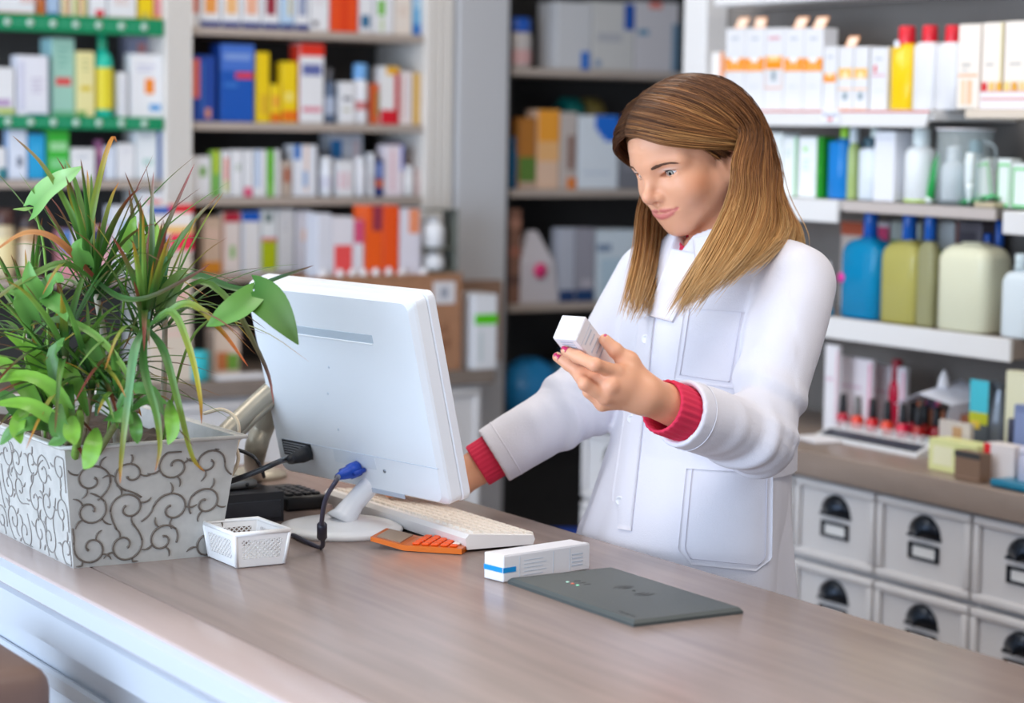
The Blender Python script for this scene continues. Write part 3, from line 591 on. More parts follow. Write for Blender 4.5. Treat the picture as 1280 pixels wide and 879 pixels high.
for i in range(5):
    x0 = 906 + 24.4 * i
    pr = band(.475, .635) if i != 2 else [(.05, .95, .50, .66, OB), (.2, .8, .60, .66, (255, 210, 140)), (.05, .95, .26, .28, (240, 190, 170)), (.05, .08, .26, .55, (240, 190, 170)), (.92, .95, .26, .55, (240, 190, 170)), (.4, .62, .36, .48, (150, 165, 175)), (.2, .8, .86, .9, (220, 170, 180))]
    o = stX('carton', '%s of five tall white cartons with orange band on top shelf' % lp[i], 'carton', x0, x0 + 24.2, 36, Z1, (226, 226, 230), pr, d=.042, group=g, yb=100)
    if i in (0, 1, 3, 4): flapX(o, 0, .132 + .0, .036, .55 if i != 1 else .25, hh=.030 if i != 1 else .026)
for i, (x0, x1) in enumerate(((1028.5, 1046), (1047, 1066), (1066.5, 1085))):
    o = stX('carton', '%s of three shorter white cartons with orange band on top shelf' % ('left', 'middle', 'right')[i], 'carton', x0, x1, 59, Z1, (226, 226, 230),
        [(.05, .95, .44, .58, OB), (.3, .7, .52, .585, (255, 225, 180)), (.3, .7, .82, .86, (190, 195, 205))] if i == 0 else [(.05, .95, .5, .66, (250, 190, 90)), (.3, .7, .5, .6, (252, 226, 180)), (.05, .95, .32, .345, (248, 190, 140)), (.05, .95, .01, .03, (248, 190, 140)), (.35, .7, .16, .28, (150, 165, 175))], d=.042, group='shorter orange-banded cartons on the top shelf', yb=100)
    if i == 1: flapX(o, 0, .102, .032, .5, hh=.026)
stX('carton', 'small white carton at far left end of top shelf', 'carton', 888, 905, 66, Z1, (244, 240, 238), [(.7, 1, .3, 1, (240, 150, 90)), (0, .6, .1, .2, (170, 215, 215))], d=.04, yb=100, X=RX + .05)
stX('carton', 'slim white carton with red drop mark beside the yellow bottle', 'carton', 1087, 1109, 60, Z1, (226, 226, 230), [(.22, .38, .6, .72, (215, 40, 60)), (.1, .9, .54, .57, (225, 175, 190)), (.3, .7, .8, .84, (190, 195, 205)), (.2, .8, .3, .32, (215, 220, 230))], d=.035, yb=100)
b = btX('translucent yellow bottle with red cap on top shelf', 1110, 1136.5, 33, Z1, (236, 196, 20), (222, 30, 50), yb=100, neck=.8, caph=.21, capr=.0185, shoulder=.96, sy=.6, power=4, rough=.15)
MB().cbox(-.0165, -.001, -.0215, -.0185, .1315, .146, .001).build('cap_sticker', M((236, 240, 250), .4), b)
for x0, x1, s in ((1137.5, 1165.5, 'left'), (1166, 1194.5, 'right')):
    b = btX('white bottle with red cap on top shelf, %s one of two' % s, x0, x1, 32, Z1, (226, 226, 230), (222, 30, 50), group='white bottles with red caps', yb=100, neck=.8, caph=.20, capr=.0165, shoulder=.95, sy=.6, power=4, rough=.3)
    if s == 'left':
        q = MB().box(-.012, .010, -.0145, -.0138, .110, .1135).box(-.014, -.006, -.0145, -.0138, .094, .100).box(-.012, .010, -.0145, -.0138, .06, .062).box(-.012, .006, -.0145, -.0138, .064, .066)
        q.build('label_print', M((120, 150, 180), .5), b)
for i, (x0, x1, yt) in enumerate(((1196, 1224, 31), (1226, 1252, 29), (1254, 1290, 27))):
    stX('carton', '%s tall cream carton beside the red-capped bottles on top shelf' % ('first', 'second', 'third')[i], 'carton', x0, x1, yt, Z1 + .003, (246, 236, 226),
        [(.2, .6, .5, .54, (200, 195, 190)), (.2, .5, .44, .47, (215, 210, 205)), (.05, .95, .38, .41, (246, 190, 150)), (.2, .4, .05, .34, (248, 215, 180)), (.5, .7, .05, .34, (250, 200, 160))] if i == 0 else [(.2, .6, .5, .53, (200, 195, 190)), (.94, 1, 0, 1, (226, 214, 120))], d=.045, group='tall cream cartons on the top shelf', yb=100)
a, b_ = rspan(1225, 1292, 100, RX + .012)
t = empty('display_tray', 'low white tray with lime and red triangles in front of cream cartons', 'tray', (RX + .012, (a + b_) / 2, Z1 + .003), R90); w = a - b_
MB().cbox(-w / 2, w / 2, 0, .003, 0, .036, .001).box(-w / 2, w / 2, .003, .017, 0, .002).build('tray_front', M((242, 236, 240), .45), t)
for i in range(7):
    x = -w / 2 + (i + .5) * w / 7; q = MB().prism([(x - .007, .0365), (x + .007, .0365), (x + .006, .055), (x, .051), (x - .006, .055)], .0005, .0025, 'y')
    q.build('tray_point', M(((225, 40, 50), (245, 205, 120), (240, 180, 60), (250, 220, 140), (235, 170, 60), (246, 215, 150), (240, 190, 60))[i], .45), t)
MB().box(-w / 2, w / 2, -.0006, 0, .034, .0365).box(-w / 2 + .005, w / 2 - .004, -.0006, 0, .018, .023).build('tray_print', M((226, 175, 170), .5), t)
# hanging shelf card: brand lettering over a red triangle
t = empty('shelf_card', 'white shelf card with grey lettering and red triangle on top shelf edge', 'sign', (RX - .008, yat(1042, 145), 1.5965), R90)
MB().cbox(-.030, .030, -.0012, 0, -.013, .0135, .0005).build('card', M((244, 244, 248), .5), t)
text_mesh('lettering', 'Eucerin', .0165, M((120, 130, 165), .5), t, Matrix.Translation((0, -.0014, -.002)) @ Matrix.Rotation(math.pi / 2, 4, 'X'))
MB().prism([(-.012, -.0045), (.012, -.0045), (0, -.012)], -.0018, -.0012, 'y').build('triangle', M((235, 110, 110), .5), t)
# ---- second shelf
g2 = 'green and white products on the second cosmetics shelf'
stX('carton', 'wide white carton half hidden by the hair on second shelf', 'carton', 940, 977, 167, Z2, (240, 246, 246), txt(.5, .7, (200, 225, 210), 3, .4), X=RX + .02, group=g2, yb=210)
stX('carton', 'white carton with pale green right edge on second shelf', 'carton', 978, 996, 172, Z2, (240, 244, 246), [(.85, 1, 0, 1, (130, 205, 140))] + txt(.2, .75, (205, 225, 215), 2, .4), X=RX + .02, group=g2, yb=210)
stX('carton', 'white carton with small green leaf mark on second shelf', 'carton', 998, 1020, 172, Z2, (242, 246, 248), [(.25, .5, .76, .84, (180, 235, 160))] + txt(.25, .6, (205, 230, 215), 3, .4), X=RX + .02, group=g2, yb=210)
stX('carton', 'thin dark green carton beside the blue bottle', 'carton', 1020.5, 1028, 172, Z2, (20, 140, 20), [(.3, .7, .4, .5, (60, 170, 50))], X=RX + .02, d=.04, group=g2, yb=210)
bb = btX('blue bottle with lime green cap on second shelf', 1030, 1053, 158, Z2, (20, 125, 205), (150, 205, 30), X=RX + .02, group=g2, yb=210, neck=.45, caph=.17, capr=.0105, shoulder=.93, power=3)
for z in (.05, .075, .10, .12): MB().lathe([(.0035, 0), (.0035, .0008)], 8).xform(Matrix.Translation((-.004, -.0206, z * .85)) @ Matrix.Rotation(math.pi / 2, 4, 'X')).build('print_dot', M((150, 205, 245), .5), bb)
btX('clear olive-green bottle behind the white dispenser', 1054, 1066, 160, Z2, (170, 190, 120), (214, 222, 226), X=RX + .035, group=g2, yb=210, neck=.6, caph=.2, rough=.15)
b = btX('white squat bottle with dark teal collar on second shelf', 1067, 1091, 172, Z2, (232, 240, 248), (40, 75, 90), X=RX + .025, group=g2, yb=210, neck=.5, caph=.14, shoulder=.9, sy=.7)
btX('slim clear spray bottle with white nozzle on second shelf', 1079, 1091, 160, Z2, (190, 225, 220), (240, 250, 245), X=RX + .075, group=g2, yb=210, neck=.5, caph=.3)
stX('carton', 'tall plain white carton between the two white bottles', 'carton', 1092, 1118, 165, Z2, (240, 241, 248), [(.1, .9, .88, .91, (220, 222, 235))], X=RX + .02, group=g2, yb=210)
btX('tall white pump bottle with tapering neck on second shelf', 1122, 1150, 160, Z2, (240, 244, 246), (232, 240, 240), X=RX + .02, group=g2, yb=210, neck=.5, caph=.22, shoulder=.78, band=(.02, .06, (200, 230, 90)))
a = onX(1153, 235, RX + .03); 
t = empty('squeeze_tube', 'green tube leaning beside the clear beaker on second shelf', 'tube', (RX + .05, float(a[1]), Z2 + .002), R90)
MB().lathe([(.010, 0), (.011, .003), (.0095, .085), (.002, .108)], 14, sy=.8).xform(Matrix.Rotation(.22, 4, 'Y')).build('tube_body', M((20, 160, 70), .35), t)
MB().lathe([(.0125, 0), (.0125, .012)], 14, sy=.8).build('tube_cap', M((240, 246, 244), .4), t)
# clear beaker with bottles in it
a, b_ = rspan(1163, 1212, 210, RX + .03); r = (a - b_) / 2; yb_ = (a + b_) / 2
t = empty('clear_beaker', 'clear plastic beaker with handle holding white bottles on second shelf', 'beaker', (RX + .012 + r, yb_, Z2 + .001), R90)
m_glass = M((226, 240, 244), .06, alpha=.22)
hb = rz_(1186, 161, RX + .03) - Z2
MB().lathe([(r * .92, 0), (r, .004), (r, hb), (r * .94, hb), (r * .94, .006), (.001, .006)], 28, cap=False).build('beaker_wall', m_glass, t)
MB().lathe([(r, hb - .004), (r * 1.05, hb - .002), (r * 1.05, hb), (r * .94, hb)], 28, cap=False).build('rim', M((236, 232, 236), .25), t)
MB().tube(spline([(r * .9, 0, hb * .85), (r * 1.5, 0, hb * .75), (r * 1.45, 0, hb * .45), (r * .95, 0, hb * .35)], 6), .0035, 8).build('handle', m_glass, t)
bottle('small white bottle standing inside the clear beaker', (RX + .012 + r * .75, yb_ + r * .3, Z2 + .009), r * .42, hb * .72, (238, 242, 248), (232, 236, 242), None, neck=.5, caph=.25)
bottle('pale grey-blue bottle inside the clear beaker at right', (RX + .012 + r * 1.1, yb_ - r * .45, Z2 + .009), r * .36, hb * .8, (200, 215, 224), (120, 160, 175), None, neck=.6, caph=.2)
# white tube standing on its flat seal in front of the beaker
yt_ = yat(1206, 200, RX + .0)
t = empty('squeeze_tube', 'white tube with teal edge beside the clear beaker', 'tube', (RX + .012, yat(1213, 200, RX + .012), Z2 + .004), R90)
MB().lathe([(.0105, .045), (.011, .05), (.0115, .09), (.009, .105)], 16, sy=.85).lathe([(.002, .0), (.0025, .002), (.0085, .03), (.0105, .045)], 16, sy=.85).build('tube_body', M((232, 242, 244), .35), t)
# green and white packs heaped at the right
gg = 'green-trimmed packs heaped at the right end'
for i, (x0, x1, yt, zz, tilt, ds) in enumerate(((1220, 1243, 200, 0, .22, 'tilted white pack with green edge leaning on the heap'), (1246, 1263, 199, 0, 0, 'white pack with pale green frame print standing in the heap'), (1264, 1292, 205, 0, 0, 'white pack with green frame print at the right edge'))):
    o = stX('carton', ds, 'carton', x0, x1, yt, Z2 + (.012 if i == 0 else .0), (236, 244, 242), [(.05, .95, .02, .08, (90, 205, 110)), (.05, .12, .02, .9, (110, 215, 120)), (.88, .95, .02, .9, (120, 220, 130)), (.05, .95, .85, .9, (120, 220, 130))], X=RX + .035 + .03 * (i == 0), d=.03, group=gg, yb=230)
    o.rotation_euler[1] = tilt * -1 if i == 0 else 0
for i, (x, c, ds) in enumerate(((1212, (40, 170, 90), 'shiny green sachet lying at front of second shelf'), (1236, (60, 190, 110), 'bright green flat packet on a beige packet'))):
    y = yat(x, 245, RX + .02); q = MB(); nu, nv = 9, 5; vs = []
    for iu in range(nu):
        for iv in range(nv):
            u = iu / (nu - 1) - .5; v = iv / (nv - 1) - .5
            vs.append((u * .045, v * .034, .010 + .006 * (1 - 4 * u * u) * (1 - 4 * v * v) + .002 * math.sin(9 * u + 5 * v)))
    lo = [(a_, b2, max(.0005, .008 - .006 * (1 - (2 * a_ / .045) ** 2))) for a_, b2, c2 in vs]; n = nu * nv
    fs = [(iu * nv + iv, (iu + 1) * nv + iv, (iu + 1) * nv + iv + 1, iu * nv + iv + 1) for iu in range(nu - 1) for iv in range(nv - 1)]
    q.add(vs + lo, fs + [tuple(n + k for k in f[::-1]) for f in fs] , True)
    o = q.build('sachet', M(c, .25)); o.location = (RX + .022, y, Z2 + (.001 if i == 0 else .011)); o.rotation_euler = (0, 0, R90 + .3 * i); tag(o, ds, 'sachet', 'sachets on the second shelf')
o = carton('carton', 'flat beige packet under the bright green packet', 'carton', None, (RX + .006, yat(1236, 250, RX + .02), Z2 + .001), R90, .055, .03, .010, (205, 190, 160))
# ---- bottles on the lower white shelf
g3 = 'large bottles on the lower white shelf'
def big(label, x0, x1, ycap, ysh, body, cap, X=RX + .022, trans=0., capr=.0155, rough=.10, capless=False, sticker=None):
    a, b = rspan(x0, x1, 360, X); r = (a - b) / 2; hs = rz_((x0 + x1) / 2, ysh, X) - Z3; sy = .62
    t = empty('bottle', label, 'bottle', (X + r * sy, (a + b) / 2, Z3 + .001), R90, g3)
    prof = [(r * .93, 0), (r, .004), (r, hs * .80)]
    for k in range(1, 7):
        an = math.pi / 2 * k / 6; prof.append((r * .40 + r * .60 * math.cos(an), hs * .80 + hs * .20 * math.sin(an)))
    prof.append((r * .38, hs + .004))
    MB().lathe(prof, 40, sy=sy, power=4.6).build('body', M(body, rough, trans=trans, ior=1.33), t)
    if not capless:
        hc = rz_((x0 + x1) / 2, ycap, X) - Z3
        MB().lathe([(capr * .8, hs + .003), (capr, hs + .005), (capr, hc - .004), (capr * .9, hc)], 18).build('cap', M(cap, .25), t)
        MB().lathe([(capr * 1.12, hs + .004), (capr * 1.12, hs + .010)], 18).build('collar', M(tuple(int(v * .9) for v in cap), .25), t)
    if sticker: 
        MB().lathe([(.011, 0), (.011, .001)], 14).xform(Matrix.Translation((-r * .8, -r * sy * .98, hs * .5)) @ Matrix.Rotation(math.pi / 2, 4, 'X')).build('sticker', M(sticker, .4), t)
    return t
big('turquoise blue bottle with blue cap and pink sticker, leftmost large bottle', 1046, 1093, 266, 300, (20, 160, 215), (20, 95, 190), trans=.35, sticker=(240, 60, 170))
big('clear bottle of pale yellow liquid with blue cap beside blue bottle', 1096, 1142, 268, 303, (216, 208, 120), (20, 95, 190), trans=.35)
big('narrow clear grey-yellow bottle with blue cap beside the cream bottle', 1144, 1164, 271, 303, (186, 184, 140), (20, 95, 190), trans=.35, capr=.0125)
big('large square cream bottle without cap on lower white shelf', 1166, 1229, 300, 306, (232, 232, 205), (230, 230, 210), X=RX + .012, rough=.2, capless=True)
t = big('white and pale blue bottle at right edge of lower shelf', 1249, 1284, 318, 340, (228, 238, 244), (226, 240, 244), X=RX + .02)
MB().lathe([(.0262, .004), (.0262, .025)], 32, sy=.62, power=3.2, cap=False).build('label_band', M((130, 200, 225), .4), t)
for i, (x0, x1, yt, ds) in enumerate(((1222, 1232, 293, 'short'), (1234, 1246, 276, 'tall'))):
    btX('%s blue-capped white bottle behind the cream bottle' % ds, x0 - 3, x1 + 3, yt, Z3, (214, 226, 236), (10, 90, 190), X=RX + .10, group='blue-capped bottles behind the cream bottle', neck=.7, caph=.2 if i == 0 else .28, capr=.009, shoulder=.9)
gb = 'cartons at the back of the lower white shelf'
for i, (x0, x1, yt, c, pr_, ds) in enumerate(((1050, 1078, 278, (206, 190, 180), [(0, 1, .85, 1, (190, 90, 60))], 'white carton with rust top behind the blue bottle'), (1080, 1110, 278, (214, 208, 214), [(.5, 1, .8, .95, (200, 60, 110))], 'white carton with pink mark behind the large bottles'), (1112, 1148, 278, (206, 214, 206), [(0, 1, .7, .8, (120, 180, 70)), (0, 1, .5, .58, (120, 190, 190))], 'white carton with green line behind the large bottles'), (1172, 1192, 278, (210, 214, 216), [(0, 1, .6, .72, (110, 180, 80))], 'pale carton with green band behind the cream bottle'), (1194, 1226, 278, (120, 114, 124), [(.1, .8, .6, .9, (90, 85, 96)), (0, .06, 0, 1, (170, 90, 60))], 'dark grey carton behind the cream bottle'))):
    stX('carton', ds, 'carton', x0, x1, yt, Z3, c, pr_, X=RX + .15, d=.06, group=gb, yb=330)
t = empty('squeeze_tube', 'white tube standing on its cap beside the blue bottle', 'tube', (RX + .03, yat(1036, 350, RX + .03), Z3 + .001), R90)
MB().lathe([(.013, 0), (.013, .014)], 16).build('tube_cap', M((70, 170, 215), .35), t)
MB().lathe([(.0135, .014), (.0135, .05), (.008, .10), (.002, .118)], 16, sy=.75).build('tube_body', M((236, 234, 240), .4), t)
# ---- things on the drawer worktop
ZT = .9
def gx(x, y): return G(x, y, ZT)
# nail polish stand with clear tier and black keyboard-like swatch strip
p0, p1 = gx(1046, 545), gx(1150, 572)
t = empty('nail_polish_stand', 'white sloped counter stand with dark swatch strip for nail polishes', 'stand', (float(p0[0]), (p0[1] + p1[1]) / 2, ZT), R90)
w = float(p0[1] - p1[1])
MB().prism([(-.062, 0), (.075, 0), (.075, .022), (-.020, .022), (-.062, .006)], -w / 2, w / 2, 'x').build('stand_body', M((236, 238, 242), .3), t)
sl = Matrix.Translation((0, -.041, .0142)) @ Matrix.Rotation(math.atan2(.016, .042), 4, 'X')
MB().box(-w / 2 + .012, w / 2 - .012, -.016, .016, 0, .0012).xform(sl).build('swatch_strip', M((58, 62, 74), .4), t)
q = MB()
for i in range(15):
    x = -w / 2 + .016 + i * (w - .032) / 14; q.box(x - .0045, x + .0045, -.013, .013, .0012, .0022)
q.xform(sl).build('swatch', M((74, 78, 92), .3), t)
MB().box(-w / 2 + .004, w / 2 - .004, -.014, -.012, .022, .038).box(-w / 2 + .004, w / 2 - .004, .04, .042, .022, .038).build('clear_rail', m_glass, t)
for i, x in enumerate((-w * .36, -.0, w * .36)): MB().lathe([(.0045, 0), (.0035, .010), (.002, .012)], 10).xform(Matrix.Translation((x, -.018, .022))).build('peg', M((240, 240, 244), .35), t)
cols = [(190, 10, 50), (235, 60, 30), (215, 25, 35), (232, 70, 45), (222, 30, 70), (170, 20, 20), (150, 15, 30), (120, 10, 25)]
words_ = ['crimson', 'orange-red', 'scarlet', 'coral red', 'pink-red', 'brick red', 'wine red', 'dark maroon']
n0 = t.location
def polish(lx, ly, c, label, hcap=.040, capc=(28, 30, 36)):
    loc = (n0.x + ly, n0.y - lx, ZT + .023)
    b = empty('nail_polish_bottle', label, 'nail polish', loc, R90, 'nail polish bottles on the white stand')
    MB().lathe([(.0110, 0), (.0130, .003), (.0130, .022), (.009, .029), (.005, .031)], 14, power=3).build('glass', M(c, .1, coat=.6), b)
    MB().lathe([(.0085, .030), (.0090, .033), (.0070, .030 + hcap), (.0055, .0315 + hcap)], 14).build('cap', M(capc, .35), b)
for i in range(6):
    polish(-w / 2 + .014 + i * (w - .028) / 6.2, .004, cols[i], '%s nail polish bottle with black cap, %s in the front row' % (words_[i], ORD[i]), capc=(28, 30, 36) if i != 1 else (120, 118, 120))
for i in range(4):
    polish(w / 2 - .125 + i * .036, .036, cols[(4 + i) % 8], '%s nail polish bottle with black cap, %s in the back row' % (words_[(4 + i) % 8], ORD[i]))
# cup of slim lip pencils behind
pc = np.array([n0.x + .12, n0.y + .005, ZT])
t = empty('pencil_cup', 'white cup behind the nail polishes holding lip pencils', 'cup', tuple(pc))
MB().lathe([(.022, 0), (.026, .055), (.024, .055), (.021, .004)], 18).build('cup_wall', M((240, 238, 242), .3), t)
for i, c in enumerate(((225, 70, 120), (90, 60, 130), (40, 130, 120), (230, 110, 60), (200, 50, 90), (120, 90, 170), (235, 120, 140))):
    a = i * .9; b = MB().tube([(0, 0, 0), (0, 0, .078), (0, 0, .085)], [.0025, .0025, .0008], 6)
    o = b.build('lip_pencil', M(c, .4)); o.location = (pc[0] + .010 * math.cos(a), pc[1] + .010 * math.sin(a), ZT + .007); o.rotation_euler = (.16 * math.sin(a) * -1, .16 * math.cos(a), 0)
    tag(o, '%s lip pencil in the white cup behind the nail polishes' % ('pink', 'violet', 'green', 'orange', 'crimson', 'lilac', 'rose')[i], 'pencil', 'lip pencils in the cup')
# white booklets standing behind, red bottle
def lX(px_, py, X): return yat(px_, py, X)
for i, (x0, x1, yt, c, ds) in enumerate(((1030, 1047, 432, (232, 230, 236), 'white upright booklet at left of the nail polishes'), (1048, 1090, 448, (240, 232, 238), 'wide white leaflet holder behind the nail polishes'), (1092, 1132, 458, (238, 234, 240), 'white leaflet holder behind the pencil cup'))):
    stX('booklet', ds, 'booklet', x0, x1, yt, ZT, c, [(.9, .96, .05, .95, (235, 150, 180)), (.1, .7, .6, .64, (225, 200, 215))], X=RX + .0 + .05 * i, d=.012, group='booklets behind the nail polishes', yb=480)
btX('small red bottle with dark red cap behind the pencil cup', 1107, 1120, 450, ZT, (200, 20, 60), (160, 10, 40), X=RX + .09, yb=480, neck=.6, caph=.25)
# crumpled white folded sheet on a stack
t = empty('paper_roof', 'white folded paper sheet tented over a brown box on the worktop', 'paper', (RX + .06, yat(1180, 480, RX + .06), ZT + .062), R90)
wq = .085
MB().add([(-wq, -.06, .030), (0, -.07, .062), (wq * .9, -.05, .045), (-wq * .8, .05, .042), (0, .05, .085), (wq, .05, .052), (wq * .8, -.055, .0), (wq * .95, .05, .01)], [(0, 1, 4, 3), (1, 2, 5, 4), (2, 6, 7, 5)]).build('sheet', M((226, 232, 248), .6), t)
so = bpy.data.objects[t.children[0].name]; md = so.modifiers.new('thick', 'SOLIDIFY'); md.thickness = .0012
MB().lathe([(.006, .0), (.014, .01), (.010, .03), (.003, .045)], 8, smooth=False).xform(Matrix.Translation((.0, .0, .062))).build('crumpled_corner', M((238, 238, 244), .7), t)
carton('box', 'brown box under the folded white sheet on the worktop', 'box', None, (RX + .04, yat(1188, 500, RX + .04), ZT + .001), R90, .13, .08, .085, (150, 92, 66))
stX('carton', 'slim upright carton with sky and landscape print on the worktop', 'carton', 1212, 1236, 476, ZT, (90, 100, 110), [(0, 1, .62, 1, (70, 195, 215)), (0, 1, .48, .62, (190, 195, 40)), (.1, .6, .42, .52, (230, 200, 70)), (0, 1, 0, .25, (205, 210, 130))], X=RX - .02, d=.03, yb=500)
# glossy clear-wrapped flask
t = empty('wrapped_bottle', 'grey clear-wrapped bottle beside the landscape carton', 'bottle', (RX + .0, yat(1250, 500, RX + .0), ZT + .001), R90)
MB().lathe([(.018, 0), (.02, .01), (.019, .09), (.013, .13), (.008, .155), (.016, .17)], 14, smooth=False).build('wrapper', M((120, 128, 140), .15, metal=.3), t)
stX('carton', 'pale cream upright carton at the right edge of the worktop', 'carton', 1256, 1290, 466, ZT, (232, 230, 200), [(.2, .8, .5, .52, (200, 200, 180))], X=RX - .01, d=.03, yb=500)
stX('carton', 'blue-grey carton at the right edge in front of cream carton', 'carton', 1266, 1292, 508, ZT, (120, 135, 180), [(.1, .9, .1, .9, (135, 150, 195))], X=RX - .05, d=.03, yb=540)
btX('small red and dark bottle between flask and blue-grey carton', 1254, 1264, 524, ZT, (160, 40, 50), (70, 70, 90), X=RX - .03, yb=540, neck=.6, caph=.5)
# sample boxes, square tin, red-ended white box, turquoise folder
stX('sample_box', 'pale lime open sample box at right of nail polish stand', 'box', 1160, 1222, 553, ZT, (228, 230, 165), [(.1, .5, .2, .8, (238, 236, 200)), (.55, .9, .1, .9, (215, 220, 150))], X=3.0, d=.05, yb=570)
stX('sample_card', 'beige folded card standing in the lime sample box', 'card', 1172, 1212, 528, ZT + .002, (206, 196, 190), [(.45, .75, .2, .9, (190, 150, 110))], X=3.06, d=.012, yb=560)
stX('tin', 'small square brown metal tin on the worktop front', 'tin', 1192, 1225, 566, ZT, (132, 104, 84), [(0, 1, .8, 1, (52, 52, 54)), (.1, .9, .1, .14, (160, 130, 110))], X=2.962, d=.030, yb=590)
stX('carton', 'white carton with red end lying on the worktop', 'carton', 1229, 1268, 557, ZT, (236, 228, 228), [(0, .22, 0, 1, (232, 40, 50))], X=3.005, d=.04, yb=570)
btX('clear pot with wire hoop at right edge of worktop', 1266, 1290, 560, ZT, (205, 206, 228), (214, 214, 232), X=2.99, yb=570, name='pot', cat='pot', neck=.85, caph=.15)
o = MB().cbox(-.12, 0, -.055, .055, 0, .015, .006, 3).build('folder', M((0, 116, 150), .3)); pp = G(1218, 610, ZT); o.location = (2.957 + .055, float(pp[1]), ZT + .001); o.rotation_euler = (0, 0, R90 + math.pi)
tag(o, 'turquoise rounded case lying at right end of the worktop', 'case')
o = MB().cbox(-.05, .05, -.035, .035, 0, .003, .001).cbox(-.046, .05, -.033, .036, .003, .005, .001).build('leaflet', M((240, 240, 246), .6)); pp = G(1010, 552, ZT); o.location = (float(pp[0]) + .03, float(pp[1]), ZT + .001); o.rotation_euler = (0, 0, 1.4)
tag(o, 'white leaflet lying on the worktop beside the coat', 'leaflet')
# ================================================================== sales counter and what lies on it
m_counter = M((152, 134, 127), .26, noise=.13, nscale=26, stretch=(1.6, .10, 1), bump=.04, bscale=120)
m_strip = M((196, 176, 172), .25, noise=.05, nscale=20, stretch=(1.5, .1, 1))
m_cw = M((190, 196, 206), .35)
t = empty('sales_counter', 'long white-fronted sales counter with brown wood-look top', 'counter', (1.0, 2.6, 0))
MB().cbox(.08, .81, -2.2, 1.0, CH - .04, CH, .003, 2).build('countertop', m_counter, t)
MB().cbox(.0, .079, -2.2, 1.0, CH - .04, CH, .003, 2).build('edge_board', m_strip, t)
prof = [(.0, CH - .004), (-.010, CH - .010), (-.012, CH - .030), (.004, CH - .034), (.004, CH - .040), (-.004, CH - .044), (-.004, CH - .085), (.014, CH - .092), (.018, CH - .10), (.06, CH - .10), (.06, CH - .004)]
MB().prism(prof, -2.2, 1.0, 'y').build('moulding', m_cw, t)
MB().box(.03, .78, -2.15, .96, .08, CH - .042).build('front_panel', m_cw, t)
for y0 in (-1.5, -.75, 0):
    q = MB()
    for a, b, c, d in ((y0 + .04, y0 + .71, .80, .825), (y0 + .04, y0 + .71, .16, .185), (y0 + .04, y0 + .065, .185, .80), (y0 + .685, y0 + .71, .185, .80)): q.cbox(.018, .03, a, b, c, d, .004)
    q.build('panel_frame', m_cw, t)
MB().box(.06, .75, -2.1, .92, 0, .08).build('plinth', M((120, 116, 116), .5), t)
# stool by the counter front, only its brown padded back shows
pp = onX(2, 850, .86)
t = empty('bar_stool', 'brown upholstered seat back at lower left in front of the counter', 'stool', (.86, float(pp[1]) + .11, 0))
MB().cbox(-.05, .05, -.16, .17, .79, .912, .028, 4).build('backrest', M((112, 86, 76), .5, bump=.1), t)
MB().cbox(-.35, .02, -.17, .17, .60, .66, .02, 3).build('seat', M((112, 86, 76), .5), t)
for sx in (-.30, .0):
    for sy in (-.13, .13): MB().tube([(sx, sy, .60), (sx, sy, 0)], .014, 8).build('leg', M((50, 44, 42), .4), t)
for sy in (-.12, .12): MB().tube([(.0, sy, .64), (.0, sy, .82)], .012, 8).build('back_post', M((50, 44, 42), .4), t)
# ---- contactless pad
m_pad = M((74, 80, 80), .5, bump=.1, bscale=900)
t = empty('contactless_pad', 'flat dark grey contactless reader pad with wave symbol on the counter', 'card reader', (1.607, 2.342, CH))
q = MB(); w_, l_, h_ = .083, .147, .008
q.add([(-w_, -l_, 0), (w_, -l_, 0), (w_, l_, 0), (-w_, l_, 0), (-w_, -l_, .004), (w_, -l_, .004), (w_, l_, .004), (-w_, l_, .004), (-w_ + .004, -l_ + .004, h_), (w_ - .004, -l_ + .004, h_), (w_ - .004, l_ - .004, h_), (-w_ + .004, l_ - .004, h_)],
      [(3, 2, 1, 0), (0, 1, 5, 4), (1, 2, 6, 5), (2, 3, 7, 6), (3, 0, 4, 7), (4, 5, 9, 8), (5, 6, 10, 9), (6, 7, 11, 10), (7, 4, 8, 11), (8, 9, 10, 11)])
q.build('plate', m_pad, t)
ink = M((46, 50, 50), .5)
for s in (-1, 1):
    for i, r in enumerate((.010, .017, .024)):
        pts = [(.018 + r * .9 * math.sin(a) * 1.0, s * (.007 + r * math.cos(a)), h_ + .0004) for a in np.linspace(-.85, .85, 11)]
        b = MB(); vs = []
        for (x, y, z) in pts:
            vs += [(x, y - .0013, z), (x, y + .0013, z)]
        b.add(vs, [(2 * k, 2 * k + 2, 2 * k + 3, 2 * k + 1) for k in range(10)]); b.build('wave_mark', ink, t)
MB().lathe([(.0022, 0), (.0022, .0004)], 10, c=(.018, 0, h_)).build('wave_dot', ink, t)
for i, c in enumerate(((190, 235, 215), (235, 120, 90), (150, 235, 190))):
    MB().lathe([(.0026, 0), (.002, .0008)], 10, c=(-.028 - .0 * i, .086 - .012 * i, h_)).build('status_light', M(c, .3), t)
    MB().box(-.018, -.008, .0845 - .012 * i, .0875 - .012 * i, h_, h_ + .0003).build('icon_mark', ink, t)
q = MB()
for i in range(6): q.box(-.070 + .002 * (i % 2), -.066, -.128 + i * .0062, -.1235 + i * .0062, h_, h_ + .0003)
q.build('fine_print', ink, t)['kind'] = 'stuff'
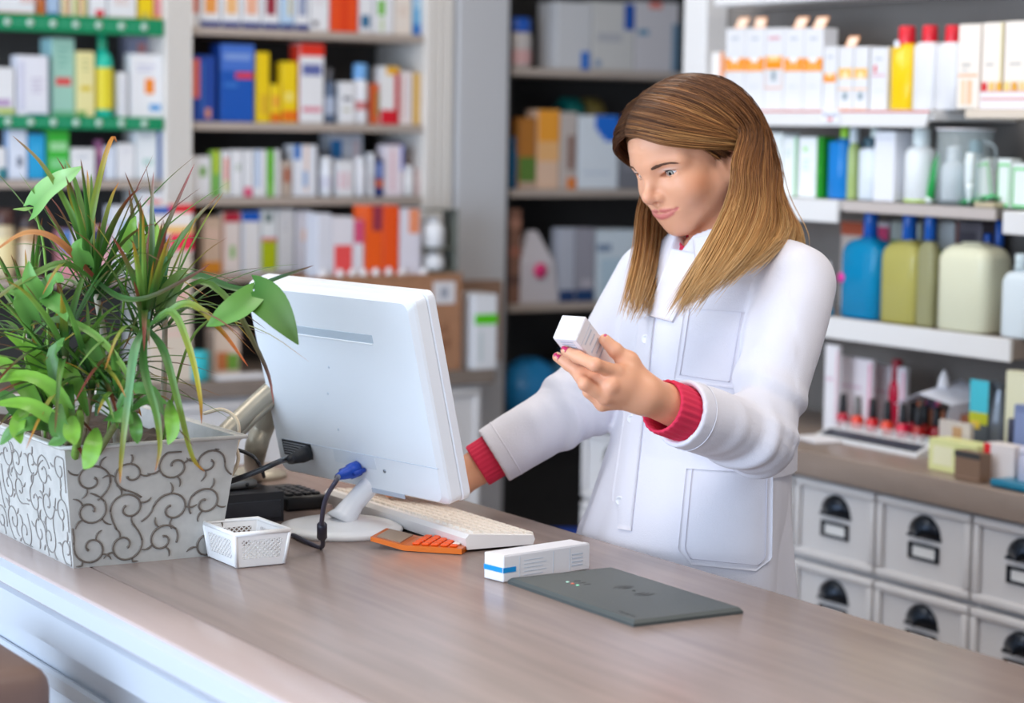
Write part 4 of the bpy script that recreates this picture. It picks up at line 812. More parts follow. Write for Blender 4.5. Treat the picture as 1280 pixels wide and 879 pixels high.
# ---- medicine box on the counter
pA, pB = G(629, 729, CH), G(737, 712, CH)
ang = math.atan2(pB[1] - pA[1], pB[0] - pA[0]); wl = float(np.hypot(*(pB - pA)[:2]))
t = empty('medicine_box', 'white medicine box with blue band lying on the counter by the pad', 'box', (float(pA[0]), float(pA[1]), CH), ang)
bh_ = .036
MB().cbox(0, wl, 0, .040, .0005, bh_, .0012).build('carton_body', M((240, 238, 242), .4), t)
q = MB(); q.box(-.0004, .0004, .002, .040, .013, .020).box(-.0004, .022, -.0004, .0004, .013, .020); q.build('blue_band', M((20, 150, 225), .4), t)
q = MB()
for x in (.028, .088, .118): q.box(x, x + .0008, -.0004, .0, .003, bh_ - .003)
for i in range(4): q.box(.122, .142, -.0004, 0, .008 + i * .005, .010 + i * .005)
for i in range(5): q.box(.036, .070 + .006 * (i % 2), -.0004, 0, .006 + i * .005, .0068 + i * .005)
q.build('small_print', M((205, 212, 224), .5), t)['kind'] = 'stuff'
MB().box(.001, wl - .001, .001, .012, bh_, bh_ + .0006).build('lid_flap', M((240, 238, 242), .4), t)
# ---- calculator
pc = G(515, 690, CH)
c0, c1, c2 = G(577, 694, CH), G(470, 696, CH), G(520, 676, CH)
t = empty('calculator', 'small orange calculator with raised display on the counter', 'calculator', (float(c0[0]), float(c0[1]), CH + .0008))
# local frame: long axis from the key end towards the display end
e0, e1 = G(577, 693, CH), G(438, 684, CH)
a_l = math.atan2(e1[1] - e0[1], e1[0] - e0[0]); t.rotation_euler = (0, 0, a_l); Lc = .135; Wc = .075
m_or = M((214, 104, 14), .28, metal=.35); m_key = M((245, 92, 24), .35)
pf = [(0, 0), (.085, 0), (Lc, .011), (Lc, .017), (.085, .008), (0, .008)]
MB().prism([(x, z) for x, z in pf], -Wc, 0, 'y').build('case', m_or, t)
for r in range(5):
    for c in range(5):
        x = .010 + c * .0138; y = -.008 - r * .0145
        white = (c == 0 and r in (1, 2))
        MB().cbox(x, x + .0105, y - .0105, y, .008, .0112, .002, 2).build('key', M((240, 225, 215), .4) if white else m_key, t)
sl = Matrix.Translation((.110, -Wc / 2, .0135)) @ Matrix.Rotation(-math.atan2(.009, .05), 4, 'Y')
MB().box(-.018, .018, -.030, .030, -.001, .0010).xform(sl).build('display', M((150, 130, 110), .2), t)
# ---- keyboard
k0, k1 = G(657, 681, CH), G(582, 688, CH)
kx0, kx1 = 1.585, 1.695; ky0, ky1 = 2.700, 3.145
m_kb = M((236, 232, 230), .4); m_kk = M((240, 230, 218), .45)
t = empty('keyboard', 'white wired desktop keyboard lying on the counter behind the monitor', 'keyboard', (1.64, 2.922, CH))
def kz(x): return .026 - (x + .055) / .11 * .010
MB().prism([(-.055, .004), (.055, .003), (.058, .010), (.056, .016), (-.052, .026), (-.058, .020)], -.2225, .2225, 'y').build('case', m_kb, t)
MB().cbox(-.055, -.045, -.20, -.17, 0, .006, .001).cbox(-.055, -.045, .17, .20, 0, .006, .001).cbox(.04, .05, -.2, .2, 0, .005, .001).build('foot', m_kb, t)
kid = None
for r in range(6):
    x = -.042 + r * .0178
    y = -.214; 
    while y < .210:
        wd = .0165
        if r == 5 and -.02 < y < .06: wd = .098
        y1 = min(y + wd, .216)
        q = MB(); zz = kz(x + .008)
        q.add([(x, y, zz - .004), (x + .0155, y, zz - .0055), (x + .0155, y1, zz - .0055), (x, y1, zz - .004), (x + .002, y + .0018, zz + .004), (x + .0135, y + .0018, zz + .0028), (x + .0135, y1 - .0018, zz + .0028), (x + .002, y1 - .0018, zz + .004)],
              [(0, 1, 5, 4), (1, 2, 6, 5), (2, 3, 7, 6), (3, 0, 4, 7), (4, 5, 6, 7)])
        q.build('key', m_kk, t); y = y1 + .0023
# ---- monitor, seen from behind
m_mon = M((236, 240, 246), .28, bump=.02, bscale=40)
MC = np.array([1.504, 2.936, 1.169]); mw = np.array([.168, -.986, 0]); mw /= np.linalg.norm(mw)
mn = np.array([-.958, -.163, -.239]); mn -= mw * (mn @ mw); mn /= np.linalg.norm(mn); mh = np.cross(mn, mw)
if mh[2] < 0: mh = -mh
MW, MH = .408, .310
Mm = Matrix(((mw[0], mh[0], mn[0], MC[0] - 1.504), (mw[1], mh[1], mn[1], MC[1] - 2.931), (mw[2], mh[2], mn[2], MC[2] - CH), (0, 0, 0, 1)))
def mon(x, y):                                                # picture point -> local coordinates on the back plane
    r = ray(x, y); k = ((MC - CAM) @ mn) / (r @ mn); d = CAM + r * k - MC
    return float(d @ mw), float(d @ mh)
t = empty('monitor', 'white desktop monitor on round foot seen from behind', 'monitor', (1.504, 2.931, CH))
# rounded shell: outline stepped inwards towards the back
def rrect(w, h, r, n=6):
    return [(sx * (w / 2 - r) + r * math.cos(a0 + math.pi / 2 * k / n), sy * (h / 2 - r) + r * math.sin(a0 + math.pi / 2 * k / n)) for (sx, sy, a0) in ((1, 1, 0), (-1, 1, math.pi / 2), (-1, -1, math.pi), (1, -1, 1.5 * math.pi)) for k in range(n + 1)]
def shell(steps, mat, name, parent, closed=True):
    b = MB(); rings = [[(x, y, z) for x, y in rrect(w, h, r)] for (w, h, r, z) in steps]; n = len(rings[0])
    vs = [p for rg in rings for p in rg]; fs = [(i * n + k, i * n + (k + 1) % n, (i + 1) * n + (k + 1) % n, (i + 1) * n + k) for i in range(len(rings) - 1) for k in range(n)]
    fs += [tuple(range(n))[::-1], tuple(range((len(rings) - 1) * n, len(rings) * n))]
    b.add(vs, fs, False); return b.xform(Mm).build(name, mat, parent)
bk = shell([(MW, MH, .012, -.030), (MW, MH, .012, -.012), (MW - .003, MH - .003, .012, -.008), (MW - .014, MH - .014, .014, .0)], m_mon, 'back_shell', t)
shell([(MW + .001, MH + .001, .012, -.046), (MW + .003, MH + .003, .012, -.044), (MW + .003, MH + .003, .012, -.033), (MW - .002, MH - .002, .012, -.031)], M((232, 234, 240), .3), 'front_bezel', t)
shell([(MW - .036, MH - .05, .002, -.0475), (MW - .036, MH - .05, .002, -.046)], M((20, 22, 26), .1), 'screen', t)
def slot(x0, y0, x1, y1, hh, mat, name, z=.0006, d=.0012):
    (a, b), (c, e) = mon(x0, y0), mon(x1, y1); q = MB().cbox(a, c, (b + e) / 2 - hh / 2, (b + e) / 2 + hh / 2, -d, z, .0008); return q.xform(Mm).build(name, mat, bk)
slot(369, 412, 466, 424, .013, M((190, 202, 214), .35), 'vent_groove')
slot(369, 418, 466, 430, .0022, M((246, 248, 252), .3), 'vent_lip', .0016)
slot(352, 545, 548, 590, .0012, M((196, 206, 222), .4), 'seam')
(a, b), (c, e) = mon(352, 548), mon(392, 575)
MB().cbox(a, c, e, b, -.001, .0007, .0004).xform(Mm).build('rating_label', M((40, 44, 52), .5), bk)
q = MB()
for i in range(5):
    yy = b - .004 - i * .0042; q.box(a + .003, c - .006 - .008 * (i % 2), yy - .0014, yy, .0007, .0009)
q.xform(Mm).build('label_print', M((190, 196, 206), .5), bk)
slot(417, 566, 470, 582, .022, M((224, 230, 238), .35), 'port_recess', .0005)
slot(447, 609, 506, 621, .008, M((186, 194, 208), .4), 'lower_groove', .0006)
(a, b) = mon(481, 589); MB().lathe([(.003, 0), (.003, .001)], 10, c=(a, b, 0)).xform(Mm).build('screw', M((150, 156, 165), .3, metal=.8), bk)
for x, y in ((411, 459), (410, 492), (423, 537)):
    (a, b) = mon(x, y); MB().lathe([(.0025, -.0005), (.0022, .0004)], 10, c=(a, b, 0)).xform(Mm).build('mount_hole', M((205, 214, 226), .3), bk)
nk = [np.array(p) for p in ((-.0, .0, .012), (.004, .0, .05), (.012, -.0, .10))]
MB().tube([(.0, 0, .014), (.006, 0, .023), (.020, -.002, .042), (.040, -.004, .062), (.056, -.006, .076)], [.026, .019, .0155, .0155, .016], 16).build('neck', M((238, 238, 242), .25), t)
MB().lathe([(.090, 0), (.092, .004), (.090, .009), (.075, .013), (.03, .017), (.001, .018)], 40).build('foot', M((238, 236, 236), .25), t)
# ---- cables
m_blk = M((36, 38, 44), .45)
def cable(name, label, pts, r, mat, n=8, group=None):
    o = empty(name, label, 'cable', tuple(map(float, pts[0])), 0, group); p0 = np.array(pts[0], float)
    MB().tube([p - p0 for p in spline(pts, n)], r, 8).build('cord', mat, o); return o
def wm(x, y, z): 
    a, b = mon(x, y); return np.array(MC) + mw * a + mh * b + mn * z
pl = wm(388, 565, .004)
pw = [pl + mn * .034, P(352, 576, 3.16), P(320, 590, 3.14), P(285, 603, 3.16), P(264, 610, 3.20), P(244, 618, 3.24)]
c_ = cable('power_cable', 'black power cable with moulded plug in the back of the monitor', pw, .0042, m_blk)
b = MB().tube([pl - np.array(c_.location), pl + mn * .012 - np.array(c_.location), pl + mn * .020 - np.array(c_.location), pl + mn * .034 - np.array(c_.location), P(362, 573, 3.16) - np.array(c_.location)], [.012, .0125, .010, .007, .0048], 10); b.build('plug', M((34, 36, 42), .5), c_)
vg = wm(449, 585, .003)
vs_ = [vg + mn * .040, P(422, 598, 3.03), P(408, 622, 3.05), P(403, 645, 3.09), P(402, 662, 3.13), G(402, 684, CH + .004), G(380, 676, CH + .004), G(352, 661, CH + .004), G(335, 652, CH + .004)]
c_ = cable('video_cable', 'dark video cable with blue connector hanging from the monitor', vs_, .0034, M((52, 50, 66), .4))
o0 = np.array(c_.location)
b = MB().tube([vg - o0, vg + mn * .014 - o0, vg + mn * .016 - o0, vg + mn * .026 - o0, vg + mn * .040 - o0], [.0125, .0125, .0105, .0085, .0045], 8); b.build('connector', M((30, 80, 190), .35), c_)
for s in (-1, 1): MB().tube([vg + mw * .017 * s - mh * .0 - o0, vg + mw * .017 * s + mn * .020 - o0], .0038, 8).build('thumb_screw', M((30, 70, 175), .35), c_)
fr = P(402.5, 662, 3.13); MB().tube([P(402.5, 655, 3.115) - o0, P(402.5, 657, 3.118) - o0, P(402.5, 671, 3.138) - o0, P(402.5, 673, 3.14) - o0], [.005, .0075, .0075, .005], 10).build('ferrite', M((40, 38, 50), .45), c_)
cable('white_cable', 'cream cable looping beside the planter rim', [P(255, 517, 3.2), P(278, 512, 3.18), P(296, 525, 3.14), P(298, 548, 3.14), P(290, 572, 3.14), P(276, 588, 3.16), P(252, 598, 3.2)], .0026, M((222, 204, 178), .5))
cable('white_cable', 'cream twisted cable hanging below the planter rim corner', [P(280, 545, 3.15), P(292, 555, 3.13), P(298, 572, 3.13), P(292, 590, 3.14), P(278, 604, 3.16), P(255, 612, 3.2)], .0026, M((222, 204, 178), .5))
cable('black_cable', 'thin black cable arching over the grey terminal', [P(258, 562, 3.22), P(290, 561, 3.22), P(315, 570, 3.22), P(326, 584, 3.24), G(330, 596, CH + .052)], .0028, m_blk)
# ---- white basket
bc, bd, bb_ = G(355, 659, CH + .048), G(271, 665, CH + .048), G(284, 634, CH + .048)
bx1 = float(bc[0]) - .003; bx0 = float(bd[0]) + .012; by0 = float(bc[1] + bd[1]) / 2 - .028; by1 = by0 + .102; bwid = bx1 - bx0
m_bk = M((240, 238, 238), .35)
t = empty('plastic_basket', 'small white perforated plastic basket beside the planter', 'basket', ((bx0 + bx1) / 2, by0, CH))
BH = .048; tp = .006
def lattice(p00, p10, p11, p01, nu, nv, parent, name):        # diamond-pierced wall with solid rim and corners
    p00, p10, p11, p01 = map(np.array, (p00, p10, p11, p01)); b = MB(); nrm = np.cross(p10 - p00, p01 - p00); nrm = nrm / np.linalg.norm(nrm) * .0012
    def at(u, v): return (p00 * (1 - u) + p10 * u) * (1 - v) + (p01 * (1 - u) + p11 * u) * v
    def slab(q):
        vs = [p - nrm for p in q] + [p + nrm for p in q]; n = len(q)
        b.add(vs, [tuple(range(n))[::-1], tuple(range(n, 2 * n))] + [(i, (i + 1) % n, n + (i + 1) % n, n + i) for i in range(n)])
    u0, u1, v0, v1 = .12, .88, .22, .80
    for q in ((0, 1, 0, v0), (0, 1, v1, 1), (0, u0, v0, v1), (u1, 1, v0, v1)): slab([at(q[0], q[2]), at(q[1], q[2]), at(q[1], q[3]), at(q[0], q[3])])
    du, dv = (u1 - u0) / nu, (v1 - v0) / nv; e = .22
    for i in range(nu):
        for j in range(nv):
            for (ua, va, ub, vb) in ((0, 0, 1, 1), (0, 1, 1, 0)):
                A = at(u0 + (i + ua) * du - e * du / 2, v0 + (j + va) * dv); B = at(u0 + (i + ua) * du + e * du / 2, v0 + (j + va) * dv)
                C_ = at(u0 + (i + ub) * du + e * du / 2, v0 + (j + vb) * dv); D = at(u0 + (i + ub) * du - e * du / 2, v0 + (j + vb) * dv); slab([A, B, C_, D])
    return b.build(name, m_bk, parent)
hw, dp = bwid / 2, by1 - by0
T = [(-hw, 0, BH), (hw, 0, BH), (hw, dp, BH), (-hw, dp, BH)]; Bo = [(-hw + tp, tp, .002), (hw - tp, tp, .002), (hw - tp, dp - tp, .002), (-hw + tp, dp - tp, .002)]
for i in range(4):
    j = (i + 1) % 4; lattice(Bo[i], Bo[j], T[j], T[i], 8, 4, t, 'pierced_wall')
MB().tube(T + [T[0], T[1]], .0032, 8).build('rim', m_bk, t)
MB().cbox(-hw + tp, hw - tp, tp, dp - tp, .0005, .003, .0008).build('base', m_bk, t)
for i in range(4): MB().tube([Bo[i], T[i]], .0028, 8).build('corner_post', m_bk, t)
# ---- black receipt printer with grey terminal on it, small keypad
pr = G(352, 655, CH)
t = empty('receipt_printer', 'low black device with rounded cover behind the white basket', 'printer', (float(pr[0]) - .082, float(pr[1]) + .02, CH))
q = MB(); prof = [(0, 0), (.21, 0), (.212, .012), (.20, .036), (.185, .044), (0, .046)]
MB().prism([(y, z) for y, z in prof], -.055, .095, 'x').build('housing', M((40, 42, 48), .4), t)
MB().cbox(-.05, .09, -.001, .002, .006, .034, .001).build('front_cover', M((48, 50, 58), .35), t)
pk = np.array(t.location)
t2 = empty('card_terminal', 'slim grey card terminal with key marks on the black device', 'terminal', (pk[0] + .022, pk[1] + .035, CH + .0475), .12)
MB().cbox(-.05, .05, 0, .13, 0, .012, .004, 2).build('case', M((138, 138, 136), .3, metal=.4), t2)
for i in range(3):
    for j in range(4): MB().cbox(-.03 + j * .016, -.019 + j * .016, .03 + i * .014, .04 + i * .014, .012, .0135, .001).build('key', M((225, 225, 222), .4), t2)
MB().lathe([(.003, 0), (.003, .001)], 12).xform(Matrix.Translation((.03, -.0005, .006)) @ Matrix.Rotation(math.pi / 2, 4, 'X')).build('round_button', M((50, 52, 56), .3), t2)
kp = G(384, 638, CH)
t = empty('numeric_keypad', 'small black keypad between the black device and monitor foot', 'keypad', (float(kp[0]), float(kp[1]), CH))
MB().cbox(-.035, .035, -.0, .13, 0, .022, .004, 2).build('case', M((30, 32, 36), .4), t)
for i in range(5):
    for j in range(4): MB().cbox(-.030 + j * .0155, -.018 + j * .0155, .010 + i * .0165, .022 + i * .0165, .022, .0265, .0015).build('key', M((44, 46, 52), .35), t)
# ---- beige-grey swivel arm behind the monitor
m_arm = M((176, 168, 152), .35, metal=.35)
b0 = G(318, 596, CH)
t = empty('swivel_arm', 'beige-grey metal swivel arm standing behind the planter and monitor', 'stand', tuple(map(float, b0)))
o0 = np.array(b0)
def bar(name, pts, wd, th):
    b = MB(); pts = spline(pts, 6); vs = []; n = len(pts)
    for i, p in enumerate(pts):
        tt_ = pts[min(i + 1, n - 1)] - pts[max(0, i - 1)]; tt_ /= np.linalg.norm(tt_); s = np.cross(tt_, FW); s /= np.linalg.norm(s); f_ = np.cross(s, tt_)
        for k in range(10):
            a = 2 * math.pi * k / 10; vs.append(p - o0 + s * wd * math.cos(a) + f_ * th * math.sin(a))
    b.add(vs, [(i * 10 + k, i * 10 + (k + 1) % 10, (i + 1) * 10 + (k + 1) % 10, (i + 1) * 10 + k) for i in range(n - 1) for k in range(10)] + [tuple(range(10))[::-1], tuple(range((n - 1) * 10, n * 10))], True); b.build(name, m_arm, t)
bar('lower_arm', [np.array(b0), P(318, 570, 3.52), P(328, 535, 3.50), P(345, 505, 3.48)], .018, .012)
bar('upper_arm', [P(268, 560, 3.40), P(290, 535, 3.42), P(318, 508, 3.45), P(352, 478, 3.48)], .016, .014)
bar('upper_arm_edge', [P(275, 570, 3.41), P(296, 548, 3.43), P(322, 521, 3.45), P(352, 494, 3.48)], .006, .010)
MB().lathe([(.055, 0), (.055, .008), (.03, .014), (.016, .016)], 20).build('foot_plate', m_arm, t)
# ================================================================== potted plant
def attr_mat(rough=.45, sss=0., spec=.5, trans=0., bump=0., bscale=300, aniso=0.):
    m = bpy.data.materials.new('painted_surface'); m.use_nodes = True; nt = m.node_tree; b = nt.nodes['Principled BSDF']
    a = nt.nodes.new('ShaderNodeAttribute'); a.attribute_name = 'Col'; nt.links.new(a.outputs['Color'], b.inputs['Base Color'])
    b.inputs['Roughness'].default_value = rough; b.inputs['Specular IOR Level'].default_value = spec; b.inputs['Anisotropic'].default_value = aniso
    if sss:
        b.inputs['Subsurface Weight'].default_value = sss; b.inputs['Subsurface Radius'].default_value = (1., .4, .2); b.inputs['Subsurface Scale'].default_value = .005
    if bump:
        n = nt.nodes.new('ShaderNodeTexNoise'); n.inputs['Scale'].default_value = bscale; bp = nt.nodes.new('ShaderNodeBump'); bp.inputs['Strength'].default_value = bump; bp.inputs['Distance'].default_value = .001
        nt.links.new(n.outputs[0], bp.inputs['Height']); nt.links.new(bp.outputs[0], b.inputs['Normal'])
    if trans:
        out = nt.nodes['Material Output']; tr = nt.nodes.new('ShaderNodeBsdfTranslucent'); mx = nt.nodes.new('ShaderNodeMixShader'); mx.inputs[0].default_value = trans
        nt.links.new(a.outputs['Color'], tr.inputs[0]); nt.links.new(b.outputs[0], mx.inputs[1]); nt.links.new(tr.outputs[0], mx.inputs[2]); nt.links.new(mx.outputs[0], out.inputs['Surface'])
    return m
def cmesh(name, v, f, col, mat, parent=None, smooth=True):
    me = bpy.data.meshes.new(name); v = np.asarray(v, np.float32)
    me.from_pydata([tuple(p) for p in v.tolist()], [], f if isinstance(f, list) else f.tolist())
    ca = me.color_attributes.new('Col', 'FLOAT_COLOR', 'POINT'); c4 = np.ones((len(v), 4), np.float32); c4[:, :3] = col; ca.data.foreach_set('color', c4.ravel())
    me.materials.append(mat)
    if smooth: me.polygons.foreach_set('use_smooth', [True] * len(me.polygons))
    o = bpy.data.objects.new(name, me); COL.objects.link(o)
    if parent is not None: o.parent = parent
    return o
m_leaf = attr_mat(.38, trans=.25)
PO = np.array([1.160, 3.10, CH])
pot = empty('potted_plant', 'mixed green plants in an embossed grey metal planter on the counter', 'plant', tuple(PO))
m_pot = M((192, 190, 186), .45, metal=.12, noise=.10, nscale=40)
m_potd = M((112, 102, 94), .5, metal=.2)
hb0, hb1, ht0, ht1, PH = .106, .258, .126, .280, .170
def ring(a, b, z): return [(-a, -b, z), (a, -b, z), (a, b, z), (-a, b, z)]
q = MB(); rings = [ring(hb0, hb1, 0), ring(ht0, ht1, PH - .006), ring(ht0 + .008, ht1 + .008, PH - .002), ring(ht0 + .008, ht1 + .008, PH), ring(ht0 - .004, ht1 - .004, PH), ring(ht0 - .008, ht1 - .008, PH - .03), ring(hb0 - .004, hb1 - .004, .006)]
q.add([p for r in rings for p in r], [(i * 4 + k, i * 4 + (k + 1) % 4, (i + 1) * 4 + (k + 1) % 4, (i + 1) * 4 + k) for i in range(6) for k in range(4)] + [(3, 2, 1, 0), (24, 25, 26, 27)])
planter = q.build('planter', m_pot, pot)
MB().tube(ring(ht0 + .008, ht1 + .008, PH - .001) + ring(ht0 + .008, ht1 + .008, PH - .001)[:2], .0028, 8).build('rim', m_pot, planter)
def scroll_face(a0, a1, b0, b1, seed, k_=1.):
    """embossed scrolls on one tapering face: corner points low-left, low-right, top-right, top-left"""
    rnd = random.Random(seed); A0, A1, B1, B0 = map(np.array, (a0, a1, b1, b0)); wid = float(np.linalg.norm(A1 - A0)); hei = float(np.linalg.norm(B0 - A0))
    nrm = np.cross(A1 - A0, B0 - A0); nrm = nrm / np.linalg.norm(nrm)
    def at(x, y):
        u, v = min(max(x / wid, .01), .99), min(max(y / hei, .015), .93); return (A0 * (1 - u) + A1 * u) * (1 - v) + (B0 * (1 - u) + B1 * u) * v + nrm * .0006
    b = MB(); step = .052; ny = 3; nx = max(2, int(round(wid / step)))
    for i in range(nx):
        for j in range(ny):
            cx = (i + .5 + rnd.uniform(-.15, .15)) * wid / nx; cy = (j + .5 + rnd.uniform(-.15, .15)) * hei * .94 / ny; s = rnd.choice((-1, 1)); ph = rnd.uniform(0, 6.28); R = rnd.uniform(.021, .026)
            pts = []
            for k in range(26):
                g = k / 25; r = R * (1 - .80 * g) ; an = ph + s * g * 7.2; pts.append(at(cx + r * math.cos(an), cy + r * math.sin(an)))
            b.tube(pts, [.0013 * k_] * 24 + [.0017 * k_, .0017 * k_], 5)
            # tail running to the neighbour
            an0 = ph; p0 = (cx + R * math.cos(an0), cy + R * math.sin(an0)); d = (-s * -math.sin(an0), -s * math.cos(an0)); tl = rnd.uniform(.02, .035); bend = rnd.uniform(-.5, .5)
            tail = []
            for k in range(8):
                g = k / 7; aa = math.atan2(d[1], d[0]) + bend * g * 2; p0 = (p0[0] + math.cos(aa) * tl / 7, p0[1] + math.sin(aa) * tl / 7) if k else p0; tail.append(at(*p0))
            b.tube(tail, .0012 * k_, 5)
            for m in range(3):                                 # little leaf strokes
                an = ph + s * (1.2 + 1.6 * m); r0 = R * (1 - .80 * (1.2 + 1.6 * m) / 7.2); px0 = (cx + r0 * math.cos(an), cy + r0 * math.sin(an)); st = []
                for k in range(6):
                    g = k / 5; aa = an + s * (.9 - g * .8); st.append(at(px0[0] + .016 * g * math.cos(aa), px0[1] + .016 * g * math.sin(aa)))
                b.tube(st, [.0007, .0012, .0014, .0014, .0011, .0005], 5)
    return b.build('scroll_relief', m_potd if k_ > 1 else M((150, 144, 140), .5, metal=.2), planter)  # near-face scrolls dark, the rest paler: window light put into their colour
B_, T_ = ring(hb0, hb1, 0), ring(ht0, ht1, PH - .006)
for i in range(4): scroll_face(B_[i], B_[(i + 1) % 4], T_[i], T_[(i + 1) % 4], 11 + i, 1.15 if i == 0 else .75)
q = MB(); nx = 14; ny = 28; vs = []
for i in range(nx + 1):
    for j in range(ny + 1): vs.append(((i / nx - .5) * 2 * (ht0 - .010), (j / ny - .5) * 2 * (ht1 - .010), PH - .028 + random.uniform(-.004, .006)))
q.add(vs, [(i * (ny + 1) + j, (i + 1) * (ny + 1) + j, (i + 1) * (ny + 1) + j + 1, i * (ny + 1) + j + 1) for i in range(nx) for j in range(ny)], False).build('soil', M((58, 46, 38), .9, noise=.4, nscale=80), pot)
def L3(c): return np.array(lin(c))
def leaf(parent, pts, wid, cols, nhint=(0, 0, 1), fold=.25, shape='blade', n=14, name='leaf', wave=0., origin=PO):
    """a single leaf: centre line, half-width profile, colours along the length"""
    pts = spline(pts, max(2, n // max(1, len(pts) - 1))); m = len(pts); nh = np.array(nhint, float); V = []; Cc = []
    for i, p in enumerate(pts):
        t = i / (m - 1); tg = pts[min(i + 1, m - 1)] - pts[max(i - 1, 0)]; tg = tg / (np.linalg.norm(tg) + 1e-9)
        sd = np.cross(tg, nh); sd = sd / (np.linalg.norm(sd) + 1e-9); up_ = np.cross(sd, tg)
        if shape == 'blade': w = wid * min(1, .45 + 2.2 * t) * max(.03, (1 - t) ** .6)
        elif shape == 'heart': w = wid * (max(0.02, math.sin(math.pi * min(1, (t * .93 + .07)) ** .62)) ** .85)
        else: w = wid * max(.03, math.sin(math.pi * (t * .96 + .03)) ** .75)
        k = t * (len(cols) - 1); a = int(min(k, len(cols) - 2)); c = L3(cols[a]) * (1 - (k - a)) + L3(cols[a + 1]) * (k - a)
        wv = wave * math.sin(t * 9)
        for s in (-1, -.55, 0, .55, 1):
            back = -abs(s) ** 2 * .22 * wid * (1 - t) ** 3 * 4 if shape == 'heart' else 0
            V.append(p + sd * w * s + up_ * (abs(s) * w * fold + wv * w * s) + tg * back - origin); Cc.append(c * (.86 if s == 0 else 1.0))
    F = [(i * 5 + k, i * 5 + k + 1, (i + 1) * 5 + k + 1, (i + 1) * 5 + k) for i in range(m - 1) for k in range(4)]
    return cmesh(name, V, F, np.array(Cc), m_leaf, parent)
def cane(pts, r, color, name='cane'):
    p = spline(pts, 6); b = MB().tube([x - PO for x in p], np.linspace(r[0], r[1], len(p)).tolist(), 8); return b.build(name, M(color, .7, noise=.2, nscale=120, bump=.4, bscale=120), pot)
G1, G2, G3, G4, RB, OG, YG = (62, 110, 44), (96, 140, 58), (40, 84, 40), (120, 160, 70), (128, 62, 48), (190, 110, 40), (150, 150, 50)
rnd = random.Random(5)
soil_z = CH + PH - .028
def soilpt(px_, py, Z):
    p = P(px_, py, Z); p[2] = soil_z - .01; p[0] = min(max(p[0], 1.06), 1.26); p[1] = min(max(p[1], 2.86), 3.34); return p
def tuft(parent, c, n, lmin, lmax, w, spread=(0, 1.45), palette=0, seed=0, az=None):
    r = random.Random(seed)
    for i in range(n):
        a = r.uniform(0, 2 * math.pi) if az is None else r.uniform(*az); el = math.radians(90) - r.uniform(*spread); Ln = r.uniform(lmin, lmax)
        d = np.array([math.cos(a) * math.cos(el), math.sin(a) * math.cos(el), math.sin(el)]); droop = r.uniform(.25, .75) * (1.1 if el < .8 else .55)
        p0 = np.array(c) + d * .008 + np.array([0, 0, r.uniform(-.05, .01)]); pts = [p0]
        for k in range(1, 5):
            g = k / 4; pts.append(p0 + d * Ln * g + np.array([0, 0, -1]) * Ln * droop * g * g * .9)
        for k in range(len(pts)):                              # stay off the counter and clear of the monitor
            pts[k][2] = max(pts[k][2], CH + .03)
        cols = r.choice(([G3, G1, G2, G1, RB], [G1, G2, G4, YG, OG], [G3, G1, G1, RB], [G1, G2, G2, G4], [G3, G1, (90, 96, 48), RB, RB], [(84, 90, 50), G1, YG, OG]))
        leaf(parent, pts, w * r.uniform(.75, 1.15), cols, fold=.35, n=12)
c1 = cane([soilpt(150, 540, 3.05), P(140, 480, 3.05), P(128, 410, 3.06), P(116, 345, 3.07)], (.0062, .0045), (176, 166, 150))
c2 = cane([soilpt(170, 540, 3.0), P(172, 500, 3.0), P(176, 455, 3.0), P(180, 405, 3.0)], (.0055, .0045), (160, 148, 130))
c3 = cane([soilpt(60, 540, 3.12), P(50, 500, 3.12), P(40, 450, 3.14), P(34, 415, 3.15)], (.0055, .0045), (160, 148, 130))
c4 = cane([soilpt(200, 540, 3.12), P(205, 480, 3.13), P(206, 420, 3.13), P(206, 380, 3.13)], (.005, .004), (150, 138, 120))
tuft(c1, P(116, 345, 3.07), 44, .14, .29, .0060, seed=1); tuft(c2, P(181, 400, 3.0), 46, .13, .26, .0060, seed=2)
tuft(c3, P(36, 415, 3.15), 28, .13, .27, .0056, seed=3); tuft(c4, P(206, 380, 3.13), 28, .13, .25, .0050, seed=4)
c5 = cane([soilpt(110, 545, 2.98), P(112, 505, 2.98), P(114, 470, 2.97)], (.005, .004), (140, 128, 100)); tuft(c5, P(114, 468, 2.97), 44, .10, .20, .0060, (.2, 1.5), seed=8)
c6 = cane([soilpt(70, 545, 2.96), P(75, 500, 2.96), P(82, 440, 2.97)], (.005, .004), (140, 128, 100)); tuft(c6, P(82, 436, 2.97), 30, .12, .22, .0075, (.3, 1.5), seed=9)
c7 = cane([soilpt(150, 545, 2.93), P(150, 520, 2.93), P(150, 500, 2.93)], (.005, .004), (110, 120, 70)); tuft(c7, P(150, 500, 2.93), 22, .05, .11, .0075, (.2, 1.4), seed=21)
c8 = cane([soilpt(60, 540, 3.0), P(60, 520, 3.0), P(60, 500, 3.0)], (.005, .004), (110, 120, 70)); tuft(c8, P(60, 500, 3.0), 20, .06, .12, .0085, (.2, 1.4), seed=22)
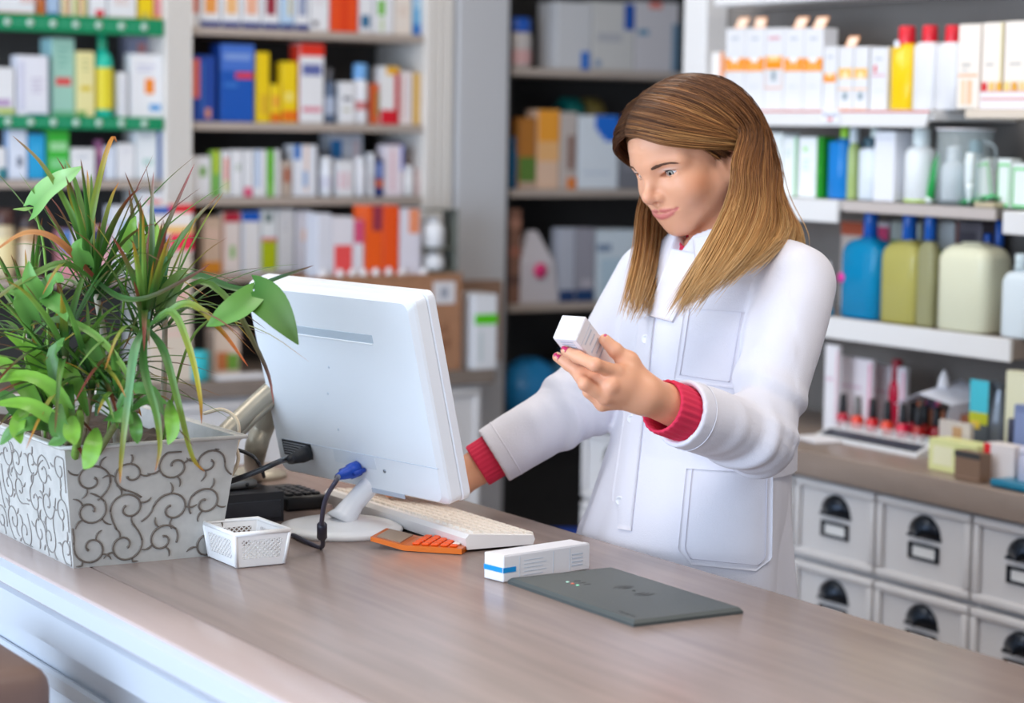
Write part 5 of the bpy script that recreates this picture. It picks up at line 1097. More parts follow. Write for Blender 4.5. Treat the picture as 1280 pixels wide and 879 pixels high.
# the long leaves that stand out in the picture
for (par, pp, w, cols) in (
    (c1, [(112, 335, 3.05), (112, 290, 3.04), (121, 240, 3.02), (132, 195, 3.0), (141, 172, 3.0), (146, 178, 3.0)], .0065, [G1, G4, YG, (205, 130, 40), (150, 80, 40)]),
    (c1, [(108, 340, 3.05), (98, 290, 3.03), (75, 240, 3.02), (48, 200, 3.0), (16, 170, 3.0)], .0058, [G3, G1, G4, (150, 140, 90), (150, 110, 90)]),
    (c1, [(116, 340, 3.06), (104, 290, 3.05), (88, 245, 3.04), (81, 205, 3.04)], .0055, [G1, YG, YG, RB]),
    (c4, [(206, 380, 3.1), (196, 320, 3.08), (214, 270, 3.06), (243, 205, 3.05)], .0062, [G3, G1, G1, (120, 80, 60), (160, 70, 70)]),
    (c4, [(205, 385, 3.1), (208, 330, 3.06), (240, 280, 3.04), (275, 242, 3.02)], .0066, [G3, G1, G2, (110, 110, 60), RB]),
    (c4, [(206, 385, 3.1), (196, 330, 3.07), (178, 270, 3.05), (156, 215, 3.04)], .0052, [G3, G1, G1, RB]),
    (c2, [(185, 402, 2.98), (190, 330, 2.98), (190, 260, 2.98), (192, 215, 2.98)], .0055, [G3, G1, (120, 130, 100), (170, 110, 110)]),
    (c4, [(208, 382, 3.1), (240, 345, 3.05), (300, 362, 3.02), (352, 346, 3.0), (392, 332, 3.0)], .0068, [G1, (90, 140, 90), G1, G3, (110, 70, 60)]),
    (c4, [(208, 382, 3.1), (250, 352, 3.03), (290, 380, 3.0), (318, 430, 2.98), (336, 470, 2.98), (342, 505, 2.98)], .0058, [G1, G2, (100, 96, 50), (90, 70, 60), (180, 110, 100)]),
    (c2, [(190, 405, 2.96), (235, 380, 2.94), (275, 412, 2.93), (310, 458, 2.93)], .0064, [G1, G4, YG, OG, (200, 100, 60)]),
    (c2, [(186, 408, 2.95), (215, 390, 2.92), (238, 440, 2.91), (250, 495, 2.91), (252, 530, 2.92)], .0064, [G1, G4, (200, 190, 60), (200, 110, 60)]),
    (c2, [(184, 410, 2.94), (205, 440, 2.90), (222, 500, 2.89), (240, 570, 2.89), (256, 590, 2.9)], .0066, [G3, G1, G4, YG, OG]),
    (c2, [(182, 410, 2.93), (180, 460, 2.87), (196, 520, 2.85), (200, 560, 2.85), (194, 590, 2.85)], .0068, [G3, G1, G2, YG, (180, 110, 80)]),
    (c2, [(180, 410, 2.93), (168, 440, 2.87), (160, 500, 2.84), (152, 570, 2.83), (150, 605, 2.83)], .0072, [G1, (110, 160, 110), (110, 160, 110), YG, OG]),
    (c1, [(116, 350, 3.02), (80, 330, 2.97), (40, 345, 2.95), (0, 370, 2.95), (-20, 390, 2.95)], .0070, [G1, G2, (120, 130, 60), RB]),
    (c1, [(116, 345, 3.02), (70, 300, 2.97), (30, 292, 2.95), (-15, 320, 2.95)], .0066, [RB, (200, 130, 80), (214, 150, 90), OG]),
    (c1, [(118, 350, 3.02), (150, 372, 2.96), (186, 372, 2.95), (240, 345, 2.95), (262, 330, 2.95)], .0056, [G3, G1, (90, 70, 50), RB]),
    (c3, [(40, 420, 3.05), (70, 400, 2.98), (120, 420, 2.92), (160, 470, 2.88), (165, 520, 2.88)], .0075, [G1, G2, G4, G1])):
    leaf(par, [P(*p) for p in pp], w, cols, nhint=-FW + np.array([0, 0, .6]), fold=.3, n=18)
# trailing heart-leaved climbers
HG, HL = (92, 150, 62), (150, 200, 120)
v1 = cane([soilpt(30, 535, 3.1), P(60, 430, 3.08), P(56, 320, 3.06), P(44, 262, 3.05)], (.0022, .0018), (120, 160, 70), 'vine')
leaf(v1, [P(42, 258, 3.04), P(60, 238, 3.02), P(82, 222, 3.0), P(103, 208, 3.0)], .020, [(110, 170, 80), HL, (165, 210, 140), (150, 200, 120)], nhint=-FW + UP * .5, fold=.15, shape='heart')
leaf(v1, [P(42, 260, 3.04), P(30, 263, 3.04), P(16, 262, 3.03)], .006, [(120, 170, 80), (140, 190, 90)], nhint=UP - FW * .6, shape='oval')
v2 = cane([soilpt(210, 535, 3.05), P(232, 440, 3.02), P(268, 395, 2.98), P(316, 366, 2.96)], (.0022, .0016), (110, 140, 60), 'vine')
leaf(v2, [P(318, 368, 2.95), P(298, 385, 2.93), P(276, 398, 2.92), P(258, 408, 2.92)], .021, [(96, 150, 60), (110, 165, 80), (104, 158, 70)], nhint=-FW + UP * .4 - RT * .3, fold=.2, shape='heart')
leaf(v2, [P(318, 364, 2.95), P(338, 380, 2.93), P(356, 404, 2.92), P(373, 431, 2.92)], .024, [(52, 110, 20), (84, 128, 50), (88, 124, 56), (80, 110, 50)], nhint=-FW + UP * .1, fold=.12, shape='heart')
leaf(v2, [P(205, 388, 3.0), P(212, 365, 3.0), P(226, 345, 2.99), P(233, 336, 2.99)], .013, [(96, 128, 56), (120, 150, 80)], nhint=-FW, fold=.15, shape='heart')
leaf(v2, [P(207, 345, 3.0), P(205, 330, 3.0), P(208, 320, 3.0)], .006, [(80, 130, 90), (90, 140, 90)], nhint=-FW, shape='oval')
v3 = cane([soilpt(130, 520, 3.08), P(150, 420, 3.07), P(160, 330, 3.06), P(166, 300, 3.06)], (.002, .0016), (120, 160, 60), 'vine')
leaf(v3, [P(166, 312, 3.05), P(160, 300, 3.05), P(165, 282, 3.04), P(170, 270, 3.04)], .011, [(110, 160, 60), (140, 190, 80)], nhint=-FW, fold=.2, shape='heart')
leaf(v3, [P(180, 312, 3.05), P(190, 300, 3.05), P(194, 285, 3.04), P(190, 276, 3.04)], .011, [(140, 190, 60), (170, 205, 100)], nhint=-FW - RT * .3, fold=.3, shape='heart')
v4 = cane([soilpt(20, 530, 3.0), P(30, 440, 2.98), P(50, 380, 2.97), P(56, 360, 2.97)], (.002, .0016), (120, 160, 60), 'vine')
for pts in ([(56, 362, 2.96), (70, 350, 2.95), (80, 352, 2.94)], [(50, 372, 2.96), (38, 350, 2.95), (36, 326, 2.95)], [(40, 400, 2.96), (22, 370, 2.95), (10, 366, 2.94)], [(60, 372, 2.96), (76, 385, 2.94), (84, 402, 2.93)], [(106, 330, 3.0), (98, 312, 2.99), (102, 298, 2.98)]):
    leaf(v4, [P(*p) for p in pts], .013, [(84, 140, 60), (120, 180, 90), (110, 170, 80)], nhint=-FW + UP * .5, fold=.2, shape='heart')
# broad bright leaves along the rim and at the left
cs = cane([soilpt(100, 545, 2.9), P(100, 530, 2.9), P(100, 515, 2.9)], (.006, .004), (110, 150, 60), 'rosette_stem')
BG, BL = (84, 140, 40), (122, 176, 60)
for pts, w in (([(120, 535, 2.86), (117, 555, 2.80), (112, 575, 2.79), (104, 586, 2.79)], .017), ([(75, 505, 2.87), (72, 528, 2.84), (76, 548, 2.83), (60, 556, 2.83)], .013), ([(212, 500, 2.92), (214, 520, 2.86), (216, 540, 2.85), (210, 556, 2.85)], .010), ([(90, 520, 2.86), (90, 540, 2.82), (94, 556, 2.81)], .012), ([(168, 515, 2.88), (170, 535, 2.84), (172, 555, 2.84)], .009), ([(40, 500, 2.9), (22, 530, 2.85), (26, 555, 2.84)], .011),
               ([(130, 525, 2.88), (150, 520, 2.85), (166, 530, 2.84)], .013), ([(96, 545, 2.85), (60, 520, 2.85), (30, 505, 2.86), (-10, 505, 2.9)], .016), ([(100, 540, 2.88), (70, 490, 2.88), (30, 470, 2.9), (-15, 480, 2.93)], .015), ([(100, 540, 2.92), (60, 480, 2.95), (40, 440, 2.97), (5, 415, 2.98)], .017), ([(80, 530, 2.9), (66, 450, 2.92), (80, 430, 2.9), (70, 430, 2.9)], .014), ([(110, 520, 2.95), (90, 470, 2.95), (50, 460, 2.96), (20, 470, 2.97)], .016),
               ([(140, 530, 2.9), (160, 490, 2.88), (190, 490, 2.87), (205, 520, 2.86)], .009), ([(70, 540, 2.87), (44, 530, 2.85), (16, 540, 2.85), (0, 556, 2.86)], .013), ([(120, 520, 2.95), (130, 470, 2.95), (110, 430, 2.95), (100, 420, 2.94)], .012), ([(150, 525, 2.93), (185, 500, 2.9), (210, 505, 2.88)], .008), ([(60, 530, 2.95), (20, 470, 2.97), (-20, 440, 3.0)], .018), ([(30, 530, 2.96), (10, 500, 2.95), (-15, 495, 2.95)], .016)):
    leaf(cs, [P(*p) for p in pts], w * (.72 if w > .0135 else .95), random.Random(len(pts) + int(w * 1e4)).choice(([BG, BL, (124, 180, 52)], [(58, 104, 44), (84, 136, 58), (92, 146, 66)], [(66, 118, 50), (92, 146, 70), (74, 130, 58)])), nhint=-FW + UP * .8, fold=.2, shape='oval', wave=.15)
# ================================================================== the pharmacist
def snets(f, lo, hi, h):
    """closed surface of an implicit shape f<0 on a grid (surface nets)"""
    lo = np.array(lo, float); hi = np.array(hi, float); n = np.ceil((hi - lo) / h).astype(int) + 1
    ax = [lo[i] + h * np.arange(n[i]) for i in range(3)]; val = np.empty(n, np.float32)
    yy, zz = np.meshgrid(ax[1], ax[2], indexing='ij'); CH_ = max(1, int(400000 / yy.size))
    for i in range(0, n[0], CH_):
        xs = ax[0][i:i + CH_]; p = np.empty((len(xs),) + yy.shape + (3,), np.float32); p[..., 0] = xs[:, None, None]; p[..., 1] = yy; p[..., 2] = zz
        val[i:i + CH_] = f(p.reshape(-1, 3)).reshape(p.shape[:-1])
    s = val < 0; cs = [c - 1 for c in n]
    acc = np.zeros(tuple(cs) + (3,), np.float32); cnt = np.zeros(cs, np.float32)
    corner = lambda a, d: a[d[0]:d[0] + cs[0], d[1]:d[1] + cs[1], d[2]:d[2] + cs[2]]
    for axis in range(3):
        o = [k for k in range(3) if k != axis]
        for da in (0, 1):
            for db in (0, 1):
                d0 = [0, 0, 0]; d0[o[0]] = da; d0[o[1]] = db; d1 = list(d0); d1[axis] = 1
                v0, v1 = corner(val, d0), corner(val, d1); m = (v0 < 0) != (v1 < 0); t = np.where(m, v0 / np.where(m, v0 - v1, 1), 0)
                cnt += m; acc[..., axis] += np.where(m, t, 0); acc[..., o[0]] += m * da; acc[..., o[1]] += m * db
    act = cnt > 0; idx = -np.ones(cs, np.int64); idx[act] = np.arange(act.sum()); ijk = np.argwhere(act)
    V = lo + h * (ijk + acc[act] / cnt[act][:, None]); quads = []
    for axis in range(3):
        o = [k for k in range(3) if k != axis]; sl0 = [slice(None)] * 3; sl1 = [slice(None)] * 3; sl0[axis] = slice(0, -1); sl1[axis] = slice(1, None)
        for k in o: sl0[k] = slice(1, -1); sl1[k] = slice(1, -1)
        a, b = s[tuple(sl0)], s[tuple(sl1)]; e = np.argwhere(a != b); fl = a[tuple(e.T)]
        base = e.copy(); base[:, o[0]] += 1; base[:, o[1]] += 1
        def cell(da, db):
            c = base.copy(); c[:, o[0]] -= da; c[:, o[1]] -= db; return idx[tuple(c.T)]
        q = np.stack([cell(1, 1), cell(0, 1), cell(0, 0), cell(1, 0)], 1)
        flip = fl if axis != 1 else ~fl
        q[~flip] = q[~flip][:, ::-1]; quads.append(q)
    return V, np.concatenate(quads)
def smin(a, b, k): 
    h = np.maximum(k - np.abs(a - b), 0) / k; return np.minimum(a, b) - h * h * k * .25
def smax(a, b, k): return -smin(-a, -b, k)
def sph(p, c, r): return np.linalg.norm(p - np.array(c, np.float32), axis=1) - r
def ell(p, c, r):
    q = (p - np.array(c, np.float32)); r = np.array(r, np.float32); k0 = np.linalg.norm(q / r, axis=1); k1 = np.linalg.norm(q / (r * r), axis=1) + 1e-9; return k0 * (k0 - 1) / k1
def cone(p, a, b, ra, rb):
    a = np.array(a, np.float32); b = np.array(b, np.float32); ab = b - a; t = np.clip(((p - a) @ ab) / (ab @ ab), 0, 1); return np.linalg.norm(p - a - t[:, None] * ab, axis=1) - (ra + (rb - ra) * t)
# ---- head frame (forward, her left, up) solved from the face in the picture
HF = np.array([-.9176, -.1248, -.3775]); HF /= np.linalg.norm(HF); HL_ = np.array([.0983, -.9912, .0886]); HL_ -= HF * (HL_ @ HF); HL_ /= np.linalg.norm(HL_); HU = np.cross(HF, HL_)
HR = np.stack([HF, HL_, HU], 1); HCN = np.array([2.0013, 2.7603, 1.5217])
def H(f, l, u): return HCN + HR @ np.array([f, l, u])
EYE = (.0622, .0315, .0005); ER = .0140
LIPX = [(0, .0925), (.009, .0910), (.018, .0860), (.027, .0775)]
def mouth_prims(q):
    """lips laid on the face surface; LIPX holds its depth at four distances from the middle"""
    (y0, x0), (y1, x1), (y2, x2), (y3, x3) = LIPX
    up_ = np.minimum(np.minimum(cone(q, (x0 - .0012, .0038, -.0512), (x1 - .0014, y1, -.0518), .0031, .0031), cone(q, (x1 - .0014, y1, -.0518), (x2 - .0012, y2, -.0526), .0031, .0023)), cone(q, (x2 - .0012, y2, -.0526), (x3 - .0005, y3, -.0526), .0023, .0008))
    lo_ = np.minimum(np.minimum(cone(q, (x0 - .0022, 0, -.0612), (x1 - .0022, y1, -.0606), .0045, .0041), cone(q, (x1 - .0022, y1, -.0606), (x2 - .0018, y2, -.0584), .0041, .0029)), cone(q, (x2 - .0018, y2, -.0584), (x3 - .0005, y3, -.0532), .0029, .0008))
    return up_, lo_
def head_sdf(p, lips=True):
    q = p.copy(); q[:, 1] = np.abs(q[:, 1])
    d = ell(q, (-.004, 0, .030), (.099, .0725, .079))
    d = smin(d, ell(q, (.026, 0, -.032), (.060, .0555, .068)), .03)
    d = smin(d, cone(q, (.004, .049, -.042), (.055, .014, -.081), .021, .017), .022)
    d = smin(d, sph(q, (.0655, 0, -.0835), .0165), .02)
    d = smin(d, sph(q, (.0535, .0345, -.0300), .0255), .02)
    d = smin(d, cone(q, (.0800, .010, .0165), (.0600, .046, .0170), .0125, .0115), .014)
    d = smin(d, ell(q, (.0690, 0, -.0560), (.0205, .030, .023)), .016)
    d = smax(d, -sph(q, (.0935, .0325, .0010), .0150), .012)
    # nose
    nz = cone(q, (.0820, 0, .0090), (.1010, 0, -.0230), .0066, .0080)
    nz = smin(nz, sph(q, (.1035, 0, -.0255), .0088), .006)
    nz = smin(nz, sph(q, (.0920, .0098, -.0305), .0064), .009)
    nz = smin(nz, cone(q, (.1010, 0, -.0310), (.0900, 0, -.0385), .0046, .0060), .006)
    d = smin(d, nz, .010)
    d = smax(d, -ell(q, (.0965, .0062, -.0375), (.0055, .0032, .0034)), .002)
    # smile folds at the mouth corners, philtrum
    d = smax(d, -cone(q, (.1010, 0, -.0400), (.0985, 0, -.0460), .0016, .0016), .004)
    if not lips: return d
    u, l = mouth_prims(q); d = smin(d, np.minimum(u, l), .0030)
    for i in range(3): d = smax(d, -cone(q, (LIPX[i][1] + .0020, LIPX[i][0], -.0566 + .0012 * i), (LIPX[i + 1][1] + .0008, LIPX[i + 1][0], -.0566 + .0012 * (i + 1)), .0015 - .0002 * i, .0013 - .0002 * i), .0014)
    d = smax(d, -sph(q, (LIPX[3][1] + .0012, LIPX[3][0] + .0010, -.0525), .0015), .0040)
    # eyelids round the eyeball
    lid = sph(q, EYE, ER + .0013); d = smin(d, lid, .005)
    yz = q[:, 1:] - np.array([EYE[1], EYE[2]], np.float32); tilt = .10; y_ = yz[:, 0]; z_ = yz[:, 1] - tilt * y_
    alm = np.maximum(np.hypot(y_, z_ + .0222) - .0270, np.hypot(y_, z_ - .0225) - .0270)
    d = np.where(q[:, 0] > .062, np.maximum(d, -np.maximum(alm, -(sph(q, EYE, ER - .0006)))), d)
    d = smax(d, -cone(q, (.0775, .0195, .0085), (.0730, .0445, .0080), .0009, .0007), .002)
    # ear
    e = q - np.array((-.010, .0700, -.014), np.float32); c_, s_ = math.cos(.25), math.sin(.25); e = np.stack([e[:, 0] * c_ + e[:, 2] * s_, e[:, 1] + e[:, 0] * .35, -e[:, 0] * s_ + e[:, 2] * c_], 1)
    er = smin(ell(e, (0, 0, 0), (.0175, .0065, .030)), sph(e, (.003, -.001, -.0275), .0085), .008)
    er = smax(er, -ell(e, (.002, .0075, .002), (.0095, .0060, .0185)), .004); d = smin(d, er, .005)
    # neck
    d = smin(d, cone(p, (-.020, 0, -.045), (.008, .015, -.20), .048, .052), .022)
    return d
SKIN, SKIN2, LIP = np.array(lin((230, 168, 134))), np.array(lin((205, 132, 98))), np.array(lin((204, 116, 108)))
def surf_x(y, z):
    x = np.linspace(.05, .12, 281); p = np.stack([x, np.full_like(x, y), np.full_like(x, z)], 1).astype(np.float32); k = np.where(head_sdf(p, False) < 0)[0]; return float(x[k[-1]])
LIPX = [(y, surf_x(y, -.0560)) for y in (0, .010, .020, .0300)]
hv, hf = snets(head_sdf, (-.115, -.09, -.205), (.125, .09, .125), .0021)
def head_col(v):
    q = v.astype(np.float32).copy(); q[:, 1] = np.abs(q[:, 1]); c = np.tile(SKIN, (len(v), 1))
    w = np.exp(-((np.linalg.norm((q - np.array((.050, .058, -.028))) / np.array((.02, .02, .016)), axis=1)) ** 2))[:, None] * .55; c = c * (1 - w) + SKIN2 * w
    w = np.exp(-((np.linalg.norm((q - np.array((.102, 0, -.026))) / .012, axis=1)) ** 2))[:, None] * .25; c = c * (1 - w) + np.array(lin((222, 140, 122))) * w
    ed = q - np.array((EYE[0] + .012, EYE[1] + .001, EYE[2] + .0072)); w = np.exp(-(ed[:, 1] / .013) ** 2 - (ed[:, 2] / .0032) ** 2 - (ed[:, 0] / .012) ** 2)[:, None] * .7; c = c * (1 - w) + np.array(lin((246, 226, 218))) * w
    u, l = mouth_prims(q); m = np.minimum(u, l); w = np.clip((.0014 - m) / .0012, 0, 1)[:, None] * (q[:, :1] > .06); c = c * (1 - w) + LIP * w
    return c
hcol = head_col(hv); hvw = HCN + hv @ HR.T
# ---- the box in her left hand, its frame solved from the corners in the picture
BXC = np.array([1.6075, 2.4790, 1.2985]); be1 = np.array([.3923, -.9198, .0100]); be2 = np.array([-.5592, -.2471, -.7914]); bea = np.array([.7304, .3048, -.6113]); BWH = .0187; BLN = .118
def onface(x, y, nrm, off):                                   # point under a picture point at a given distance from the box axis
    r = ray(x, y); k = (off - (CAM - BXC) @ nrm) / (r @ nrm); return CAM + r * k
# ---- arms
LSH, LEL, LWR = np.array([2.06, 2.572, 1.335]), P(948, 548, 3.15), P(806, 494, 3.0)
RSH, REL, RWR = np.array([2.03, 2.895, 1.325]), P(730, 500, 3.47), P(566, 604, 3.46)
fr_ = .0072
idx_ = [P(770, 466, 2.968), onface(744, 456, be2, BWH + .020), onface(722, 446, be2, BWH + fr_ + .004), onface(707, 438.5, be2, BWH + fr_ - .0008)]
mid_ = [P(764, 482, 2.960), onface(729, 469, be2, BWH + .022), onface(711, 456, be2, BWH + .012), onface(697, 446.5, be2, BWH + fr_ - .0005)]
rin_ = [P(757, 496, 2.966), P(731, 480, 2.952), onface(719, 463, be2, BWH + .010), onface(714, 452, be2, BWH + fr_ - .0005)]
pin_ = [P(753, 505, 2.985), P(736, 490, 2.978), onface(728, 476, be2, BWH + .011), onface(724, 466, be2, BWH + fr_ - .001)]
thm_ = [P(802, 476, 3.004), P(785, 453, 2.998), P(769, 438, 2.990), P(756, 425, 2.988)]
def chain(p, pts, rs, k=.004):
    d = None
    for a, b, ra, rb in zip(pts[:-1], pts[1:], rs[:-1], rs[1:]):
        e = cone(p, a, b, ra, rb); d = e if d is None else smin(d, e, k)
    return d
def lhand_sdf(p):
    wr = LWR; k = .010
    d = cone(p, LEL + (LWR - LEL) * .45, LWR, .033, .0245)
    palm = None
    for mcp, r1 in ((idx_[0], .0112), (mid_[0], .0112), (rin_[0], .0106), (pin_[0], .0098)):
        e = cone(p, wr + (mcp - wr) * .08, mcp, .0165, r1); palm = e if palm is None else smin(palm, e, .012)
    palm = smin(palm, cone(p, wr + (thm_[0] - wr) * .3, thm_[1], .016, .0125), .016)
    palm = smin(palm, cone(p, thm_[1], idx_[0] + (wr - idx_[0]) * .35, .009, .011), .018)
    d = smin(d, palm, .018)
    for ch, rs in ((idx_, (.0104, .0089, .0080, .0068)), (mid_, (.0106, .0090, .0081, .0069)), (rin_, (.0100, .0086, .0077, .0066)), (pin_, (.0092, .0078, .0069, .0060))):
        d = smin(d, chain(p, ch, rs), .0045)
    d = smin(d, chain(p, thm_, (.0130, .0112, .0100, .0080)), .008)
    return d
allp = np.array(idx_ + mid_ + rin_ + pin_ + thm_ + [LWR, LEL + (LWR - LEL) * .45])
lv, lf = snets(lhand_sdf, allp.min(0) - .04, allp.max(0) + .04, .0017)
# right hand resting on the keyboard
rd_ = np.array([-.44, .90, 0]); rn_ = np.array([.90, .44, 0])
def rfing(k, ln):
    m = RWR + rd_ * .068 + rn_ * k + np.array([0, 0, .008]); return [m, m + rd_ * .032 * ln + np.array([0, 0, .008]), m + rd_ * .052 * ln + np.array([0, 0, -.006]), np.array([*(m + rd_ * .064 * ln)[:2], .9925])]
rf = [rfing(-.026, .95), rfing(-.009, 1.05), rfing(.009, 1.0), rfing(.025, .82)]
rth = [RWR + rd_ * .02 - rn_ * .018, RWR + rd_ * .045 - rn_ * .036, RWR + rd_ * .068 - rn_ * .042 + np.array([0, 0, -.008]), np.array([*(RWR + rd_ * .088 - rn_ * .044)[:2], .9935])]
def rhand_sdf(p):
    d = cone(p, REL + (RWR - REL) * .45, RWR, .034, .0250); palm = None
    for ch in rf:
        e = cone(p, RWR, ch[0], .018, .0105); palm = e if palm is None else smin(palm, e, .012)
    d = smin(d, palm, .018)
    for ch, s in zip(rf, (1, 1.02, .98, .88)): d = smin(d, chain(p, ch, [.0098 * s, .0085 * s, .0076 * s, .0066 * s]), .004)
    return smin(d, chain(p, rth, (.013, .0105, .0095, .008)), .010)
allr = np.array(sum(rf, []) + rth + [RWR, REL + (RWR - REL) * .45])
rv, rq = snets(rhand_sdf, allr.min(0) - .04, allr.max(0) + .04, .0024)
# trunk and legs under the coat, trousers and shoes
def trunk_sdf(p):
    d = ell(p, (2.045, 2.735, 1.20), (.085, .135, .20)); d = smin(d, ell(p, (2.02, 2.745, .95), (.10, .15, .12)), .08)
    for s, sh, el in ((-1, LSH, LEL), (1, RSH, REL)):
        d = smin(d, cone(p, (2.05, 2.735, 1.36), sh, .045, .042), .04); d = smin(d, cone(p, sh, el, .042, .036), .03)
        y = 2.745 + s * .085; d = smin(d, cone(p, (2.02, y, .92), (2.01, y, .50), .075, .055), .04); d = smin(d, cone(p, (2.01, y, .50), (2.03, y, .09), .055, .036), .03)
        d = smin(d, cone(p, (2.03, y, .038), (1.90, y + s * .01, .030), .036, .030), .02)
    return d
tv, tq = snets(trunk_sdf, (1.83, 2.40, -.02), (2.22, 3.06, 1.44), .011)
tcol = np.where((tv[:, 2:3] < .98), np.array([lin((46, 48, 60))]), SKIN[None]); tcol = np.where(tv[:, 2:3] < .09, np.array([lin((60, 44, 40))]), tcol)
lcol = np.tile(SKIN, (len(lv), 1)); rcol = np.tile(SKIN, (len(rv), 1))
for j in (idx_[0], mid_[0], rin_[0], idx_[1], mid_[1], rin_[1]):
    w = np.exp(-(np.linalg.norm(lv - j, axis=1) / .010) ** 2)[:, None] * .28; lcol = lcol * (1 - w) + np.array(lin((216, 130, 108))) * w
m_skin = attr_mat(.42, sss=.12, spec=.4, bump=.05, bscale=700)
person = empty('person', 'woman with long ombre hair in white coat reading a small box behind the counter', 'person', (2.02, 2.745, 0))
PB = np.array([2.02, 2.745, 0.0])
off = np.cumsum([0, len(hvw), len(lv), len(rv)])
body = cmesh('body', np.concatenate([hvw, lv, rv, tv]) - PB, np.concatenate([hf, lf + off[1], rq + off[2], tq + off[3]]), np.concatenate([hcol, lcol, rcol, tcol]), m_skin, person)
# ---- eyes, lashes, brows
def eye(sy):
    c = np.array(EYE) * np.array([1, sy, 1]); cw = H(*c); tgt = (BXC + np.array([-.05, .08, .02])) ; g = tgt - cw; g /= np.linalg.norm(g); g = HR.T @ g; g = g * np.array([1, .75, .8]) + np.array([.25, 0, 0]); g /= np.linalg.norm(g)
    a = np.cross(g, (0, 0, 1)); a /= np.linalg.norm(a); b = np.cross(a, g); V = []; Cc = []; n = 28; rings = [0, .10, .19, .21, .30, .40, .47, .52, .60, .9, 1.3, 1.8, 2.4, 3.14]
    for th in rings:
        for k in range(n):
            an = 2 * math.pi * k / n; V.append(c + ER * 1.0 * (g * math.cos(th) + (a * math.cos(an) + b * math.sin(an)) * math.sin(th)))
            Cc.append(lin((14, 14, 16)) if th < .2 else (lin((168, 164, 154)) if th < .40 else (lin((84, 82, 80)) if th < .5 else lin((236, 230, 228)))))
    F = [(i * n + k, i * n + (k + 1) % n, (i + 1) * n + (k + 1) % n, (i + 1) * n + k) for i in range(len(rings) - 1) for k in range(n)]
    cmesh('eye', (HCN + np.array(V) @ HR.T) - PB, F, np.array(Cc), m_eye, person)
m_eye = attr_mat(.08, spec=.6)
for s in (1, -1): eye(s)
def hvec(q): return (HCN + HR @ np.array(q)) - PB
for s in (1, -1):
    b = MB()
    for k in range(22):                                        # upper lashes along the lid edge
        t_ = -1 + 2 * k / 21; y = t_ * .0150; z = -.0222 + math.sqrt(max(0, .0270 ** 2 - y * y)) + .10 * y; x = math.sqrt(max(1e-8, (ER + .0010) ** 2 - y * y - z * z))
        r0 = np.array([EYE[0] + x, s * (EYE[1] + y), EYE[2] + z]); ln = .0035 + .0035 * (t_ + 1) / 2; d = np.array([.8, s * (.15 + .55 * t_), .15]); d /= np.linalg.norm(d)
        b.tube([hvec(r0), hvec(r0 + d * ln * .5), hvec(r0 + d * ln + np.array([0, 0, .0018]))], [.00042, .0003, .0001], 4)
    pts = []
    for k in range(15):
        t_ = -1 + 2 * k / 14; y = t_ * .0152; z = -.0222 + math.sqrt(max(0, .0270 ** 2 - y * y)) + .10 * y; x = math.sqrt(max(1e-8, (ER + .0012) ** 2 - y * y - z * z)); pts.append(hvec((EYE[0] + x, s * (EYE[1] + y), EYE[2] + z)))
    b.tube(pts, .00095, 5)
    for k in range(14):                                        # lower lashes
        t_ = -.5 + 1.45 * k / 13; y = t_ * .0145; z = .0225 - math.sqrt(max(0, .0270 ** 2 - y * y)) + .10 * y; x = math.sqrt(max(1e-8, (ER + .0010) ** 2 - y * y - z * z)); r0 = np.array([EYE[0] + x, s * (EYE[1] + y), EYE[2] + z]); b.tube([hvec(r0), hvec(r0 + np.array([.0016, s * .0008 * t_, -.0016]))], [.0003, .0001], 4)
    b.build('eyelashes', M((30, 22, 20), .6), person)
    b = MB(); rr = random.Random(3)
    def surf(y, z):                                            # forehead surface under the brow
        x = np.linspace(.05, .11, 121); p = np.stack([x, np.full_like(x, y), np.full_like(x, z)], 1).astype(np.float32); dd = head_sdf(p); k = np.where(dd < 0)[0]; return float(x[k[-1]]) if len(k) else .08
    for k in range(260):
        t_ = rr.random(); y = .0165 + t_ * .033; z = .0150 + .0030 * math.sin(min(1, t_ / .75) * math.pi / 2) - (.0030 * ((t_ - .75) / .25) ** 1.4 if t_ > .75 else 0) + rr.uniform(-1, 1) * .0024 * (1 - .65 * t_) * (.6 + min(.4, t_ * 3))
        x = surf(y, z); a0 = np.array([x - .0002, s * y, z]); d = np.array([-.30, s * .85, .38 - .6 * t_]); d /= np.linalg.norm(d); b.tube([hvec(a0), hvec(a0 + d * .004 + np.array([.0008, 0, 0])), hvec(a0 + d * .0075)], [.0004, .00034, .0001], 4)
    b.build('eyebrow', M((104, 72, 54), .6), person)
# finger nails
def nail(tip, prev, hint, mat, w=.0052, ln=.0095, lift=.0062):
    t_ = tip - prev; t_ /= np.linalg.norm(t_); nn = hint - t_ * (hint @ t_); nn /= np.linalg.norm(nn); sd = np.cross(t_, nn); V = []
    for i in range(6):
        u = i / 5
        for j in range(5):
            v = j / 4 * 2 - 1; ww = w * (1 - .18 * u) * (math.sqrt(max(.05, 1 - ((u - .75) / .25) ** 2 * .75)) if u > .75 else 1)
            V.append(tip + t_ * (u * ln - ln * .45) + sd * ww * v + nn * (lift + .0014 - .0026 * v * v - .0012 * u) - PB)
    q = MB().add(V, [(i * 5 + j, i * 5 + j + 1, (i + 1) * 5 + j + 1, (i + 1) * 5 + j) for i in range(5) for j in range(4)], True); o = q.build('fingernail', mat, person)
    md = o.modifiers.new('thick', 'SOLIDIFY'); md.thickness = .0008; return o
m_nail = M((196, 20, 92), .15, coat=.5)
nh = -FW + UP * .25
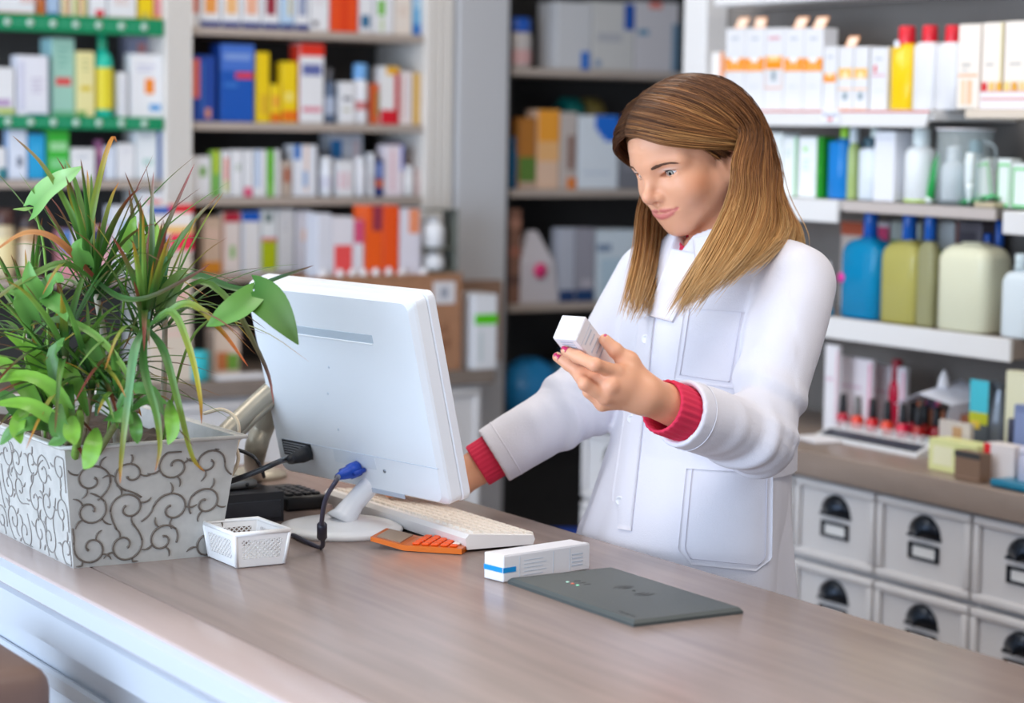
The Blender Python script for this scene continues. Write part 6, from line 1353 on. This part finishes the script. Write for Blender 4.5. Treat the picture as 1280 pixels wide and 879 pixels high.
nail(idx_[3], idx_[2], nh + UP * .3, m_nail); nail(mid_[3], mid_[2], nh, m_nail); nail(rin_[3], rin_[2], nh, m_nail); nail(pin_[3], pin_[2], nh, m_nail, .0044); nail(thm_[3], thm_[2], -FW * .5 + UP * .3 + RT * .75, m_nail, .0056, .0110, .0070)
for ch in rf: nail(ch[3], ch[2], np.array([0, 0, 1.]), m_nail, .0045)
# ---- white coat
ZK = np.array([.50, .62, .80, .95, 1.08, 1.18, 1.27, 1.34, 1.39, 1.43])
KX = np.array([1.995, 1.995, 1.998, 2.000, 2.020, 2.034, 2.045, 2.052, 2.058, 2.06]); KY = np.array([2.76, 2.758, 2.755, 2.750, 2.737, 2.735, 2.735, 2.735, 2.735, 2.735])
KD = np.array([.185, .178, .166, .152, .130, .124, .122, .105, .078, .058]); KW = np.array([.235, .228, .216, .198, .162, .165, .170, .155, .100, .062])
TF = np.array([-.968, .25, 0]); TF /= np.linalg.norm(TF); TL = np.array([TF[1] * -1, TF[0], 0])
if TL[1] > 0: TL = -TL
LCU, RCU = P(851, 530, 3.045), P(604, 586, 3.37)              # sleeve ends
LCU = LEL + (LWR - LEL) * .70 + np.array([0, 0, -.006]); RCU = REL + (RWR - REL) * .69 + np.array([0, 0, .002])
def fold(t, k, ph): return np.abs(np.sin(t * k + ph)) ** 1.5
def sleeve(p, sh, el, cu, r):
    d = smin(cone(p, sh, el, r[0], r[1]), cone(p, el, cu, r[2], r[3]), .03)
    # gathers running across the arm near the elbow
    ax = cu - el; L_ = np.linalg.norm(ax); ax = ax / L_; t = (p - el) @ ax; ax2 = el - sh; ax2 = ax2 / np.linalg.norm(ax2); t2 = (p - el) @ ax2
    perp = np.cross(ax, ax2); perp /= np.linalg.norm(perp) + 1e-9; s = (p - el) @ perp; w = (p - el) @ np.cross(perp, ax)
    fd = lambda x: np.sin(x) + .4 * np.sin(2 * x + 1.1)
    inner = .35 + .65 / (1 + np.exp(-w / .012))
    wr = .0021 * fd(105 * t + 22 * s + 1.2 * np.sin(30 * s)) * np.exp(-((t - .035) / .05) ** 2) * inner + .0021 * fd(85 * t2 - 20 * s + 1.0 * np.sin(28 * w)) * np.exp(-((t2 + .05) / .06) ** 2)
    wr = wr + .0009 * np.sin(40 * t + 70 * w + 1.5 * np.sin(30 * s)) * (t > -.02) + .0010 * np.sin(30 * t2 + 60 * s + 1.2 * np.sin(25 * w)) * (t2 < .02)
    cut = (p - cu) @ ax; d = d + wr * 1.6 * np.clip((-cut - .034) / .03, 0, 1)
    return smax(d, cut, .002), cut
def coat_sdf(p, arms=True):
    z = p[:, 2]; cx, cy, hd, hw = (np.interp(z, ZK, k) for k in (KX, KY, KD, KW)); dx = p[:, 0] - cx; dy = p[:, 1] - cy
    a = dx * TF[0] + dy * TF[1]; b = dx * TL[0] + dy * TL[1]; k = np.sqrt((a / hd) ** 2 + (b / hw) ** 2) + 1e-6; d = (k - 1) * np.hypot(a, b) / k
    th = np.arctan2(b, a); low = np.clip((1.10 - z) / .25, 0, 1)
    d = d + low * .007 * np.sin(9 * th + 3 * np.sin(2 * th + 1) + 4 * z) + .0022 * np.sin(26 * z + 5 * th + 2 * np.sin(3 * th)) * np.exp(-((z - 1.09) / .08) ** 2)
    d = d + .0030 * (1 - 2 * np.abs(np.sin(17 * (z * .55 + .8 * b) + 6 * a + 1.2 * np.sin(22 * b + 9 * z))) ** .8) * np.clip((1.33 - z) / .1, 0, 1) + .0035 * np.sin(24 * (b + .4 * z) + 3) * np.exp(-((z - 1.14) / .09) ** 2)
    q = np.stack([a, b, z], 1).astype(np.float32); d = smin(d, ell(q, (.072, .068, 1.245), (.055, .062, .062)), .05); d = smin(d, ell(q, (.072, -.068, 1.245), (.055, .062, .062)), .05)
    d = np.maximum(d, .52 - z); d = np.maximum(d, z - 1.425)
    d = smin(d, cone(p, (2.058, 2.735, 1.372), LSH + np.array([0, .02, .018]), .046, .050), .05); d = smin(d, cone(p, (2.052, 2.735, 1.372), RSH + np.array([0, -.02, .018]), .046, .050), .05)
    if not arms: return d
    s1, c1_ = sleeve(p, LSH, LEL, LCU, (.061, .048, .048, .047)); s2, c2_ = sleeve(p, RSH, REL, RCU, (.060, .052, .051, .046))
    d = smin(d, s1, .009); d = smin(d, s2, .012)
    for cu, el, wr in ((LCU, LEL, .0425), (RCU, REL, .0415)):   # hollow sleeve mouths
        ax = (cu - el) / np.linalg.norm(cu - el); d = np.maximum(d, -cone(p, cu + ax * .012, cu + ax * .05, wr, wr))
    # open neck: V down the front
    nb = np.array([2.02, 2.745, 1.44]); d = smax(d, -cone(p, nb, np.array([1.940, 2.762, 1.345]), .040, .003), .006)
    d = smax(d, -cone(p, np.array([2.058, 2.735, 1.38]), np.array([2.03, 2.75, 1.48]), .056, .075), .006)
    return d
cv, cf = snets(coat_sdf, (1.66, 2.38, .51), (2.24, 3.06, 1.45), .0036)
m_coat = M((226, 224, 234), .75, bump=.22, bscale=500, sss=0.)
o_ = MB(); coat = cmesh('lab_coat', cv - PB, cf, np.tile(np.array(lin((232, 230, 240))), (len(cv), 1)), m_coat, person)
def hit(x, y, f=coat_sdf, z0=2.8, z1=3.7):                     # first point of the coat under a picture point
    Z = np.arange(z0, z1, .002); r = ray(x, y); p = (CAM + r[None] * Z[:, None]).astype(np.float32); d = f(p); k = np.where(d < 0)[0]
    return None if not len(k) else CAM + r * (Z[k[0]] - .001)
def hits(pts):
    Z = np.arange(2.85, 3.7, .004); R = np.array([ray(*q) for q in pts]); p = (CAM + R[:, None, :] * Z[None, :, None]).astype(np.float32); d = coat_sdf(p.reshape(-1, 3), False).reshape(len(pts), -1)
    k = np.maximum(1, np.argmax(d < 0, 1)); i_ = np.arange(len(pts)); a_, b_ = d[i_, k - 1], d[i_, k]; return CAM + R * (Z[k - 1] + .004 * np.clip(a_ / (a_ - b_ + 1e-9), 0, 1))[:, None]
def patch(name, quad, nu, nv, lift, parent, mat, th=.002, cut=0):
    (x0, y0), (x1, y1), (x2, y2), (x3, y3) = quad; pts = []
    for j in range(nv + 1):
        for i in range(nu + 1):
            u, v = i / nu, j / nv; x = (x0 * (1 - u) + x1 * u) * (1 - v) + (x3 * (1 - u) + x2 * u) * v; y = (y0 * (1 - u) + y1 * u) * (1 - v) + (y3 * (1 - u) + y2 * u) * v
            if cut and v > 1 - cut:                            # clipped lower corners
                e = (v - (1 - cut)) / cut; m = .16 * e; uu = m + (1 - 2 * m) * u; x = (x0 * (1 - uu) + x1 * uu) * (1 - v) + (x3 * (1 - uu) + x2 * uu) * v; y = (y0 * (1 - uu) + y1 * uu) * (1 - v) + (y3 * (1 - uu) + y2 * uu) * v
            pts.append((x, y))
    W = hits(pts); g = W.reshape(nv + 1, nu + 1, 3)
    c0 = np.median(W, 0); A_ = W - c0; u_, s_, v_ = np.linalg.svd(A_[np.linalg.norm(A_, axis=1) < np.percentile(np.linalg.norm(A_, axis=1), 85)], full_matrices=False); dd = A_ @ v_[2]; W = W - np.outer(dd - np.clip(dd, -.014, .014), v_[2]); g = W.reshape(nv + 1, nu + 1, 3)
    for _ in range(3): g[1:-1, 1:-1] = (g[1:-1, 1:-1] * 2 + g[:-2, 1:-1] + g[2:, 1:-1] + g[1:-1, :-2] + g[1:-1, 2:]) / 6
    n = np.zeros_like(g); du = np.gradient(g, axis=1); dv = np.gradient(g, axis=0); n = np.cross(du, dv); n /= np.linalg.norm(n, axis=2, keepdims=True) + 1e-9; n[(n @ FW) > 0] *= -1
    T1 = (g + n * lift).reshape(-1, 3) - PB; B1 = (g - n * th).reshape(-1, 3) - PB; N = len(T1); w = nu + 1
    fs = [(j * w + i, j * w + i + 1, (j + 1) * w + i + 1, (j + 1) * w + i) for j in range(nv) for i in range(nu)]
    rim = [i for i in range(w)] + [j * w + nu for j in range(1, nv + 1)] + [nv * w + i for i in range(nu - 1, -1, -1)] + [j * w for j in range(nv - 1, 0, -1)]
    q = MB().add(np.concatenate([T1, B1]).tolist(), fs + [tuple(N + k for k in f[::-1]) for f in fs] + [(rim[k], rim[(k + 1) % len(rim)], N + rim[(k + 1) % len(rim)], N + rim[k]) for k in range(len(rim))], True)
    o = q.build(name, mat, parent); return o, g + n * (lift + .0016)
def seam(g, rows, parent, inset=2):
    """stitch line a little inside the edge of a patch"""
    nv, nu = g.shape[0] - 1, g.shape[1] - 1; pts = [g[j, inset] for j in range(0 if rows else inset, nv - inset + 1)] + [g[nv - inset, i] for i in range(inset, nu - inset + 1)] + [g[j, nu - inset] for j in range(nv - inset, -1 if rows else inset - 1, -1)]
    MB().tube([p - PB for p in pts], .0006, 4).build('stitching', M((214, 212, 226), .8), parent)
pk, g = patch('chest_pocket', ((856, 386), (934, 391), (917, 486), (843, 474)), 22, 26, .0020, coat, m_coat); seam(g, True, coat)
pk, g = patch('hip_pocket', ((858, 586), (965, 592), (963, 716), (846, 704)), 28, 32, .0022, coat, m_coat, cut=.14); seam(g, True, coat)
pk, g = patch('front_placket', ((800, 396), (820, 398), (790, 664), (760, 660)), 8, 40, .0022, coat, m_coat)
for x, y in ((808, 424), (799, 480), (790, 524), (775, 626)):
    w = hit(x, y)
    if w is None: continue
    nn = -FW * .8 - RT * .6; nn /= np.linalg.norm(nn); a = np.cross(nn, (0, 0, 1)); a /= np.linalg.norm(a); bb = np.cross(nn, a)
    mt = Matrix(((a[0], bb[0], nn[0], w[0] - PB[0]), (a[1], bb[1], nn[1], w[1] - PB[1]), (a[2], bb[2], nn[2], w[2] - PB[2]), (0, 0, 0, 1)))
    MB().lathe([(.0068, -.001), (.0072, .002), (.0066, .0036), (.0050, .0036), (.0046, .0028), (.0005, .0028)], 18).xform(mt).build('button', M((238, 238, 244), .25), coat)
patch('lapel', ((842, 312), (884, 322), (842, 404), (812, 396)), 14, 24, .0045, coat, m_coat)
patch('collar', ((868, 300), (950, 284), (925, 330), (872, 336)), 18, 12, .006, coat, m_coat)
for cu, el, r in ((LCU, LEL, .0476), (RCU, REL, .0466)):      # hemmed sleeve ends
    ax = (cu - el) / np.linalg.norm(cu - el); u = np.cross(ax, (0, 0, 1)); u /= np.linalg.norm(u); v = np.cross(u, ax); n = 40; V = []
    prof = [(-.0235, r + .0002), (-.0229, r + .0009), (-.0218, r + .0009), (-.0212, r + .0002)]
    for t_, rr_ in prof:
        for k in range(n): an = 2 * math.pi * k / n; V.append(cu + ax * t_ + (u * math.cos(an) + v * math.sin(an)) * rr_ - PB)
    MB().add(V, [(i * n + k, i * n + (k + 1) % n, (i + 1) * n + (k + 1) % n, (i + 1) * n + k) for i in range(len(prof) - 1) for k in range(n)], False).build('sleeve_hem', m_coat, coat)
# half belt with a loop at the back
pts = []
for k in range(12):
    an = math.radians(110 + 130 * k / 11); z = 1.075; hd, hw = np.interp(z, ZK, KD) + .006, np.interp(z, ZK, KW) + .006; pts.append(np.array([np.interp(z, ZK, KX), np.interp(z, ZK, KY), z]) + TF * hd * math.cos(an) - TL * -hw * math.sin(an))
q = MB(); vs = []
for p in pts:
    c = np.array([np.interp(1.075, ZK, KX), np.interp(1.075, ZK, KY), 1.075]); o2 = (p - c); o2 = o2 / np.linalg.norm(o2)
    for dz, do in ((-.02, 0), (.02, 0), (.02, .004), (-.02, .004)): vs.append(p + np.array([0, 0, dz]) + o2 * do - PB)
q.add(vs, [(i * 4 + k, i * 4 + (k + 1) % 4, (i + 1) * 4 + (k + 1) % 4, (i + 1) * 4 + k) for i in range(11) for k in range(4)] + [(3, 2, 1, 0), (44, 45, 46, 47)], False).build('half_belt', m_coat, coat)
# ---- knitted sweater cuffs and neckline
m_knit = M((222, 46, 82), .8, bump=.3, bscale=600)
def ribcuff(a, b, r0, r1, lipw=.004, n=96, ribs=26, tilt=None):
    ax = (b - a); L_ = np.linalg.norm(ax); ax /= L_; u = np.cross(ax, (0, 0, 1)); u /= np.linalg.norm(u); v = np.cross(u, ax); V = []; rows = [(0, r0, 1), (.3, r0 + (r1 - r0) * .3, 1), (.7, r0 + (r1 - r0) * .75, 1), (.95, r1, 1), (1.0, r1 - .001, .6), (1.0, r1 - lipw, .2), (.8, r1 - lipw - .001, 1), (.2, r0 - lipw, 1)]
    for t_, r, rb in rows:
        for k in range(n):
            an = 2 * math.pi * k / n; rr_ = r + .0011 * rb * math.cos(ribs * an); V.append(a + ax * L_ * t_ + (u * math.cos(an) + v * math.sin(an)) * rr_ - PB)
    return MB().add(V, [(i * n + k, i * n + (k + 1) % n, (i + 1) * n + (k + 1) % n, (i + 1) * n + k) for i in range(len(rows) - 1) for k in range(n)], True).build('sweater_cuff', m_knit, person)
ax = (LWR - LEL) / np.linalg.norm(LWR - LEL); ribcuff(LCU - ax * .03, LCU + ax * .036, .037, .0375)
ax = (RWR - REL) / np.linalg.norm(RWR - REL); ribcuff(RCU - ax * .03, RCU + ax * .030, .035, .034)
def sweater_sdf(p):
    d = cone(p, (2.055, 2.736, 1.33), (2.040, 2.742, 1.400), .068, .056); d = smin(d, ell(p, (2.03, 2.74, 1.32), (.06, .075, .06)), .03)
    return smax(d, -cone(p, (2.045, 2.738, 1.38), (2.02, 2.745, 1.46), .052, .056), .004)
sv, sf_ = snets(sweater_sdf, (1.88, 2.62, 1.24), (2.16, 2.86, 1.46), .006)
cmesh('sweater', sv - PB, sf_, np.tile(np.array(lin((206, 34, 66))), (len(sv), 1)), m_knit, person)
# ---- hair: cap and strands following guide locks
HB = [np.array(lin(c)) for c in ((70, 44, 30), (104, 68, 44), (150, 100, 60), (186, 136, 84), (212, 168, 112), (230, 194, 144))]
def hcap_sdf(p):
    d = ell(p, (-.006, 0, .030), (.1035, .0765, .0835)); f_ = p[:, 0]
    line = np.interp(f_, [-.12, -.06, -.03, 0, .02, .05, .075, .092, .12], [-.09, -.075, -.03, .004, .02, .038, .052, .068, .08])
    return smax(d, line - p[:, 2], .006)
kv, kf = snets(hcap_sdf, (-.12, -.09, -.10), (.11, .09, .125), .004)
HV, HFc, HC_ = [(HCN + kv @ HR.T)], [kf], [np.tile(HB[1] * .8, (len(kv), 1))]; hoff = len(kv)
def hh(*q): return ('h', q)
def gp(q): return H(*q[1]) if q[0] == 'h' else P(*q)
def pt_list(g): return np.array([gp(q) for q in g])
def sheet(guides, n, depth=.006, seed=0, seg=22, rad=.00062, shade=(0, 1), tipspread=.008, dark=0., lens=(.9, 1.0), ends=None, bend=.0012):
    global hoff
    r = np.random.RandomState(seed); Gd = [np.array(spline(pt_list(g), 6)) for g in guides]
    Gd = [np.stack([np.interp(np.linspace(0, 1, seg), np.linspace(0, 1, len(g)), g[:, i]) for i in range(3)], 1) for g in Gd]; m = len(Gd)
    for s in range(n):
        u = r.rand() * (m - 1); a = int(min(u, m - 2)); w = u - a; c = Gd[a] * (1 - w) + Gd[a + 1] * w
        t = np.linspace(0, 1, seg)[:, None]; clump = np.floor(u * 9) + .5; rc = np.random.RandomState(int(clump * 17 + seed * 101) % 99991)
        jit = r.normal(size=3) * depth * .55; cj = rc.normal(size=3) * tipspread * .7
        c = c + jit * (.35 + .65 * t) + cj * t ** 2 + r.normal(size=3) * tipspread * .35 * t ** 3 + np.sin(t * (3 + 3 * r.rand()) + r.rand() * 6) * r.normal(size=3) * bend * .3 * np.sin(t * 3.14) + np.sin(t * (3 + 3 * r.rand()) + r.rand() * 6) * r.normal(size=3) * .0008
        e = r.uniform(*lens); c = np.stack([np.interp(np.linspace(0, e, seg), np.linspace(0, 1, seg), c[:, i]) for i in range(3)], 1)
        tg = np.gradient(c, axis=0); tg /= np.linalg.norm(tg, axis=1, keepdims=True) + 1e-9; sd = np.cross(tg, FW); sd /= np.linalg.norm(sd, axis=1, keepdims=True) + 1e-9; nn = np.cross(sd, tg)
        rr_ = rad * r.uniform(.7, 1.3) * np.clip((1.02 - t) * 6, .15, 1) * np.clip(t * 14 + .15, 0, 1)
        V = np.stack([c + sd * rr_, c - sd * rr_ * .5 + nn * rr_ * .87, c - sd * rr_ * .5 - nn * rr_ * .87], 1).reshape(-1, 3)
        q = np.clip((t[:, 0] * e) ** 2.1 * 4.8 + .70 + r.normal() * .36 + rc.normal() * .34, 0, 4.99) * (1 - dark)
        if ends: q = np.clip(ends[0] + (ends[1] - ends[0]) * np.sin(t[:, 0] * 2.6) * .8 + r.normal() * .38 + rc.normal() * .45, 0, 4.99)
        lo_ = q.astype(int); fr2 = (q - lo_)[:, None]; HBa = np.array(HB); col = HBa[lo_] * (1 - fr2) + HBa[np.minimum(lo_ + 1, 5)] * fr2; col = col * r.uniform(.85, 1.15)
        i0 = np.arange(seg - 1)[:, None] * 3; F = np.concatenate([np.concatenate([i0 + k, i0 + (k + 1) % 3, i0 + 3 + (k + 1) % 3, i0 + 3 + k], 1) for k in range(3)])
        HV.append(V); HFc.append(F + hoff); HC_.append(np.repeat(col, 3, 0)); hoff += len(V)
# near side: front sweep over the temple, tucked behind the ear, falling forward on the chest
TK = [hh(-.040, .080, -.012), hh(-.052, .070, -.035)]
A = [[hh(.092, -.016, .070), hh(.096, .018, .067), hh(.086, .048, .051), hh(.054, .072, .030), hh(.014, .080, .012), hh(-.018, .083, .002)] + TK,
     [hh(.089, -.016, .079), hh(.095, .025, .075), hh(.079, .056, .058), hh(.045, .078, .037), hh(.006, .084, .018), hh(-.022, .086, .004)] + TK,
     [hh(.078, -.012, .095), hh(.082, .034, .086), hh(.063, .066, .065), hh(.030, .084, .042), hh(-.004, .088, .022), hh(-.026, .088, .006)] + TK,
     [hh(.054, -.010, .110), hh(.056, .038, .100), hh(.039, .072, .076), hh(.012, .088, .048), hh(-.014, .091, .026), hh(-.030, .090, .008)] + TK,
     [hh(.028, -.008, .118), hh(.027, .042, .107), hh(.012, .077, .082), hh(-.006, .090, .054), hh(-.022, .093, .030), hh(-.034, .091, .010)] + TK,
     [hh(.022, -.006, .120), hh(.017, .046, .110), hh(.002, .080, .086), hh(-.014, .093, .056), hh(-.027, .095, .030), hh(-.037, .092, .010)] + TK]
sheet(A, 2100, .0032, 1, lens=(.97, 1.0), ends=(.5, 2.3), tipspread=.003, bend=.004)
D = [[hh(.022, -.004, .120), hh(.016, .046, .110), hh(.000, .080, .084), hh(-.016, .094, .050), hh(-.026, .097, .018), (917, 200, 3.285), (916, 230, 3.28), (905, 266, 3.275), (884, 308, 3.235), (862, 350, 3.19), (838, 391, 3.16)],
     [hh(.010, -.004, .121), hh(.004, .046, .112), hh(-.012, .080, .086), hh(-.028, .095, .050), hh(-.038, .097, .016), (924, 205, 3.285), (923, 234, 3.28), (912, 268, 3.27), (891, 311, 3.225), (867, 354, 3.18), (844, 395, 3.155)],
     [hh(-.004, -.004, .121), hh(-.010, .046, .112), hh(-.025, .078, .087), hh(-.042, .094, .050), hh(-.051, .095, .012), (928, 208, 3.29), (928, 238, 3.28), (919, 272, 3.265), (901, 315, 3.215), (876, 356, 3.17), (852, 393, 3.15)],
     [hh(-.018, -.003, .120), hh(-.024, .044, .111), hh(-.040, .076, .085), hh(-.056, .091, .048), hh(-.065, .091, .006), (939, 212, 3.295), (940, 242, 3.285), (932, 276, 3.265), (914, 316, 3.215), (890, 354, 3.165), (866, 384, 3.145)],
     [hh(-.032, -.002, .118), hh(-.038, .042, .108), hh(-.054, .074, .081), hh(-.070, .087, .042), hh(-.077, .086, -.005), (950, 218, 3.31), (953, 248, 3.295), (946, 280, 3.265), (929, 314, 3.215), (906, 345, 3.17), (882, 370, 3.15)]]
sheet(D[:3], 1500, .0040, 2, lens=(.80, 1.0)); sheet(D[2:], 1000, .0045, 12, lens=(.78, 1.0))
Bk = [D[4], [hh(-.046, -.002, .114), hh(-.052, .040, .103), hh(-.067, .070, .074), hh(-.081, .081, .030), hh(-.088, .080, -.020), hh(-.090, .076, -.058), (965, 250, 3.32), (966, 280, 3.28), (953, 308, 3.23), (930, 332, 3.19), (906, 353, 3.16)],
      [hh(-.070, 0, .103), hh(-.078, .038, .090), hh(-.092, .062, .055), hh(-.100, .070, .012), hh(-.102, .068, -.035), hh(-.100, .062, -.080), (974, 252, 3.36), (983, 276, 3.33), (980, 296, 3.29), (962, 314, 3.235), (938, 330, 3.20)],
      [hh(-.095, 0, .078), hh(-.104, .030, .058), hh(-.113, .046, .015), hh(-.117, .048, -.030), hh(-.116, .044, -.075), (976, 240, 3.42), (988, 268, 3.40), (1000, 288, 3.40), (1008, 306, 3.43), (1010, 330, 3.47)],
      [hh(-.108, 0, .040), hh(-.116, .018, .000), hh(-.119, .020, -.045), hh(-.116, .015, -.090), (960, 245, 3.46), (972, 275, 3.48), (982, 300, 3.50), (988, 330, 3.51), (992, 370, 3.52)]]
sheet(Bk[:3], 1200, .005, 3, lens=(.80, 1.0)); sheet(Bk[2:], 700, .007, 4)
# short hair in front of the ear
sheet([[hh(.050, .070, .034), hh(.036, .0725, .022), hh(.022, .0745, .006), hh(.012, .0745, -.008)], [hh(.030, .077, .032), hh(.018, .079, .018), hh(.004, .080, .004), hh(-.010, .079, -.006)]], 260, .0022, 7, rad=.00045, ends=(.2, 1.2), tipspread=.003, bend=.002)
# far side
Fa = [[hh(.092, -.018, .070), hh(.092, -.044, .060), hh(.076, -.070, .040), hh(.046, -.084, .010), hh(.022, -.086, -.020), (800, 262, 3.44), (797, 310, 3.40), (788, 355, 3.34), (778, 398, 3.29)],
      [hh(.080, -.018, .088), hh(.078, -.050, .076), hh(.060, -.076, .050), hh(.030, -.088, .010), hh(.010, -.088, -.025), (812, 275, 3.45), (808, 320, 3.41), (798, 362, 3.35), (786, 402, 3.29)],
      [hh(.050, -.014, .110), hh(.046, -.056, .094), hh(.030, -.082, .060), hh(.006, -.090, .012), hh(-.008, -.088, -.030), (826, 285, 3.47), (822, 325, 3.43), (808, 368, 3.36), (792, 398, 3.30)],
      [hh(.010, -.010, .118), hh(.006, -.056, .104), hh(-.010, -.084, .065), hh(-.026, -.090, .012), hh(-.034, -.086, -.035), (842, 292, 3.50), (838, 330, 3.46), (820, 370, 3.38), (800, 392, 3.32)],
      [hh(-.04, -.006, .115), hh(-.05, -.050, .098), hh(-.068, -.076, .06), hh(-.078, -.080, .005), hh(-.08, -.076, -.05), (868, 300, 3.54), (866, 340, 3.50), (840, 376, 3.42), (812, 396, 3.34)],
      [hh(-.085, -.003, .09), hh(-.096, -.04, .068), hh(-.108, -.055, .02), hh(-.11, -.052, -.04), hh(-.106, -.045, -.08), (905, 290, 3.54), (915, 340, 3.54), (910, 380, 3.52)]]
sheet(Fa, 1600, .006, 5, dark=.05, lens=(.82, 1.0))
m_hair = attr_mat(.42, spec=.22)
hair = cmesh('hair', np.concatenate(HV) - PB, np.concatenate(HFc), np.concatenate(HC_), m_hair, person)
# ---- the small carton held in her hand
t = empty('medicine_carton', 'small white carton held up in the hand with pink nails', 'carton', tuple(map(float, BXC + bea * BLN)))
mtx = Matrix(((be1[0], be2[0], bea[0], -bea[0] * BLN), (be1[1], be2[1], bea[1], -bea[1] * BLN), (be1[2], be2[2], bea[2], -bea[2] * BLN), (0, 0, 0, 1)))
MB().cbox(-BWH, BWH, -BWH, BWH, 0, BLN, .0012).xform(mtx).build('carton_body', M((240, 236, 242), .4), t)
MB().cbox(-BWH + .0006, BWH - .0006, -BWH + .0012, BWH - .0008, -.0007, 0, .0003).xform(mtx).build('end_flap', M((244, 240, 244), .4), t)
q = MB()
for i in range(5): q.box(BWH, BWH + .0003, -.012, .012 - .006 * (i % 2), .020 + i * .010, .023 + i * .010)
q.box(BWH, BWH + .0003, -BWH + .001, BWH - .001, .014, .0148); q.box(-.002, .002, -.001, .001, -.0011, -.0007)
for i in range(3): q.box(-.010, .010, BWH, BWH + .0003, .006 + i * .006, .009 + i * .006)
q.xform(mtx).build('small_print', M((196, 200, 214), .5), t)['kind'] = 'stuff'
